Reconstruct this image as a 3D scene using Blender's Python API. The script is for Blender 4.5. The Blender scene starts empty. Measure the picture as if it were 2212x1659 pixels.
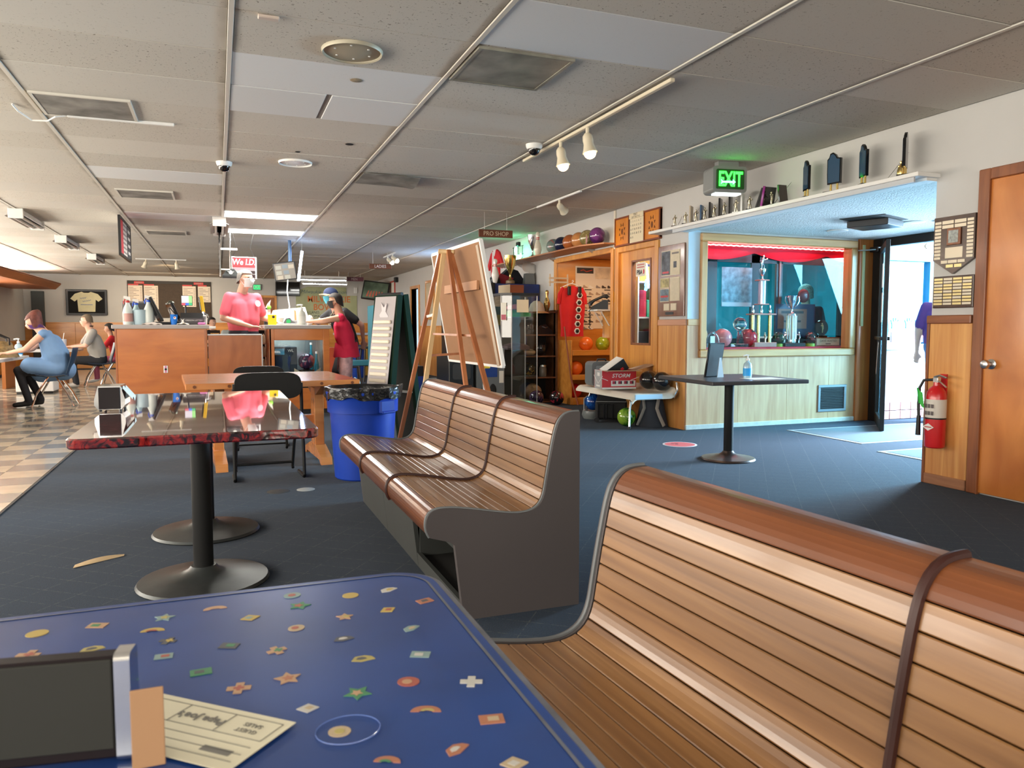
import bpy, bmesh, math, random
from mathutils import Vector, Matrix
import numpy as np
PI = math.pi
random.seed(7)
scene = bpy.context.scene
C = scene.collection

# ---------------------------------------------------------------- camera
CAMH = 1.12
F_PX = 1640.0
cam_d = bpy.data.cameras.new('camera')
cam = bpy.data.objects.new('camera', cam_d); C.objects.link(cam)
cam.location = (0, 0, CAMH)
cam.rotation_euler = (PI/2 - math.radians(4.1675), 0, -math.radians(21.1454))
cam_d.sensor_fit = 'HORIZONTAL'; cam_d.sensor_width = 36.0
cam_d.lens = F_PX * 36.0 / 2212.0
cam_d.clip_start = 0.02
cam_d.dof.use_dof = True
cam_d.dof.focus_distance = 5.0
cam_d.dof.aperture_fstop = 12.0
scene.camera = cam

# ---------------------------------------------------------------- world (bright overcast daylight outside the door)
world = bpy.data.worlds.new('daylight'); scene.world = world
world.use_nodes = True
wbg = world.node_tree.nodes['Background']
wbg.inputs[0].default_value = (0.62, 0.85, 1.0, 1); wbg.inputs[1].default_value = 0.9

# ---------------------------------------------------------------- exposure
scene.view_settings.view_transform = 'Standard'
scene.view_settings.look = 'None'
scene.view_settings.gamma = 1.0
scene.view_settings.use_curve_mapping = False
scene.view_settings.exposure = 0.30
scene.cycles.use_denoising = True
scene.cycles.max_bounces = 8
scene.cycles.diffuse_bounces = 4
scene.cycles.glossy_bounces = 4
scene.cycles.transmission_bounces = 6
scene.cycles.transparent_max_bounces = 16
scene.cycles.sample_clamp_indirect = 6.0
scene.cycles.caustics_reflective = False
scene.cycles.caustics_refractive = False

# ---------------------------------------------------------------- large lights
def area(name, loc, rot, sx, sy, power, col=(1, 1, 1), spread=None):
 d = bpy.data.lights.new(name, 'AREA'); d.shape = 'RECTANGLE'; d.size = sx; d.size_y = sy
 d.energy = power; d.color = col
 if spread: d.spread = spread
 o = bpy.data.objects.new(name, d); C.objects.link(o)
 o.location = loc; o.rotation_euler = rot
 return o
def point(name, loc, power, col, r=0.03):
 d = bpy.data.lights.new(name, 'POINT'); d.energy = power; d.color = col; d.shadow_soft_size = r
 o = bpy.data.objects.new(name, d); C.objects.link(o); o.location = loc
 return o
def spot(name, loc, target, power, col, ang=70, r=0.03):
 d = bpy.data.lights.new(name, 'SPOT'); d.energy = power; d.color = col; d.spot_size = math.radians(ang)
 d.spot_blend = 0.7; d.shadow_soft_size = r
 o = bpy.data.objects.new(name, d); C.objects.link(o); o.location = loc
 o.rotation_euler = (Vector(target) - Vector(loc)).to_track_quat('-Z', 'Y').to_euler()
 return o
ZC = 2.632          # ceiling height
XL, XR = -4.95, 4.8  # side walls
YB = 24.4            # back wall
# daylight entering through the street door and the glass front beside it
area('daylight_door', (9.7, 5.6, 1.55), (0, 1.12, 0), 1.6, 2.6, 950, (0.52, 0.77, 1.0), 2.2)
area('vestibule_light', (8.6, 5.6, 2.38), (0, 0, 0), 1.6, 2.0, 30, (0.80, 0.92, 1.0))  # unseen lamp added to brighten the vestibule
# fluorescent uplight lying on the canopy along the snack bar wall
area('canopy_uplight', (-4.45, 15.0, 2.36), (PI, 0, 0), 0.25, 15.0, 900, (1.0, 1.0, 0.92))
# recessed fluorescent troffers in the ceiling (two in view, the rest unseen, added to light the foreground)
TROFFERS = [(0.71, 10.81), (0.71, 12.60), (0.71, -1.2), (3.15, -1.2), (-1.73, 1.85), (-1.73, -2.4), (-3.5, 5.0)]
for tx, ty in TROFFERS:
 area('troffer_light', (tx, ty, ZC - 0.035), (0, 0, 0), 1.1, 0.5, 80 if ty > 9 else 14, (1.0, 0.97, 0.90))
# unseen lit windows, left and behind the camera, added to brighten the hall
LEFT_FILL_Y = (-2.6, -0.2, 2.2, 4.6, 7.0, 9.4, 11.8, 14.2, 16.6, 19.0)
for wy in LEFT_FILL_Y: area('window_light', (-4.80, wy, 1.50), (0, -PI/2, 0), 1.2, 2.0, 95 if wy < 8 else 62, (1.0, 0.91, 0.78))
for wx in (-3.2, -0.6, 2.0): area('window_light', (wx, -4.05, 1.55), (PI/2, 0, 0), 2.0, 1.3, 42, (1.0, 0.91, 0.78))
# kitchen lights over the menu board
area('kitchen_light', (-1.3, 22.6, 2.55), (0.5, 0, 0), 2.4, 0.4, 40, (1.0, 0.82, 0.58))

# ---------------------------------------------------------------- materials
MATS = {}
def new_mat(name):
 m = bpy.data.materials.new(name); m.use_nodes = True
 nt = m.node_tree
 return m, nt, nt.nodes['Principled BSDF']
def setc(sock, c): sock.default_value = (c[0], c[1], c[2], 1)
def srgb(r, g, b):
 f = lambda u: (u/255/12.92) if u/255 <= 0.04045 else ((u/255 + 0.055)/1.055)**2.4
 return (f(r), f(g), f(b))
def M(name, col, rough=0.55, metal=0.0, spec=0.5, noise=0.0, nscale=20.0, bump=0.0, bscale=120.0, coat=0.0, trans=0.0, ior=1.45, alpha=1.0, emit=None, estr=0.0, sheen=0.0):
 if name in MATS: return MATS[name]
 m, nt, b = new_mat(name); MATS[name] = m
 setc(b.inputs['Base Color'], col)
 b.inputs['Roughness'].default_value = rough; b.inputs['Metallic'].default_value = metal
 b.inputs['Specular IOR Level'].default_value = spec
 b.inputs['Coat Weight'].default_value = coat; b.inputs['Coat Roughness'].default_value = 0.06
 b.inputs['Transmission Weight'].default_value = trans; b.inputs['IOR'].default_value = ior
 b.inputs['Alpha'].default_value = alpha
 b.inputs['Sheen Weight'].default_value = sheen
 if emit: setc(b.inputs['Emission Color'], emit); b.inputs['Emission Strength'].default_value = estr
 if noise or bump:
  tc = nt.nodes.new('ShaderNodeTexCoord')
  if noise:
   n = nt.nodes.new('ShaderNodeTexNoise'); n.inputs['Scale'].default_value = nscale; n.inputs['Detail'].default_value = 5
   nt.links.new(tc.outputs['Object'], n.inputs['Vector'])
   r = nt.nodes.new('ShaderNodeMapRange'); r.inputs['From Min'].default_value = 0.3; r.inputs['From Max'].default_value = 0.7
   r.inputs['To Min'].default_value = 1-noise; r.inputs['To Max'].default_value = 1+noise
   nt.links.new(n.outputs['Fac'], r.inputs['Value'])
   mx = nt.nodes.new('ShaderNodeVectorMath'); mx.operation = 'SCALE'; mx.inputs[0].default_value = col
   nt.links.new(r.outputs['Result'], mx.inputs['Scale'])
   nt.links.new(mx.outputs['Vector'], b.inputs['Base Color'])
  if bump:
   n2 = nt.nodes.new('ShaderNodeTexNoise'); n2.inputs['Scale'].default_value = bscale; n2.inputs['Detail'].default_value = 3
   nt.links.new(tc.outputs['Object'], n2.inputs['Vector'])
   bp = nt.nodes.new('ShaderNodeBump'); bp.inputs['Strength'].default_value = bump; bp.inputs['Distance'].default_value = 0.01
   nt.links.new(n2.outputs['Fac'], bp.inputs['Height']); nt.links.new(bp.outputs['Normal'], b.inputs['Normal'])
 return m
def WOOD(name, c1, c2, axis='z', scale=14.0, rough=0.4, coat=0.0, stretch=14.0, rand=0.0, blotch=0.0, spec=0.5):
 """streaky grain running along `axis`; rand = brightness change from one board to the next"""
 if name in MATS: return MATS[name]
 m, nt, b = new_mat(name); MATS[name] = m
 tc = nt.nodes.new('ShaderNodeTexCoord'); mp = nt.nodes.new('ShaderNodeMapping')
 s = [scale]*3; s['xyz'.index(axis)] = scale/stretch
 mp.inputs['Scale'].default_value = s
 nt.links.new(tc.outputs['Object'], mp.inputs['Vector'])
 n = nt.nodes.new('ShaderNodeTexNoise'); n.inputs['Scale'].default_value = 1.0; n.inputs['Detail'].default_value = 7; n.inputs['Distortion'].default_value = 0.6
 vec = mp.outputs['Vector']
 if rand:
  oi = nt.nodes.new('ShaderNodeObjectInfo')
  ad = nt.nodes.new('ShaderNodeVectorMath'); ad.operation = 'ADD'
  sc = nt.nodes.new('ShaderNodeVectorMath'); sc.operation = 'SCALE'; sc.inputs[0].default_value = (37, 21, 53)
  nt.links.new(oi.outputs['Random'], sc.inputs['Scale'])
  nt.links.new(vec, ad.inputs[0]); nt.links.new(sc.outputs['Vector'], ad.inputs[1]); vec = ad.outputs['Vector']
 nt.links.new(vec, n.inputs['Vector'])
 cr = nt.nodes.new('ShaderNodeValToRGB')
 cr.color_ramp.elements[0].position = 0.3; cr.color_ramp.elements[0].color = (*c1, 1)
 cr.color_ramp.elements[1].position = 0.72; cr.color_ramp.elements[1].color = (*c2, 1)
 nt.links.new(n.outputs['Fac'], cr.inputs['Fac'])
 out = cr.outputs['Color']
 if rand or blotch:
  hs = nt.nodes.new('ShaderNodeHueSaturation'); nt.links.new(out, hs.inputs['Color'])
  if rand:
   r = nt.nodes.new('ShaderNodeMapRange'); r.inputs['To Min'].default_value = 1-rand; r.inputs['To Max'].default_value = 1+rand
   nt.links.new(oi.outputs['Random'], r.inputs['Value']); nt.links.new(r.outputs['Result'], hs.inputs['Value'])
  else:
   n3 = nt.nodes.new('ShaderNodeTexNoise'); n3.inputs['Scale'].default_value = 3.0
   nt.links.new(tc.outputs['Object'], n3.inputs['Vector'])
   r = nt.nodes.new('ShaderNodeMapRange'); r.inputs['From Min'].default_value = .3; r.inputs['From Max'].default_value = .7
   r.inputs['To Min'].default_value = 1-blotch; r.inputs['To Max'].default_value = 1+blotch
   nt.links.new(n3.outputs['Fac'], r.inputs['Value']); nt.links.new(r.outputs['Result'], hs.inputs['Value'])
  out = hs.outputs['Color']
 nt.links.new(out, b.inputs['Base Color'])
 b.inputs['Roughness'].default_value = rough; b.inputs['Specular IOR Level'].default_value = spec
 b.inputs['Coat Weight'].default_value = coat; b.inputs['Coat Roughness'].default_value = 0.12
 bp = nt.nodes.new('ShaderNodeBump'); bp.inputs['Strength'].default_value = 0.12; bp.inputs['Distance'].default_value = 0.003
 nt.links.new(n.outputs['Fac'], bp.inputs['Height']); nt.links.new(bp.outputs['Normal'], b.inputs['Normal'])
 return m
def EM(name, col, s):
 if name in MATS: return MATS[name]
 m, nt, b = new_mat(name); MATS[name] = m
 setc(b.inputs['Base Color'], [q*.12 for q in col]); setc(b.inputs['Emission Color'], col); b.inputs['Emission Strength'].default_value = s
 return m
def GLASS(name, tint=(0.95, 1, 0.98), refl=0.09, rough=0.0):
 """thin pane: mostly clear, mirrors a little more at grazing angles"""
 if name in MATS: return MATS[name]
 m = bpy.data.materials.new(name); m.use_nodes = True; MATS[name] = m
 nt = m.node_tree; nt.nodes.clear()
 o = nt.nodes.new('ShaderNodeOutputMaterial'); mx = nt.nodes.new('ShaderNodeMixShader')
 t = nt.nodes.new('ShaderNodeBsdfTransparent'); t.inputs[0].default_value = (*tint, 1)
 g = nt.nodes.new('ShaderNodeBsdfGlossy'); g.inputs['Roughness'].default_value = rough
 lw = nt.nodes.new('ShaderNodeLayerWeight'); lw.inputs[0].default_value = 0.5
 pw = nt.nodes.new('ShaderNodeMath'); pw.operation = 'POWER'; pw.inputs[1].default_value = 4.0; nt.links.new(lw.outputs['Facing'], pw.inputs[0])
 ad = nt.nodes.new('ShaderNodeMath'); ad.operation = 'MULTIPLY_ADD'; ad.inputs[1].default_value = 0.7; ad.inputs[2].default_value = refl*.5; ad.use_clamp = True
 nt.links.new(pw.outputs[0], ad.inputs[0]); nt.links.new(ad.outputs[0], mx.inputs[0])
 nt.links.new(t.outputs[0], mx.inputs[1]); nt.links.new(g.outputs[0], mx.inputs[2]); nt.links.new(mx.outputs[0], o.inputs[0])
 return m

# ---- special surfaces
def carpet_mat():
 m, nt, b = new_mat('carpet'); MATS['carpet'] = m
 N, L = nt.nodes.new, nt.links.new
 tc = N('ShaderNodeTexCoord')
 mp = N('ShaderNodeMapping'); mp.inputs['Rotation'].default_value = (0, 0, math.radians(38))
 L(tc.outputs['Object'], mp.inputs['Vector'])
 sx = N('ShaderNodeSeparateXYZ'); L(mp.outputs['Vector'], sx.inputs[0])
 lines = []
 for ax, per in (('X', 0.19), ('Y', 0.13)):
  a = N('ShaderNodeMath'); a.operation = 'PINGPONG'; a.inputs[1].default_value = per/2; L(sx.outputs[ax], a.inputs[0])
  c = N('ShaderNodeMath'); c.operation = 'LESS_THAN'; c.inputs[1].default_value = 0.0022; L(a.outputs[0], c.inputs[0]); lines.append(c)
 mxl = N('ShaderNodeMath'); mxl.operation = 'MAXIMUM'; L(lines[0].outputs[0], mxl.inputs[0]); L(lines[1].outputs[0], mxl.inputs[1])
 n = N('ShaderNodeTexNoise'); n.inputs['Scale'].default_value = 55; n.inputs['Detail'].default_value = 3; L(tc.outputs['Object'], n.inputs['Vector'])
 br = N('ShaderNodeMapRange'); br.inputs['From Min'].default_value = 0.42; br.inputs['From Max'].default_value = 0.58; L(n.outputs['Fac'], br.inputs['Value'])
 ml = N('ShaderNodeMath'); ml.operation = 'MULTIPLY'; L(mxl.outputs[0], ml.inputs[0]); L(br.outputs['Result'], ml.inputs[1])
 n2 = N('ShaderNodeTexNoise'); n2.inputs['Scale'].default_value = 260; n2.inputs['Detail'].default_value = 2; L(tc.outputs['Object'], n2.inputs['Vector'])
 cr = N('ShaderNodeValToRGB'); cr.color_ramp.elements[0].color = (0.0035, 0.010, 0.021, 1); cr.color_ramp.elements[1].color = (0.010, 0.031, 0.066, 1)
 cr.color_ramp.elements[0].position = .3; cr.color_ramp.elements[1].position = .75
 L(n2.outputs['Fac'], cr.inputs['Fac'])
 mx = N('ShaderNodeMix'); mx.data_type = 'RGBA'; L(ml.outputs[0], mx.inputs['Factor']); L(cr.outputs['Color'], mx.inputs['A']); mx.inputs['B'].default_value = (0.05, 0.058, 0.065, 1)
 L(mx.outputs['Result'], b.inputs['Base Color'])
 b.inputs['Roughness'].default_value = 0.95; b.inputs['Specular IOR Level'].default_value = 0.15
 b.inputs['Sheen Weight'].default_value = 0.06; b.inputs['Sheen Roughness'].default_value = 0.5
 bp = N('ShaderNodeBump'); bp.inputs['Strength'].default_value = 0.5; bp.inputs['Distance'].default_value = 0.004
 L(n2.outputs['Fac'], bp.inputs['Height']); L(bp.outputs['Normal'], b.inputs['Normal'])
 return m
def ceil_mat(name, base, dirt, pits):
 """fissured acoustic tile; grime has collected near the ends of the tile, along the runners"""
 m, nt, b = new_mat(name); MATS[name] = m
 N, L = nt.nodes.new, nt.links.new
 tc = N('ShaderNodeTexCoord'); oi = N('ShaderNodeObjectInfo')
 sc = N('ShaderNodeVectorMath'); sc.operation = 'SCALE'; sc.inputs[0].default_value = (31, 17, 9); L(oi.outputs['Random'], sc.inputs['Scale'])
 ad = N('ShaderNodeVectorMath'); L(tc.outputs['Object'], ad.inputs[0]); L(sc.outputs['Vector'], ad.inputs[1])
 v = N('ShaderNodeTexNoise'); v.inputs['Scale'].default_value = 75; v.inputs['Detail'].default_value = 1.5; v.inputs['Distortion'].default_value = 0.8; L(ad.outputs[0], v.inputs['Vector'])
 pit = N('ShaderNodeMapRange'); pit.inputs['From Min'].default_value = 0.345; pit.inputs['From Max'].default_value = 0.30; L(v.outputs['Fac'], pit.inputs['Value'])
 pm = N('ShaderNodeMath'); pm.operation = 'MULTIPLY'; pm.inputs[1].default_value = pits; L(pit.outputs['Result'], pm.inputs[0])
 g = N('ShaderNodeTexNoise'); g.inputs['Scale'].default_value = 2.6; g.inputs['Detail'].default_value = 4; L(ad.outputs[0], g.inputs['Vector'])
 sx = N('ShaderNodeSeparateXYZ'); L(tc.outputs['Object'], sx.inputs[0])
 ab = N('ShaderNodeMath'); ab.operation = 'ABSOLUTE'; L(sx.outputs['X'], ab.inputs[0])
 wob = N('ShaderNodeMath'); wob.operation = 'MULTIPLY_ADD'; wob.inputs[1].default_value = 0.10; L(g.outputs['Fac'], wob.inputs[0]); L(ab.outputs[0], wob.inputs[2])
 ed = N('ShaderNodeMapRange'); ed.inputs['From Min'].default_value = 0.605; ed.inputs['From Max'].default_value = 0.645; ed.inputs['To Max'].default_value = dirt; L(wob.outputs[0], ed.inputs['Value'])
 mx = N('ShaderNodeMath'); mx.operation = 'MAXIMUM'; L(pm.outputs[0], mx.inputs[0]); L(ed.outputs['Result'], mx.inputs[1])
 val = N('ShaderNodeMapRange'); val.inputs['To Min'].default_value = 0.93; val.inputs['To Max'].default_value = 1.06; L(oi.outputs['Random'], val.inputs['Value'])
 c0 = N('ShaderNodeVectorMath'); c0.operation = 'SCALE'; c0.inputs[0].default_value = base; L(val.outputs['Result'], c0.inputs['Scale'])
 mc = N('ShaderNodeMix'); mc.data_type = 'RGBA'; L(mx.outputs[0], mc.inputs['Factor']); L(c0.outputs[0], mc.inputs['A'])
 mc.inputs['B'].default_value = (base[0]*.25, base[1]*.22, base[2]*.19, 1)
 L(mc.outputs['Result'], b.inputs['Base Color'])
 b.inputs['Roughness'].default_value = 0.9; b.inputs['Specular IOR Level'].default_value = 0.2
 bp = N('ShaderNodeBump'); bp.inputs['Strength'].default_value = 0.5*pits; bp.inputs['Distance'].default_value = 0.006; bp.invert = True
 L(pit.outputs['Result'], bp.inputs['Height']); L(bp.outputs['Normal'], b.inputs['Normal'])
 return m
carpet_mat()
ceil_mat('ceiling_old', (0.60, 0.565, 0.50), 0.55, 0.75)
ceil_mat('ceiling_plain', (0.62, 0.59, 0.53), 0.35, 0.3)
ceil_mat('ceiling_new', (0.74, 0.75, 0.75), 0.0, 0.06)
def marble_red():
 m, nt, b = new_mat('red_marble'); MATS['red_marble'] = m
 N, L = nt.nodes.new, nt.links.new
 tc = N('ShaderNodeTexCoord')
 n = N('ShaderNodeTexNoise'); n.inputs['Scale'].default_value = 26; n.inputs['Detail'].default_value = 5; n.inputs['Distortion'].default_value = 2.2
 L(tc.outputs['Object'], n.inputs['Vector'])
 cr = N('ShaderNodeValToRGB'); e = cr.color_ramp.elements
 e[0].position = 0.42; e[0].color = (0.010, 0.002, 0.003, 1); e[1].position = 0.75; e[1].color = (0.34, 0.02, 0.014, 1)
 k = e.new(0.52); k.color = (0.13, 0.008, 0.010, 1)
 L(n.outputs['Fac'], cr.inputs['Fac']); L(cr.outputs['Color'], b.inputs['Base Color'])
 b.inputs['Roughness'].default_value = 0.05; b.inputs['Coat Weight'].default_value = 1.0; b.inputs['Coat Roughness'].default_value = 0.02; b.inputs['Coat IOR'].default_value = 1.9
marble_red()
def ball_mat(name, c1, c2, scale=6, rough=0.08, thr=(0.45, 0.6)):
 if name in MATS: return MATS[name]
 m, nt, b = new_mat(name); MATS[name] = m
 N, L = nt.nodes.new, nt.links.new
 tc = N('ShaderNodeTexCoord'); n = N('ShaderNodeTexNoise'); n.inputs['Scale'].default_value = scale; n.inputs['Detail'].default_value = 4; n.inputs['Distortion'].default_value = 2.5
 L(tc.outputs['Object'], n.inputs['Vector'])
 cr = N('ShaderNodeValToRGB'); e = cr.color_ramp.elements
 e[0].position, e[1].position = thr; e[0].color = (*c1, 1); e[1].color = (*c2, 1)
 L(n.outputs['Fac'], cr.inputs['Fac']); L(cr.outputs['Color'], b.inputs['Base Color'])
 b.inputs['Roughness'].default_value = rough; b.inputs['Coat Weight'].default_value = 0.6
 return m

wall_p  = M('wall_paint', (0.56, 0.55, 0.53), 0.75, noise=0.02, nscale=3, bump=0.05, bscale=250)
wall_b  = M('wall_paint_blue', (0.50, 0.60, 0.66), 0.6)
teal_p  = M('teal_paint', (0.012, 0.30, 0.38), 0.5, noise=0.15, nscale=4)
wains   = WOOD('wainscot_oak', srgb(196, 128, 62), srgb(226, 168, 98), 'z', 22, 0.38, 0.25, 18)
wainsP  = WOOD('wainscot_pale', srgb(184, 136, 96), srgb(208, 166, 124), 'z', 18, 0.42, 0.2, 12)  # paler copy of the oak, with the door's daylight put into the colour
oakdoor = WOOD('honey_oak', srgb(190, 122, 50), srgb(222, 158, 78), 'z', 10, 0.35, 0.3, 10)
birch   = WOOD('birch_door', srgb(186, 108, 44), srgb(214, 138, 68), 'z', 5, 0.3, 0.4, 3, blotch=0.12)
trimD   = WOOD('dark_trim', srgb(112, 60, 30), srgb(150, 88, 46), 'z', 20, 0.4, 0.3, 12)
trimDh  = WOOD('dark_trim_level', srgb(112, 60, 30), srgb(150, 88, 46), 'y', 20, 0.4, 0.3, 12)
ply     = WOOD('orange_ply', srgb(176, 96, 34), srgb(198, 116, 46), 'x', 9, 0.38, 0.3, 5, blotch=0.06)
ply2    = WOOD('brown_ply', srgb(150, 82, 40), srgb(176, 104, 56), 'z', 7, 0.4, 0.2, 4, blotch=0.12)
plyY    = WOOD('amber_ply', srgb(192, 120, 44), srgb(222, 154, 72), 'x', 9, 0.38, 0.3, 6)
slatw   = WOOD('bench_slat', srgb(108, 72, 41), srgb(150, 109, 67), 'y', 26, 0.36, 0.25, 22, rand=0.10)
capw    = WOOD('bench_cap', srgb(90, 48, 24), srgb(122, 70, 38), 'y', 26, 0.30, 0.4, 22)
dividw  = M('divider_mahogany', srgb(50, 18, 10), 0.45)
greyp   = M('bench_grey_paint', srgb(70, 64, 64), 0.6, bump=0.04)
greyd   = M('bench_kick_grey', srgb(52, 54, 52), 0.6)
darkin  = M('dark_interior', (0.012, 0.011, 0.010), 0.7)
blackm  = M('black_metal', (0.010, 0.010, 0.010), 0.5, spec=0.22, bump=0.03)
ironb   = M('cast_iron_base', (0.055, 0.060, 0.060), 0.38, metal=0.55, noise=0.35, nscale=6)
chrome  = M('chrome', (0.85, 0.85, 0.86), 0.08, metal=1.0)
steel   = M('brushed_steel', (0.62, 0.61, 0.59), 0.3, metal=1.0)
brass   = M('brass', (0.80, 0.58, 0.22), 0.22, metal=1.0)
silver  = M('silver', (0.80, 0.78, 0.74), 0.16, metal=1.0)
blackp  = M('black_plastic', (0.010, 0.010, 0.011), 0.35)
blackg  = M('black_gloss', (0.006, 0.006, 0.007), 0.08, coat=0.5)
whitep  = M('white_plastic', (0.80, 0.80, 0.78), 0.4)
white   = M('white_paint', (0.80, 0.79, 0.76), 0.5)
cream   = M('cream_laminate', (0.72, 0.68, 0.58), 0.35)
greylam = M('grey_laminate', (0.40, 0.36, 0.35), 0.4)
greylt  = M('light_grey', (0.55, 0.56, 0.57), 0.45)
paperw  = M('paper', (0.80, 0.76, 0.66), 0.8)
paperc  = M('paper_cream', (0.76, 0.68, 0.52), 0.8)
redp    = M('red_paint', (0.55, 0.012, 0.015), 0.28, coat=0.3)
glass   = GLASS('clear_glass')
glassd  = GLASS('door_glass', (0.72, 0.93, 0.96), 0.10)

# ---------------------------------------------------------------- geometry helpers
class G:
 """collects faces for ONE mesh; off = world origin of the parent thing when points are given in world metres"""
 def __init__(s, off=(0, 0, 0)):
  s.v = []; s.f = []; s.m = []; s.sm = []; s.off = Vector(off); s.X = None
 def P(s, p):
  p = Vector(p)
  if s.X is not None: p = s.X @ p
  s.v.append(p - s.off); return len(s.v) - 1
 def F(s, idx, m=0, sm=False): s.f.append(tuple(idx)); s.m.append(m); s.sm.append(sm)
 def box(s, x0, x1, y0, y1, z0, z1, m=0, c=0.0):
  if c <= 0:
   i = [s.P(p) for p in ((x0,y0,z0),(x1,y0,z0),(x1,y1,z0),(x0,y1,z0),(x0,y0,z1),(x1,y0,z1),(x1,y1,z1),(x0,y1,z1))]
   for q in ((3,2,1,0),(4,5,6,7),(0,1,5,4),(1,2,6,5),(2,3,7,6),(3,0,4,7)): s.F([i[k] for k in q], m)
  else:
   lo, hi = (x0, y0, z0), (x1, y1, z1); id_ = {}
   for a in range(3):
    for sx in (0, 1):
     for sy in (0, 1):
      for sz in (0, 1):
       sg = (sx, sy, sz)
       p = [ (hi[k] if sg[k] else lo[k]) if k == a else ((hi[k]-c) if sg[k] else (lo[k]+c)) for k in range(3)]
       id_[(a,)+sg] = s.P(p)
   def fc(l): s.F(l, m)
   for a in range(3):
    b, d = (a+1) % 3, (a+2) % 3
    for sd in (0, 1):
     q = []
     for (u, w) in ((0,0),(1,0),(1,1),(0,1)):
      sg = [0,0,0]; sg[a] = sd; sg[b] = u; sg[d] = w; q.append(id_[(a,)+tuple(sg)])
     fc(q if sd else q[::-1])
   for a in range(3):
    b, d = (a+1) % 3, (a+2) % 3
    for u in (0, 1):
     for w in (0, 1):
      sg0 = [0,0,0]; sg0[b] = u; sg0[d] = w; sg1 = list(sg0); sg1[a] = 1
      q = [id_[(b,)+tuple(sg0)], id_[(b,)+tuple(sg1)], id_[(d,)+tuple(sg1)], id_[(d,)+tuple(sg0)]]
      fc(q if (u == w) else q[::-1])
   for sx in (0, 1):
    for sy in (0, 1):
     for sz in (0, 1):
      q = [id_[(a, sx, sy, sz)] for a in range(3)]
      fc(q if (sx+sy+sz) % 2 else q[::-1])
  return s
 def prism(s, poly, axis, lo, hi, m=0, sm=False, caps=True):
  """poly: 2-D outline in the two other axes (x: (y,z), y: (x,z), z: (x,y))"""
  def mk(a, b, t): return {'x': (t, a, b), 'y': (a, t, b), 'z': (a, b, t)}[axis]
  A = [s.P(mk(a, b, lo)) for a, b in poly]; B = [s.P(mk(a, b, hi)) for a, b in poly]
  n = len(poly)
  for i in range(n): s.F((A[i], A[(i+1) % n], B[(i+1) % n], B[i]), m, sm)
  if caps: s.F(A[::-1], m); s.F(B, m)
  return s
 def ring(s, c, u, w, r, n, ru=None):
  return [s.P(c + u*(r*math.cos(2*PI*k/n)) + w*((ru if ru is not None else r)*math.sin(2*PI*k/n))) for k in range(n)]
 def cyl(s, p0, p1, r0, r1=None, n=16, m=0, caps=True):
  r1 = r0 if r1 is None else r1
  p0, p1 = Vector(p0), Vector(p1); d = (p1-p0).normalized()
  u = d.orthogonal().normalized(); w = d.cross(u)
  A = s.ring(p0, u, w, r0, n); B = s.ring(p1, u, w, r1, n)
  for i in range(n): s.F((A[i], A[(i+1) % n], B[(i+1) % n], B[i]), m, True)
  if caps: s.F(A[::-1], m); s.F(B, m)
  return s
 def tube(s, pts, r, n=8, m=0, closed=False, flat=None):
  pts = [Vector(p) for p in pts]; N = len(pts); rings = []; prev = None
  for i, p in enumerate(pts):
   if closed: d = (pts[(i+1) % N] - pts[i-1])
   else: d = pts[min(i+1, N-1)] - pts[max(i-1, 0)]
   d.normalize()
   u = d.orthogonal().normalized() if prev is None else (prev - d*prev.dot(d))
   if u.length < 1e-6: u = d.orthogonal()
   u.normalize(); prev = u; w = d.cross(u)
   rr = r[i] if isinstance(r, (list, tuple)) else r
   rings.append(s.ring(p, u, w, rr, n, None if flat is None else rr*flat))
  R = range(N if closed else N-1)
  for i in R:
   A, B = rings[i], rings[(i+1) % N]
   for k in range(n): s.F((A[k], A[(k+1) % n], B[(k+1) % n], B[k]), m, True)
  if not closed: s.F(rings[0][::-1], m); s.F(rings[-1], m)
  return s
 def lathe(s, prof, c=(0, 0, 0), n=24, m=0, sx=1.0, sy=1.0, ms=None):
  c = Vector(c); rings = []
  for r, z in prof:
   if r <= 1e-6: rings.append([s.P(c + Vector((0, 0, z)))])
   else: rings.append([s.P(c + Vector((sx*r*math.cos(2*PI*k/n), sy*r*math.sin(2*PI*k/n), z))) for k in range(n)])
  for j in range(len(prof)-1):
   A, B = rings[j], rings[j+1]; mm = ms[j] if ms else m
   for k in range(n):
    k2 = (k+1) % n
    if len(A) == 1 and len(B) == 1: continue
    if len(A) == 1: s.F((A[0], B[k2], B[k]), mm, True)
    elif len(B) == 1: s.F((A[k], A[k2], B[0]), mm, True)
    else: s.F((A[k], A[k2], B[k2], B[k]), mm, True)
  if len(rings[0]) > 1: s.F(rings[0][::-1], ms[0] if ms else m)
  if len(rings[-1]) > 1: s.F(rings[-1], ms[-1] if ms else m)
  return s
 def sph(s, c, r, sc=(1, 1, 1), nu=20, nv=12, m=0):
  c = Vector(c); rings = []
  for j in range(nv+1):
   t = PI*j/nv; z = -math.cos(t); q = math.sin(t)
   if j in (0, nv): rings.append([s.P(c + Vector((0, 0, r*sc[2]*z)))])
   else: rings.append([s.P(c + Vector((r*sc[0]*q*math.cos(2*PI*k/nu), r*sc[1]*q*math.sin(2*PI*k/nu), r*sc[2]*z))) for k in range(nu)])
  for j in range(nv):
   A, B = rings[j], rings[j+1]
   for k in range(nu):
    k2 = (k+1) % nu
    if len(A) == 1: s.F((A[0], B[k2], B[k]), m, True)
    elif len(B) == 1: s.F((A[k], A[k2], B[0]), m, True)
    else: s.F((A[k], A[k2], B[k2], B[k]), m, True)
  return s
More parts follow.
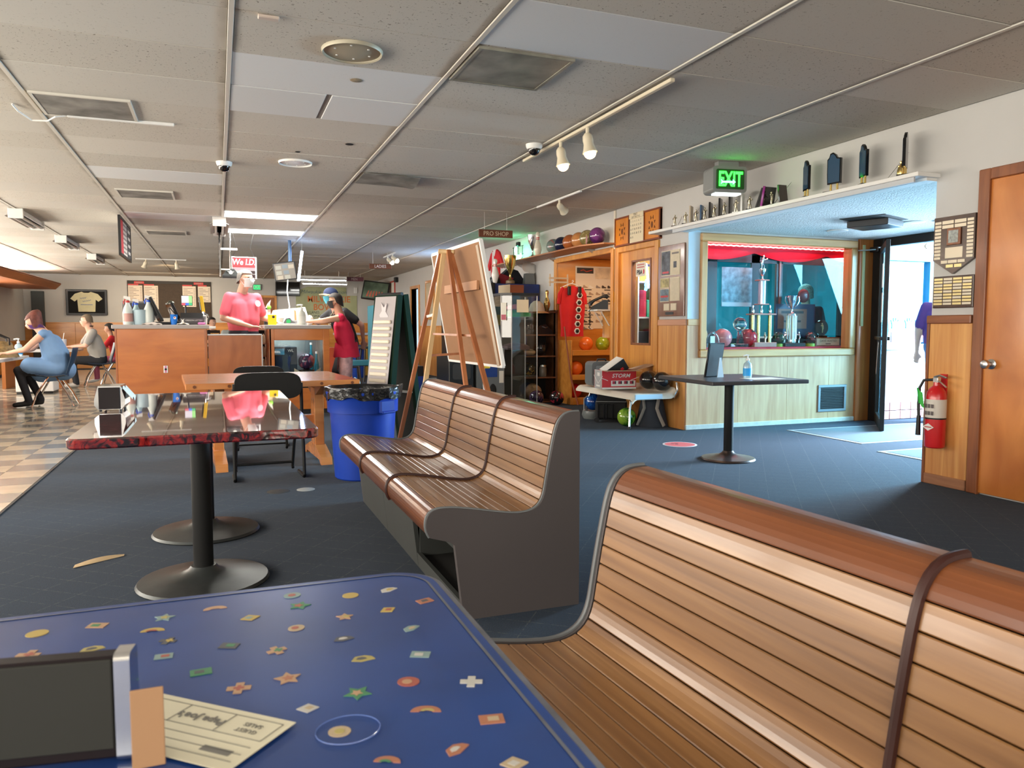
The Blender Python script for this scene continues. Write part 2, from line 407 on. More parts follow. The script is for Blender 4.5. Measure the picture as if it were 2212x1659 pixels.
 def grid(s, fn, nu, nv, m=0, th=0.0, sm=True):
  """surface fn(u,v)->point, u,v in 0..1; th: second skin fn(u,v,th)"""
  I = [[s.P(fn(i/nu, j/nv)) for j in range(nv+1)] for i in range(nu+1)]
  for i in range(nu):
   for j in range(nv): s.F((I[i][j], I[i+1][j], I[i+1][j+1], I[i][j+1]), m, sm)
  if th:
   K = [[s.P(Vector(fn(i/nu, j/nv)) + Vector(th)) for j in range(nv+1)] for i in range(nu+1)]
   for i in range(nu):
    for j in range(nv): s.F((K[i][j+1], K[i+1][j+1], K[i+1][j], K[i][j]), m, sm)
   for i in range(nu):
    s.F((I[i+1][0], I[i][0], K[i][0], K[i+1][0]), m); s.F((I[i][nv], I[i+1][nv], K[i+1][nv], K[i][nv]), m)
   for j in range(nv):
    s.F((I[0][j], I[0][j+1], K[0][j+1], K[0][j]), m); s.F((I[nu][j+1], I[nu][j], K[nu][j], K[nu][j+1]), m)
  return s
 def mesh(s, name, mats, ang=40):
  me = bpy.data.meshes.new(name)
  me.from_pydata([tuple(p) for p in s.v], [], s.f)
  for mt in (mats if isinstance(mats, (list, tuple)) else [mats]): me.materials.append(mt)
  me.polygons.foreach_set('material_index', s.m)
  me.polygons.foreach_set('use_smooth', s.sm)
  if any(s.sm): me.set_sharp_from_angle(angle=math.radians(ang))
  me.update()
  return me
 def build(s, name, mats, parent=None, label=None, ang=40):
  o = bpy.data.objects.new(name, s.mesh(name, mats, ang)); C.objects.link(o)
  if parent is not None: o.parent = parent
  else: o.location = s.off
  if label: o['label'] = label
  return o
def tag(o, label, cat, group=None):
 o['label'] = label; o['category'] = cat
 if group: o['group'] = group
 return o
def thing(name, label, cat, loc=(0, 0, 0), rz=0.0, group=None):
 o = bpy.data.objects.new(name, None); C.objects.link(o); o.empty_display_size = 0.1
 o.location = loc; o.rotation_euler = (0, 0, rz)
 return tag(o, label, cat, group)
def struct(o):
 o['kind'] = 'structure'; return o
def inst(src, parent, loc=(0, 0, 0), rot=(0, 0, 0), scale=None, mat=None):
 """another piece sharing src's mesh"""
 o = src.copy(); C.objects.link(o); o.parent = parent; o.location = loc; o.rotation_euler = rot
 if scale: o.scale = scale
 return o
def dup(root, loc, rz=None, label=None):
 r = root.copy(); C.objects.link(r); r.location = loc
 if rz is not None: r.rotation_euler = (0, 0, rz)
 if label: r['label'] = label
 for ch in list(root.children):
  c = ch.copy(); C.objects.link(c); c.parent = r
  for g in list(ch.children):
   d = g.copy(); C.objects.link(d); d.parent = c
 return r
def rrect(x0, x1, y0, y1, r, n=6):
 out = []
 for cx, cy, a in ((x1-r, y0+r, -PI/2), (x1-r, y1-r, 0), (x0+r, y1-r, PI/2), (x0+r, y0+r, PI)):
  for k in range(n+1):
   t = a + PI/2*k/n; out.append((cx + r*math.cos(t), cy + r*math.sin(t)))
 return out
def text_mesh(body, size, mat, name, parent, loc, rot, ext=0.002, align='CENTER', sx=1.0, shear=0.0, font=None, label=None, bold=0.0):
 cu = bpy.data.curves.new(name, 'FONT'); cu.body = body; cu.size = size; cu.extrude = ext; cu.align_x = align; cu.align_y = 'CENTER'
 cu.resolution_u = 3; cu.shear = shear; cu.offset = bold
 t = bpy.data.objects.new(name+'_src', cu); C.objects.link(t)
 dg = bpy.context.evaluated_depsgraph_get()
 me = bpy.data.meshes.new_from_object(t.evaluated_get(dg)); me.name = name
 bpy.data.objects.remove(t)
 me.materials.clear(); me.materials.append(mat)
 o = bpy.data.objects.new(name, me); C.objects.link(o); o.parent = parent
 o.location = loc; o.rotation_euler = rot; o.scale = (sx, 1, 1)
 if label: o['label'] = label
 return o
# text orientations: reading toward -Y (faces camera side), toward -X (on the right wall)
RY = (PI/2, 0, 0)            # on a face that looks toward -Y
RX = (PI/2, 0, -PI/2)        # on a face that looks toward -X
RU = (0, 0, 0)               # lying on top

# ================================================================ THE SETTING
# ---- floor (carpet slab runs through the alcove to the street door)
floor = struct(G().box(XL-.1, 8.6, -4.2, YB+.1, -0.12, 0.0).build('floor', MATS['carpet']))
# vinyl tile field on the snack bar side: 300 nearest tiles one by one, the rest as one sheet
til_a = M('vinyl_beige', srgb(176, 164, 142), 0.22, noise=0.10, nscale=5, coat=0.25)
til_b = M('vinyl_grey', srgb(112, 112, 106), 0.22, noise=0.12, nscale=5, coat=0.25)
TS = 0.3048
tm_a = G().box(-TS/2+.001, TS/2-.001, -TS/2+.001, TS/2-.001, 0, .005, c=.0008).mesh('floor_tile', til_a)
tm_b = G().box(-TS/2+.001, TS/2-.001, -TS/2+.001, TS/2-.001, 0, .005, c=.0008).mesh('floor_tile', til_b)
cells = []
for i in range(11):
 for j in range(0, 62):
  x = -1.42 - i*TS; y = 4.6 + j*TS
  if x - TS/2 < XL: continue
  if y > YB - .2: continue
  cells.append((math.hypot(x, y) + (3 if (x/y < -0.29) else 0), i, j, x, y))
cells.sort()
for k, (d, i, j, x, y) in enumerate(cells[:300]):
 o = bpy.data.objects.new('floor_tile', tm_a if (i+j) % 2 else tm_b); C.objects.link(o); o.parent = floor; o.location = (x, y, 0)
g = G()
for (d, i, j, x, y) in cells[300:]:
 g.box(x-TS/2+.001, x+TS/2-.001, y-TS/2+.001, y+TS/2-.001, 0, .005, m=(i+j) % 2)
o = g.build('floor_tile_field', [til_b, til_a], floor); o['kind'] = 'stuff'
# edging strip between carpet and vinyl
g = G(); g.box(-1.266, -1.250, 3.0, 8.0, 0, .006, c=.002)
g.tube([(-1.243, 8.0, .003), (-1.2, 8.25, .003), (-1.05, 8.45, .003), (-0.8, 8.55, .003), (-0.2, 8.57, .003)], .009, 6)
g.build('edging_strip', M('edging', (.04, .04, .04), .6), floor)

# ---- ceiling: slab, runners, 2x4 ft tiles
ceiling = struct(G().box(XL-.1, XR+.12, -4.2, YB+.1, ZC+.03, ZC+.12).build('ceiling', M('plenum', (.12, .11, .1), .9)))
GX0 = 0.10
cols = [GX0 + 1.22*k for k in range(-5, 5)]      # runner lines (-6.0 .. 4.98)
tee_m = M('tee_white', (.66, .63, .56), .5)
for x in cols:
 if XL < x < XR:
  G().box(x-.014, x+.014, -4.1, YB, ZC-.006, ZC+.03, c=.002).build('runner', tee_m, ceiling)
def tile_mesh(x0, x1, mt):
 w = (x1-x0)/2 - .016
 return G().box(-w, w, -.2965, .2965, 0, .018, c=.003).mesh('ceiling_tile', mt)
tm = {}
Y0T = 3.945
# column k spans cols[k]..cols[k+1]; row 0 starts at Y0T
def yrow(r): return Y0T + .597*r
whites = {(5, 1), (6, -1), (4, 7), (4, 12)}
for k in range(len(cols)-1):
 x0, x1 = max(cols[k], XL), min(cols[k+1], XR)
 if x1-x0 < .1: continue
 for r in range(-13, 34):
  y = yrow(r) + .2985
  if y > YB-.2: continue
  if (k, r) in ((5, 2), (5, 11), (5, 14)) : continue
  key = 'n' if (k, r) in whites else ('o' if (k*7 + r*3) % 5 < 3 else 'p')
  kk = (round(x1-x0, 2), key)
  if kk not in tm: tm[kk] = tile_mesh(x0, x1, MATS[{'n': 'ceiling_new', 'o': 'ceiling_old', 'p': 'ceiling_plain'}[key]])
  o = bpy.data.objects.new('ceiling_tile', tm[kk]); C.objects.link(o); o.parent = ceiling
  o.location = ((x0+x1)/2, y, ZC + random.uniform(0, .0025));
  o.rotation_euler = (random.uniform(-.003, .003), random.uniform(-.0015, .0015), 0)
# row 2 of the middle column: two smaller white panels and a cross bar
wn = MATS['ceiling_new']
G().box(.118, .70, yrow(2)+.004, yrow(3)-.004, ZC-.002, ZC+.014, c=.003).build('ceiling_tile', wn, ceiling)
G().box(.735, 1.305, yrow(2)+.004, yrow(3)-.004, ZC-.002, ZC+.014, c=.003).build('ceiling_tile', wn, ceiling)
G().box(.702, .733, yrow(2), yrow(3), ZC+.004, ZC+.02).build('cross_tee', M('tee_grey', (.30, .29, .27), .6), ceiling)

# ---- outer walls
WT = 0.14
wall_left = struct(G().box(XL-WT, XL, -4.2, YB+WT, 0, ZC+.03).build('wall_left', wall_p))
wall_back = struct(G().box(XL-WT, XR+WT, YB, YB+WT, 0, ZC+.03).build('wall_back', wall_p))
wfm = M('win_alu', (.55, .55, .53), .4); pane_glow = EM('frosted_pane', (1.0, .98, .93), 1.5)  # out-of-view windows with glowing panes, added to lift the ceiling and walls
wn_ = 10
for wy in LEFT_FILL_Y:
 w_ = struct(G().box(XL, XL+.05, wy-1.08, wy+1.08, .84, .90).build('window_%d' % wn_, wfm)); wn_ += 1
 for a in ((wy-1.08, wy+1.08, 2.08, 2.14), (wy-1.08, wy-1.02, .90, 2.08), (wy+1.02, wy+1.08, .90, 2.08)): G().box(XL, XL+.05, *a).build('window_frame', wfm, w_)
 G().box(XL, XL+.01, wy-1.02, wy+1.02, .90, 2.08).build('pane', pane_glow, w_)
for wx in (-3.2, -0.6, 2.0):  # more unseen windows, added for light from behind the camera
 w_ = struct(G().box(wx-1.08, wx+1.08, -4.2, -4.15, .84, .90).build('window_%d' % wn_, wfm)); wn_ += 1
 for a in ((wx-1.08, wx+1.08, 2.20, 2.26), (wx-1.08, wx-1.02, .90, 2.20), (wx+1.02, wx+1.08, .90, 2.20)): G().box(a[0], a[1], -4.2, -4.15, a[2], a[3]).build('window_frame', wfm, w_)
 G().box(wx-1.02, wx+1.02, -4.2, -4.19, .90, 2.20).build('pane', pane_glow, w_)
wall_front = struct(G().box(XL-WT, XR+WT, -4.2-WT, -4.2, 0, ZC+.03).build('wall_front', wall_p))
AY0, AY1, AZ = 4.03, 7.10, 2.19       # entrance alcove opening in the right wall
DY0, DY1, DZ = 7.72, 8.62, 2.10       # pro shop door opening
RY0, RY1, RZ = 8.76, 10.50, 2.12      # ball-rack recess opening
g = G()
g.box(XR, XR+.12, -4.2, AY0, 0, ZC+.03)
g.box(XR, XR+.12, AY0, AY1, AZ+.02, ZC+.03)
g.box(XR, XR+.12, AY1, DY0, 0, ZC+.03)
g.box(XR, XR+.12, DY0, DY1, DZ, ZC+.03)
g.box(XR, XR+.12, DY1, RY0, 0, ZC+.03)
g.box(XR, XR+.12, RY0, RY1, RZ, ZC+.03)
g.box(XR, XR+.12, RY1, 18.95, 0, ZC+.03)
g.box(XR, XR+.12, 18.95, 19.75, 2.15, ZC+.03)
g.box(XR, XR+.12, 19.75, YB+WT, 0, ZC+.03)
wall_right = struct(g.build('wall_right', wall_p))
# ---- entrance alcove: low textured ceiling, display-case wall, glass front
alc_c = struct(G().box(XR+.02, 7.55, AY0-.4, 7.12, AZ, AZ+.1).build('ceiling_alcove', M('stucco', (.62, .62, .60), .85, bump=0.9, bscale=70, noise=.08, nscale=60)))
g = G()
g.box(XR+.12, 4.96, 7.10, 7.24, 0, AZ)        # left jamb of the display window
g.box(4.96, 7.16, 7.10, 7.24, 0, .80)
g.box(4.96, 7.16, 7.10, 7.24, 2.16, AZ+.1)
g.box(7.16, 7.45, 7.10, 7.24, 0, AZ+.1)
wall_alcove = struct(g.build('wall_alcove', wall_p))
wall_alcs = struct(G().box(XR+.12, 7.5, AY0-.14, AY0, 0, AZ).build('wall_alcove_side', wall_p))
# ---- wainscot and trims
def wain_x(y0, y1, z1, name='trim_panel', m=None, parent=None, n=1):
 for k in range(n):
  a, b = y0+(y1-y0)*k/n, y0+(y1-y0)*(k+1)/n
  G().box(XR-.012, XR, a+.001, b-.001, .0, z1, c=.002).build(name, m or wains, parent or wall_right)
# column between the door and the alcove
wain_x(3.70, 4.03, 1.16)
G().box(XR-.035, XR, 3.70, 4.045, 1.155, 1.215, c=.006).build('trim_cap', trimDh, wall_right)
G().box(XR-.022, XR, 3.70, 4.03, 0, .075, c=.004).build('trim_base', WOOD('base_pale', srgb(150, 100, 70), srgb(176, 126, 90), 'y', 20, .5), wall_right)
G().box(XR-.02, XR+.05, 4.03, 4.052, 0, 1.16, c=.004).build('trim_edge', trimD, wall_right)
# pillar left of the display window
wain_x(7.10, 7.66, 1.16)
G().box(XR-.022, XR, 7.09, 7.66, 1.155, 1.225, c=.006).build('trim_cap', WOOD('cap_pink', srgb(196, 140, 108), srgb(214, 160, 128), 'y', 20, .5), wall_right)
wain_x(10.62, 18.85, 1.16, n=7)
wain_x(19.85, 24.38, 1.16, n=4)
G().box(XR-.02, XR, 10.62, 18.85, 1.155, 1.19, c=.005).build('trim_cap', plyY, wall_right)
G().box(XR-.02, XR, 19.85, 24.38, 1.155, 1.19, c=.005).build('trim_cap', plyY, wall_right)
for k in range(8):
 a, b = XL + 9.75*k/8, XL + 9.75*(k+1)/8
 G().box(a+.002, b-.002, YB-.012, YB, 0, 1.27, c=.003).build('trim_panel', plyY, wall_back)
G().box(XL, XR, YB-.022, YB, 1.265, 1.30, c=.005).build('trim_cap', plyY, wall_back)
for k in range(4):
 G().box(XL, XL+.012, 16+2.1*k+.002, 16+2.1*(k+1)-.002, 0, .80, c=.003).build('trim_panel', plyY, wall_left)
# dark pilaster in the back corner
G().box(-4.75, -4.45, YB-.14, YB-.012, 0, 2.15, c=.004).build('pilaster', M('charcoal_paint', (.045, .05, .05), .6), wall_back)
# alcove wall panelling (door daylight put into its pale colour) under and around the display window
for k, (a, b) in enumerate(((4.80, 5.49), (5.49, 6.18), (6.18, 6.80), (6.80, 7.20))):
 G().box(a+.001, b-.001, 7.085, 7.10, 0.05, .80, c=.001).build('trim_panel', wainsP, wall_alcove)
G().box(4.80, 4.955, 7.085, 7.10, .80, 1.16, c=.001).build('trim_panel', wainsP, wall_alcove)
G().box(4.80, 4.955, 7.075, 7.10, 1.155, 1.225, c=.005).build('trim_cap', WOOD('cap_tan', srgb(190, 146, 98), srgb(210, 168, 120), 'x', 20, .5), wall_alcove)
G().box(4.802, 4.955, 7.09, 7.10, 1.225, AZ, c=.001).build('trim_panel', wall_b, wall_alcove)
G().box(4.79, 7.20, 7.07, 7.10, 0, .055, c=.006).build('trim_base', M('base_worn', (.50, .47, .42), .6, noise=.1), wall_alcove)
G().box(7.20, 7.46, 7.06, 7.10, 0, AZ, c=.004).build('trim_panel', WOOD('post_orange', srgb(150, 84, 36), srgb(186, 112, 54), 'z', 16, .4, .2), wall_alcove)
G().box(7.235, 7.275, 7.048, 7.06, 1.15, 2.12, c=.002).build('trim_strip', M('sage_strip', (.42, .44, .24), .6), wall_alcove)
# display window frame
case_f = WOOD('case_frame', srgb(176, 124, 70), srgb(206, 158, 100), 'x', 18, .4, .2)
case_fz = WOOD('case_frame_up', srgb(176, 124, 70), srgb(206, 158, 100), 'z', 18, .4, .2)
win = struct(G().box(4.95, 7.17, 7.055, 7.20, .80, .885, c=.01).build('window_1', case_f))
G().box(4.95, 7.17, 7.055, 7.20, 2.075, 2.165, c=.01).build('window_frame', case_f, win)
G().box(4.95, 5.035, 7.055, 7.20, .885, 2.075, c=.01).build('window_frame', case_fz, win)
G().box(7.075, 7.17, 7.055, 7.20, .885, 2.075, c=.01).build('window_frame', case_fz, win)
G().box(5.03, 7.08, 7.125, 7.131, .88, 2.08).build('pane', GLASS('case_glass', (.93, .98, 1), .04), win)

# ================================================================ CEILING FIXTURES
lens_w = EM('troffer_lens', (1.0, .98, .93), 3.2)
for i, (tx, ty) in enumerate(TROFFERS):
 t = thing('ceiling_light', 'recessed fluorescent ceiling panel ' + ('glowing white nearest the round white speaker', 'glowing white next to the hanging beer lamp', 'straight behind the blue table', 'behind the blue table on the birch door side', 'over the floor left of the blue table', 'in the hall corner by the lane windows', 'beside the lane windows ahead of the red table')[i], 'ceiling light', (tx, ty, ZC), 0, 'recessed fluorescent panels')
 G().box(-.585, .585, -.285, .285, -.004, .02).build('lens', lens_w, t)
 g = G()
 for a in ((-.605, .605, -.297, -.285), (-.605, .605, .285, .297), (-.605, -.585, -.285, .285), (.585, .605, -.285, .285)): g.box(*a, -.007, .025)
 g.build('frame', white, t)
def strip(loc, rz, L, lab, lit, hang=0.0, group='bare strip lights'):
 t = thing('strip_light', lab, 'strip light', loc, rz, group)
 hs = G().box(-L/2, L/2, -.055, .055, -.07, 0, c=.006).build('housing', whitep, t)
 G().prism([(-.12, -.10), (-.05, -.07), (.05, -.07), (.12, -.10), (.12, -.095), (.055, -.062), (-.055, -.062), (-.12, -.095)], 'x', -L/2, L/2).build('reflector', M('reflector_grey', (.34, .31, .29), .35), t)
 for s in (-1, 1):
  G().cyl((-L/2+.02, s*.045, -.098), (L/2-.02, s*.045, -.098), .0165, n=10).build('tube', EM('tube_lit', (1, .98, .92), 34) if lit else M('tube_off', (.55, .53, .50), .3), t)
  G().box(s*L/2-.012, s*L/2+.012, -.085, .085, -.125, -.0, c=.006).build('end_cap', white, hs)
 if hang:
  for s in (-1, 1): G().cyl((s*L*.35, 0, 0), (s*L*.35, 0, hang), .004, n=6).build('hanger', steel, t)
 return t
strip((-2.33, 11.9, ZC-.001), PI/2, 1.25, 'unlit two-tube strip light on the ceiling above the blue-dress woman', False)
strip((-2.33, 14.85, ZC-.001), PI/2, 1.25, 'unlit two-tube strip light in the middle of the ceiling row over the snack tables', False)
strip((-2.33, 18.1, ZC-.001), PI/2, 1.25, 'unlit two-tube strip light at the far end of the ceiling row near the menu board', False)
strip((0.06, 11.75, ZC-.001), PI/2, 1.2, 'unlit strip light on the ceiling beside the glowing panels', False)
strip((2.6, 20.6, 2.50), 0, 1.25, 'lit strip light hung level above the mural', True, .13)
strip((2.9, 22.4, 2.50), 0, 1.25, 'lit strip light hung closest to the mural beside the MEN sign', True, .13)
# canopy uplight tubes
t = thing('canopy_light', 'row of bare white fluorescent tubes lying on top of the snack bar canopy', 'strip light', (-4.45, 15.0, 2.30))
for k in range(6):
 G().box(-.05, .05, -7.4+2.5*k, -5.05+2.5*k, 0, .03).build('housing', white, t)
 G().cyl((0, -7.35+2.5*k, .045), (0, -5.1+2.5*k, .045), .014, n=8).build('tube', EM('tube_canopy', (1, 1, .95), 10), t)

# round speaker grilles
spk_m = M('speaker_beige', (.44, .40, .30), .5, metal=.2)
def speaker(x, y, r, lab, m):
 t = thing('ceiling_speaker', lab, 'speaker', (x, y, ZC))
 G().lathe([(0, -.008), (r*.9, -.008), (r*.93, -.006), (r*.93, .004), (0, .004)], n=40).build('grille', m, t)
 G().lathe([(r*.92, .002), (r*.925, -.012), (r*.97, -.018), (r, -.006), (r, .004)], n=40).build('rim', white if m is not spk_m else spk_m, t)
 for k in range(6):
  a = k*PI/3 + .3; G().cyl((r*.62*math.cos(a), r*.62*math.sin(a), -.011), (r*.62*math.cos(a), r*.62*math.sin(a), -.008), .006, n=8).build('screw', white, t)
speaker(.725, 4.29, .165, 'large round beige ceiling speaker cover with six screws', spk_m)
speaker(.70, 7.28, .15, 'round white ceiling speaker cover with a blue glint', M('speaker_white', (.72, .74, .78), .25))
# return-air vents and stained panels
vent_m = M('perforated_vent', (.36, .35, .29), .45, metal=.5, noise=.35, nscale=5)
vent_s = M('sooty_vent', (.22, .21, .19), .7, noise=.55, nscale=4)
def vent(x0, x1, y0, y1, lab, m, dz=.008):
 t = thing('ceiling_vent', lab, 'vent', ((x0+x1)/2, (y0+y1)/2, ZC)); o = t.location
 g = G(o)
 nx = 12
 g.box(x0+.02, x1-.02, y0+.02, y1-.02, ZC-dz-.004, ZC-dz)
 g.build('grille', m, t)
 g = G(o)
 for a in ((x0, x1, y0, y0+.02), (x0, x1, y1-.02, y1), (x0, x0+.02, y0+.02, y1-.02), (x1-.02, x1, y0+.02, y1-.02)): g.box(*a, ZC-dz-.007, ZC+.002)
 g.build('frame', m if m is vent_m else tee_m, t)
vent(1.345, 1.915, 3.965, 4.53, 'square perforated metal air vent beside the big beige speaker', vent_m)
vent(-1.09, -.50, 5.72, 6.27, 'soot-stained square air vent under the white cable raceway', vent_s)
vent(-1.0, -.42, 9.3, 9.85, 'soot-stained square air vent midway to the hanging menu frame', vent_s)
vent(-1.0, -.42, 13.0, 13.5, 'small soot-stained air vent beyond the hanging menu frame', vent_s)
t = thing('sagging_panel', 'torn sagging square ceiling panel with dark gap along its edge', 'panel', (1.63, 7.75, ZC))
G().grid(lambda u, v: (-.27+.56*u, -.27+.54*v, -.008 - .05*math.sin(PI*v)*(u**2) - .012*u), 8, 8, th=(0, 0, -.004)).build('sheet', vent_s, t)
# cable raceway with loose cable
t = thing('cable_raceway', 'white plastic cable raceway on the ceiling with a loose looping cable', 'raceway', (-.62, 6.25, ZC))
G().box(-.33, .36, -.014, .014, -.022, .0, c=.003).build('duct', whitep, t)
G().tube([(-.33, 0, -.012), (-.40, -.02, -.03), (-.46, .04, -.05), (-.56, .06, -.05), (-.62, -.05, -.02), (-.63, -.16, -.004)], .006, 6).build('cable', whitep, t)
# little clip on a cross joint, dark holes
tag(G((.27, 3.96, ZC)).box(.22, .32, 3.945, 3.985, ZC-.018, ZC-.002, c=.004).build('ceiling_clip', M('clip_pink', (.62, .52, .45), .5)), 'small off-white plastic clip on the ceiling joint near the big speaker', 'clip')
for i, (x, y) in enumerate(((1.05, 6.42), (.68, 6.85))):
 tag(G((x, y, ZC)).lathe([(0, -.0035), (.03-.012*i, -.0035), (.034-.012*i, -.001)], (x, y, ZC), 16).build('ceiling_hole', darkin), ('round dark hole in the ceiling tile beside the runner', 'smaller dark hole in the ceiling tile by the white speaker')[i], 'hole')
tag(G((.83, 4.78, ZC)).lathe([(0, -.002), (.035, -.002), (.038, 0)], (.83, 4.78, ZC), 18).build('water_stain_patch', M('stain', (.30, .24, .16), .9, noise=.4)), 'small round brown patch on the pale ceiling tile behind the big speaker', 'patch')
# dome cameras
def dome(x, y, lab):
 t = thing('dome_camera', lab, 'camera', (x, y, ZC))
 G().lathe([(0, -.04), (.058, -.04), (.068, -.02), (.07, 0), (0, 0)], n=28).build('housing', whitep, t)
 G().lathe([(0, -.088), (.02, -.086), (.038, -.074), (.048, -.055), (.05, -.04), (0, -.038)], n=24).build('bubble', blackg, t)
dome(.095, 7.5, 'white dome security camera with black bubble on the ceiling runner')
dome(2.47, 5.88, 'white dome security camera with black bubble beside the track lights')
# track lights
def track_head(t, x, y, z, aim, lit, bulb):
 d = Vector(aim).normalized(); p = Vector((x, y, z))
 G().tube([p, p + Vector((.0, 0, -.035)), p + Vector((0, 0, -.06))], .014, 8).build('stem', cream_t, t)
 q = p + Vector((0, 0, -.06));
 h = G(); h.tube([q - d*.02, q, q + d*.03, q + d*.06, q + d*.10, q + d*.125], [.02, .036, .04, .037, .047, .056], 18).build('can', cream_t, t)
 if lit:
  b = G().sph(q + d*.125, .046, nu=18, nv=12); b.build('bulb', bulb, t)
 return q + d*.19
cream_t = M('track_cream', (.74, .66, .50), .4)
bulbw = EM('bulb_warm', (1.0, .62, .28), 14)
t = thing('track_light', 'long cream ceiling track with two glowing warm spotlights', 'track light', (2.59, 5.2, ZC)); o = Vector(t.location)
G(o).box(2.575, 2.608, 4.02, 6.40, ZC-.03, ZC-.007, c=.004).build('track', cream_t, t)
for y in (5.62, 5.15):
 q = track_head(t, 0, y-5.2, -.03, (.12, -.12, -1), True, bulbw)
 spot('track_spot', o + q, o + q + Vector((.25, -.25, -2)), 16, (1, .72, .42), 110)
t = thing('track_light', 'short white ceiling track with one spotlight aimed at the ball shelf', 'track light', (3.72, 8.1, ZC)); o = Vector(t.location)
G(o).box(3.708, 3.738, 7.55, 8.75, ZC-.03, ZC-.007, c=.004).build('track', white, t)
q = track_head(t, 0, 0, -.03, (.75, .5, -.45), False, None)
spot('track_spot', o + q, (4.8, 9.4, 1.4), 30, (1, .74, .44), 90)
t = thing('track_light', 'small ceiling track with two bright spotlights beside the LADIES sign', 'track light', (3.3, 15.5, ZC)); o = Vector(t.location)
G(o).box(3.285, 3.315, 14.9, 16.0, ZC-.03, ZC-.007, c=.004).build('track', white, t)
for y in (15.15, 15.6):
 q = track_head(t, 0, y-15.5, -.03, (.55, -.6, -.6), True, EM('bulb_white', (1, .95, .85), 9))
 spot('track_spot', o + q, o + q + Vector((1.3, 1.5, -.7)), 22, (1, .75, .45), 95)
t = thing('track_light', 'pair of small white spotlights on a track above the menu board', 'track light', (-1.1, 18.2, ZC)); o = Vector(t.location)
G(o).box(-1.6, -.6, 18.19, 18.21, ZC-.03, ZC-.007).build('track', white, t)
for x in (-.3, .3):
 q = track_head(t, x, 0, -.03, (.35*(-1 if x < 0 else .3), .2, -.8), False, None)
spot('track_spot', (-1.1, 19.5, 2.45), (-1.1, 24.4, 1.9), 45, (1, .70, .40), 75)

# exit sign with emergency lamp underneath
ex = thing('exit_sign', 'grey boxed exit sign with green glowing letters and white downlight', 'exit sign', (4.37, 5.87, 2.35)); o = Vector(ex.location)
ex.rotation_euler = (0, 0, -.17)
greym = M('sign_grey', (.30, .31, .30), .4, metal=.3)
G().prism(rrect(-.165, .165, 0, .235, .035), 'y', -.07, .13).build('housing', greym, ex)
G().prism(rrect(-.135, .135, .03, .205, .012), 'y', -.079, -.069).build('face_plate', M('exit_face', (.02, .10, .02), .3), ex)
text_mesh('EXIT', .185, EM('exit_green', (.02, 1.0, .03), 7), 'lettering', ex, (0, -.081, .112), RY, .002, sx=.62, bold=.004)
g = G(); g.prism([(-.075, .083), (.02, .083), (.02, .068), (.05, .092), (.02, .116), (.02, .10), (-.075, .10), (-.095, .112), (-.09, .092), (-.095, .072)], 'y', -.0845, -.0835)
g.build('arrow', EM('exit_cyan', (.30, 1.0, .85), 2.4), ex)
G().box(-.12, .12, -.05, .05, -.012, .0).build('downlight', EM('exit_down', (.9, 1, .95), 5), ex)
G().box(-.10, .10, -.04, .04, .235, .282).build('mount', greym, ex)
# hanging wooden signs
def hang_sign(body, loc, w, h, m, lab, zt, tm=None, ts=None, rz=0.0):
 t = thing('hanging_sign', lab, 'sign', loc, rz)
 G().box(-w/2, w/2, -.012, .012, -h/2, h/2, c=.003).build('board', m, t)
 text_mesh(body, ts or h*.82, tm, 'lettering', t, (0, -.0135, -.003), RY, .0015, sx=.92)
 for s in (-1, 1): G().cyl((s*w*.33, 0, h/2), (s*w*.33, 0, zt-loc[2]), .0025, n=6).build('wire', steel, t)
sgn = WOOD('sign_brown', srgb(96, 52, 30), srgb(118, 66, 40), 'x', 10, .5)
hang_sign('PRO SHOP', (3.43, 9.46, 2.36), .47, .098, sgn, 'brown wooden sign lettered PRO SHOP hanging from the ceiling', ZC, M('letter_tan', (.62, .50, .34), .5))
hang_sign('LADIES', (3.06, 15.2, 2.36), .44, .10, sgn, 'brown wooden sign lettered LADIES hanging from the ceiling', ZC, M('letter_white', (.8, .78, .74), .5), rz=-.06)
hang_sign('MEN', (3.47, 20.75, 2.45), .49, .11, M('sign_purple', srgb(104, 58, 70), .5), 'purplish sign lettered MEN hanging near the back wall', ZC, M('letter_pink', (.62, .52, .52), .5))
# hanging menu poster in a black frame, edge-on
t = thing('hanging_poster', 'black-framed red and white poster hanging from the ceiling over the snack tables', 'poster', (-1.16, 11.82, 2.35)); o = Vector(t.location)
g = G(o)
for a in ((11.17, 12.47, 2.08, 2.115), (11.17, 12.47, 2.565, 2.60), (11.17, 11.205, 2.115, 2.565), (12.435, 12.47, 2.115, 2.565)): g.box(-1.175, -1.145, a[0], a[1], a[2], a[3])
g.build('frame', blackp, t)
G(o).box(-1.165, -1.155, 11.2, 12.44, 2.11, 2.57).build('backing', white, t)
G(o).box(-1.154, -1.15, 11.22, 11.52, 2.12, 2.56).build('red_panel', M('poster_red', (.62, .04, .06), .5), t)
G(o).box(-1.154, -1.15, 12.02, 12.42, 2.12, 2.56).build('dark_panel', M('poster_dark', (.05, .05, .06), .5), t)
for k in range(7): G(o).box(-1.154, -1.15, 11.58, 11.95, 2.15+.06*k, 2.17+.06*k).build('print_line', M('print_grey', (.35, .33, .33), .6), t)
for k in range(4): G(o).box(-1.1495, -1.148, 12.08, 12.36, 2.17+.10*k, 2.21+.10*k).build('print_line', white, t)
for y in (11.3, 12.3): G(o).cyl((-1.16, y, 2.60), (-1.16, y, ZC), .003, n=6).build('wire', steel, t)

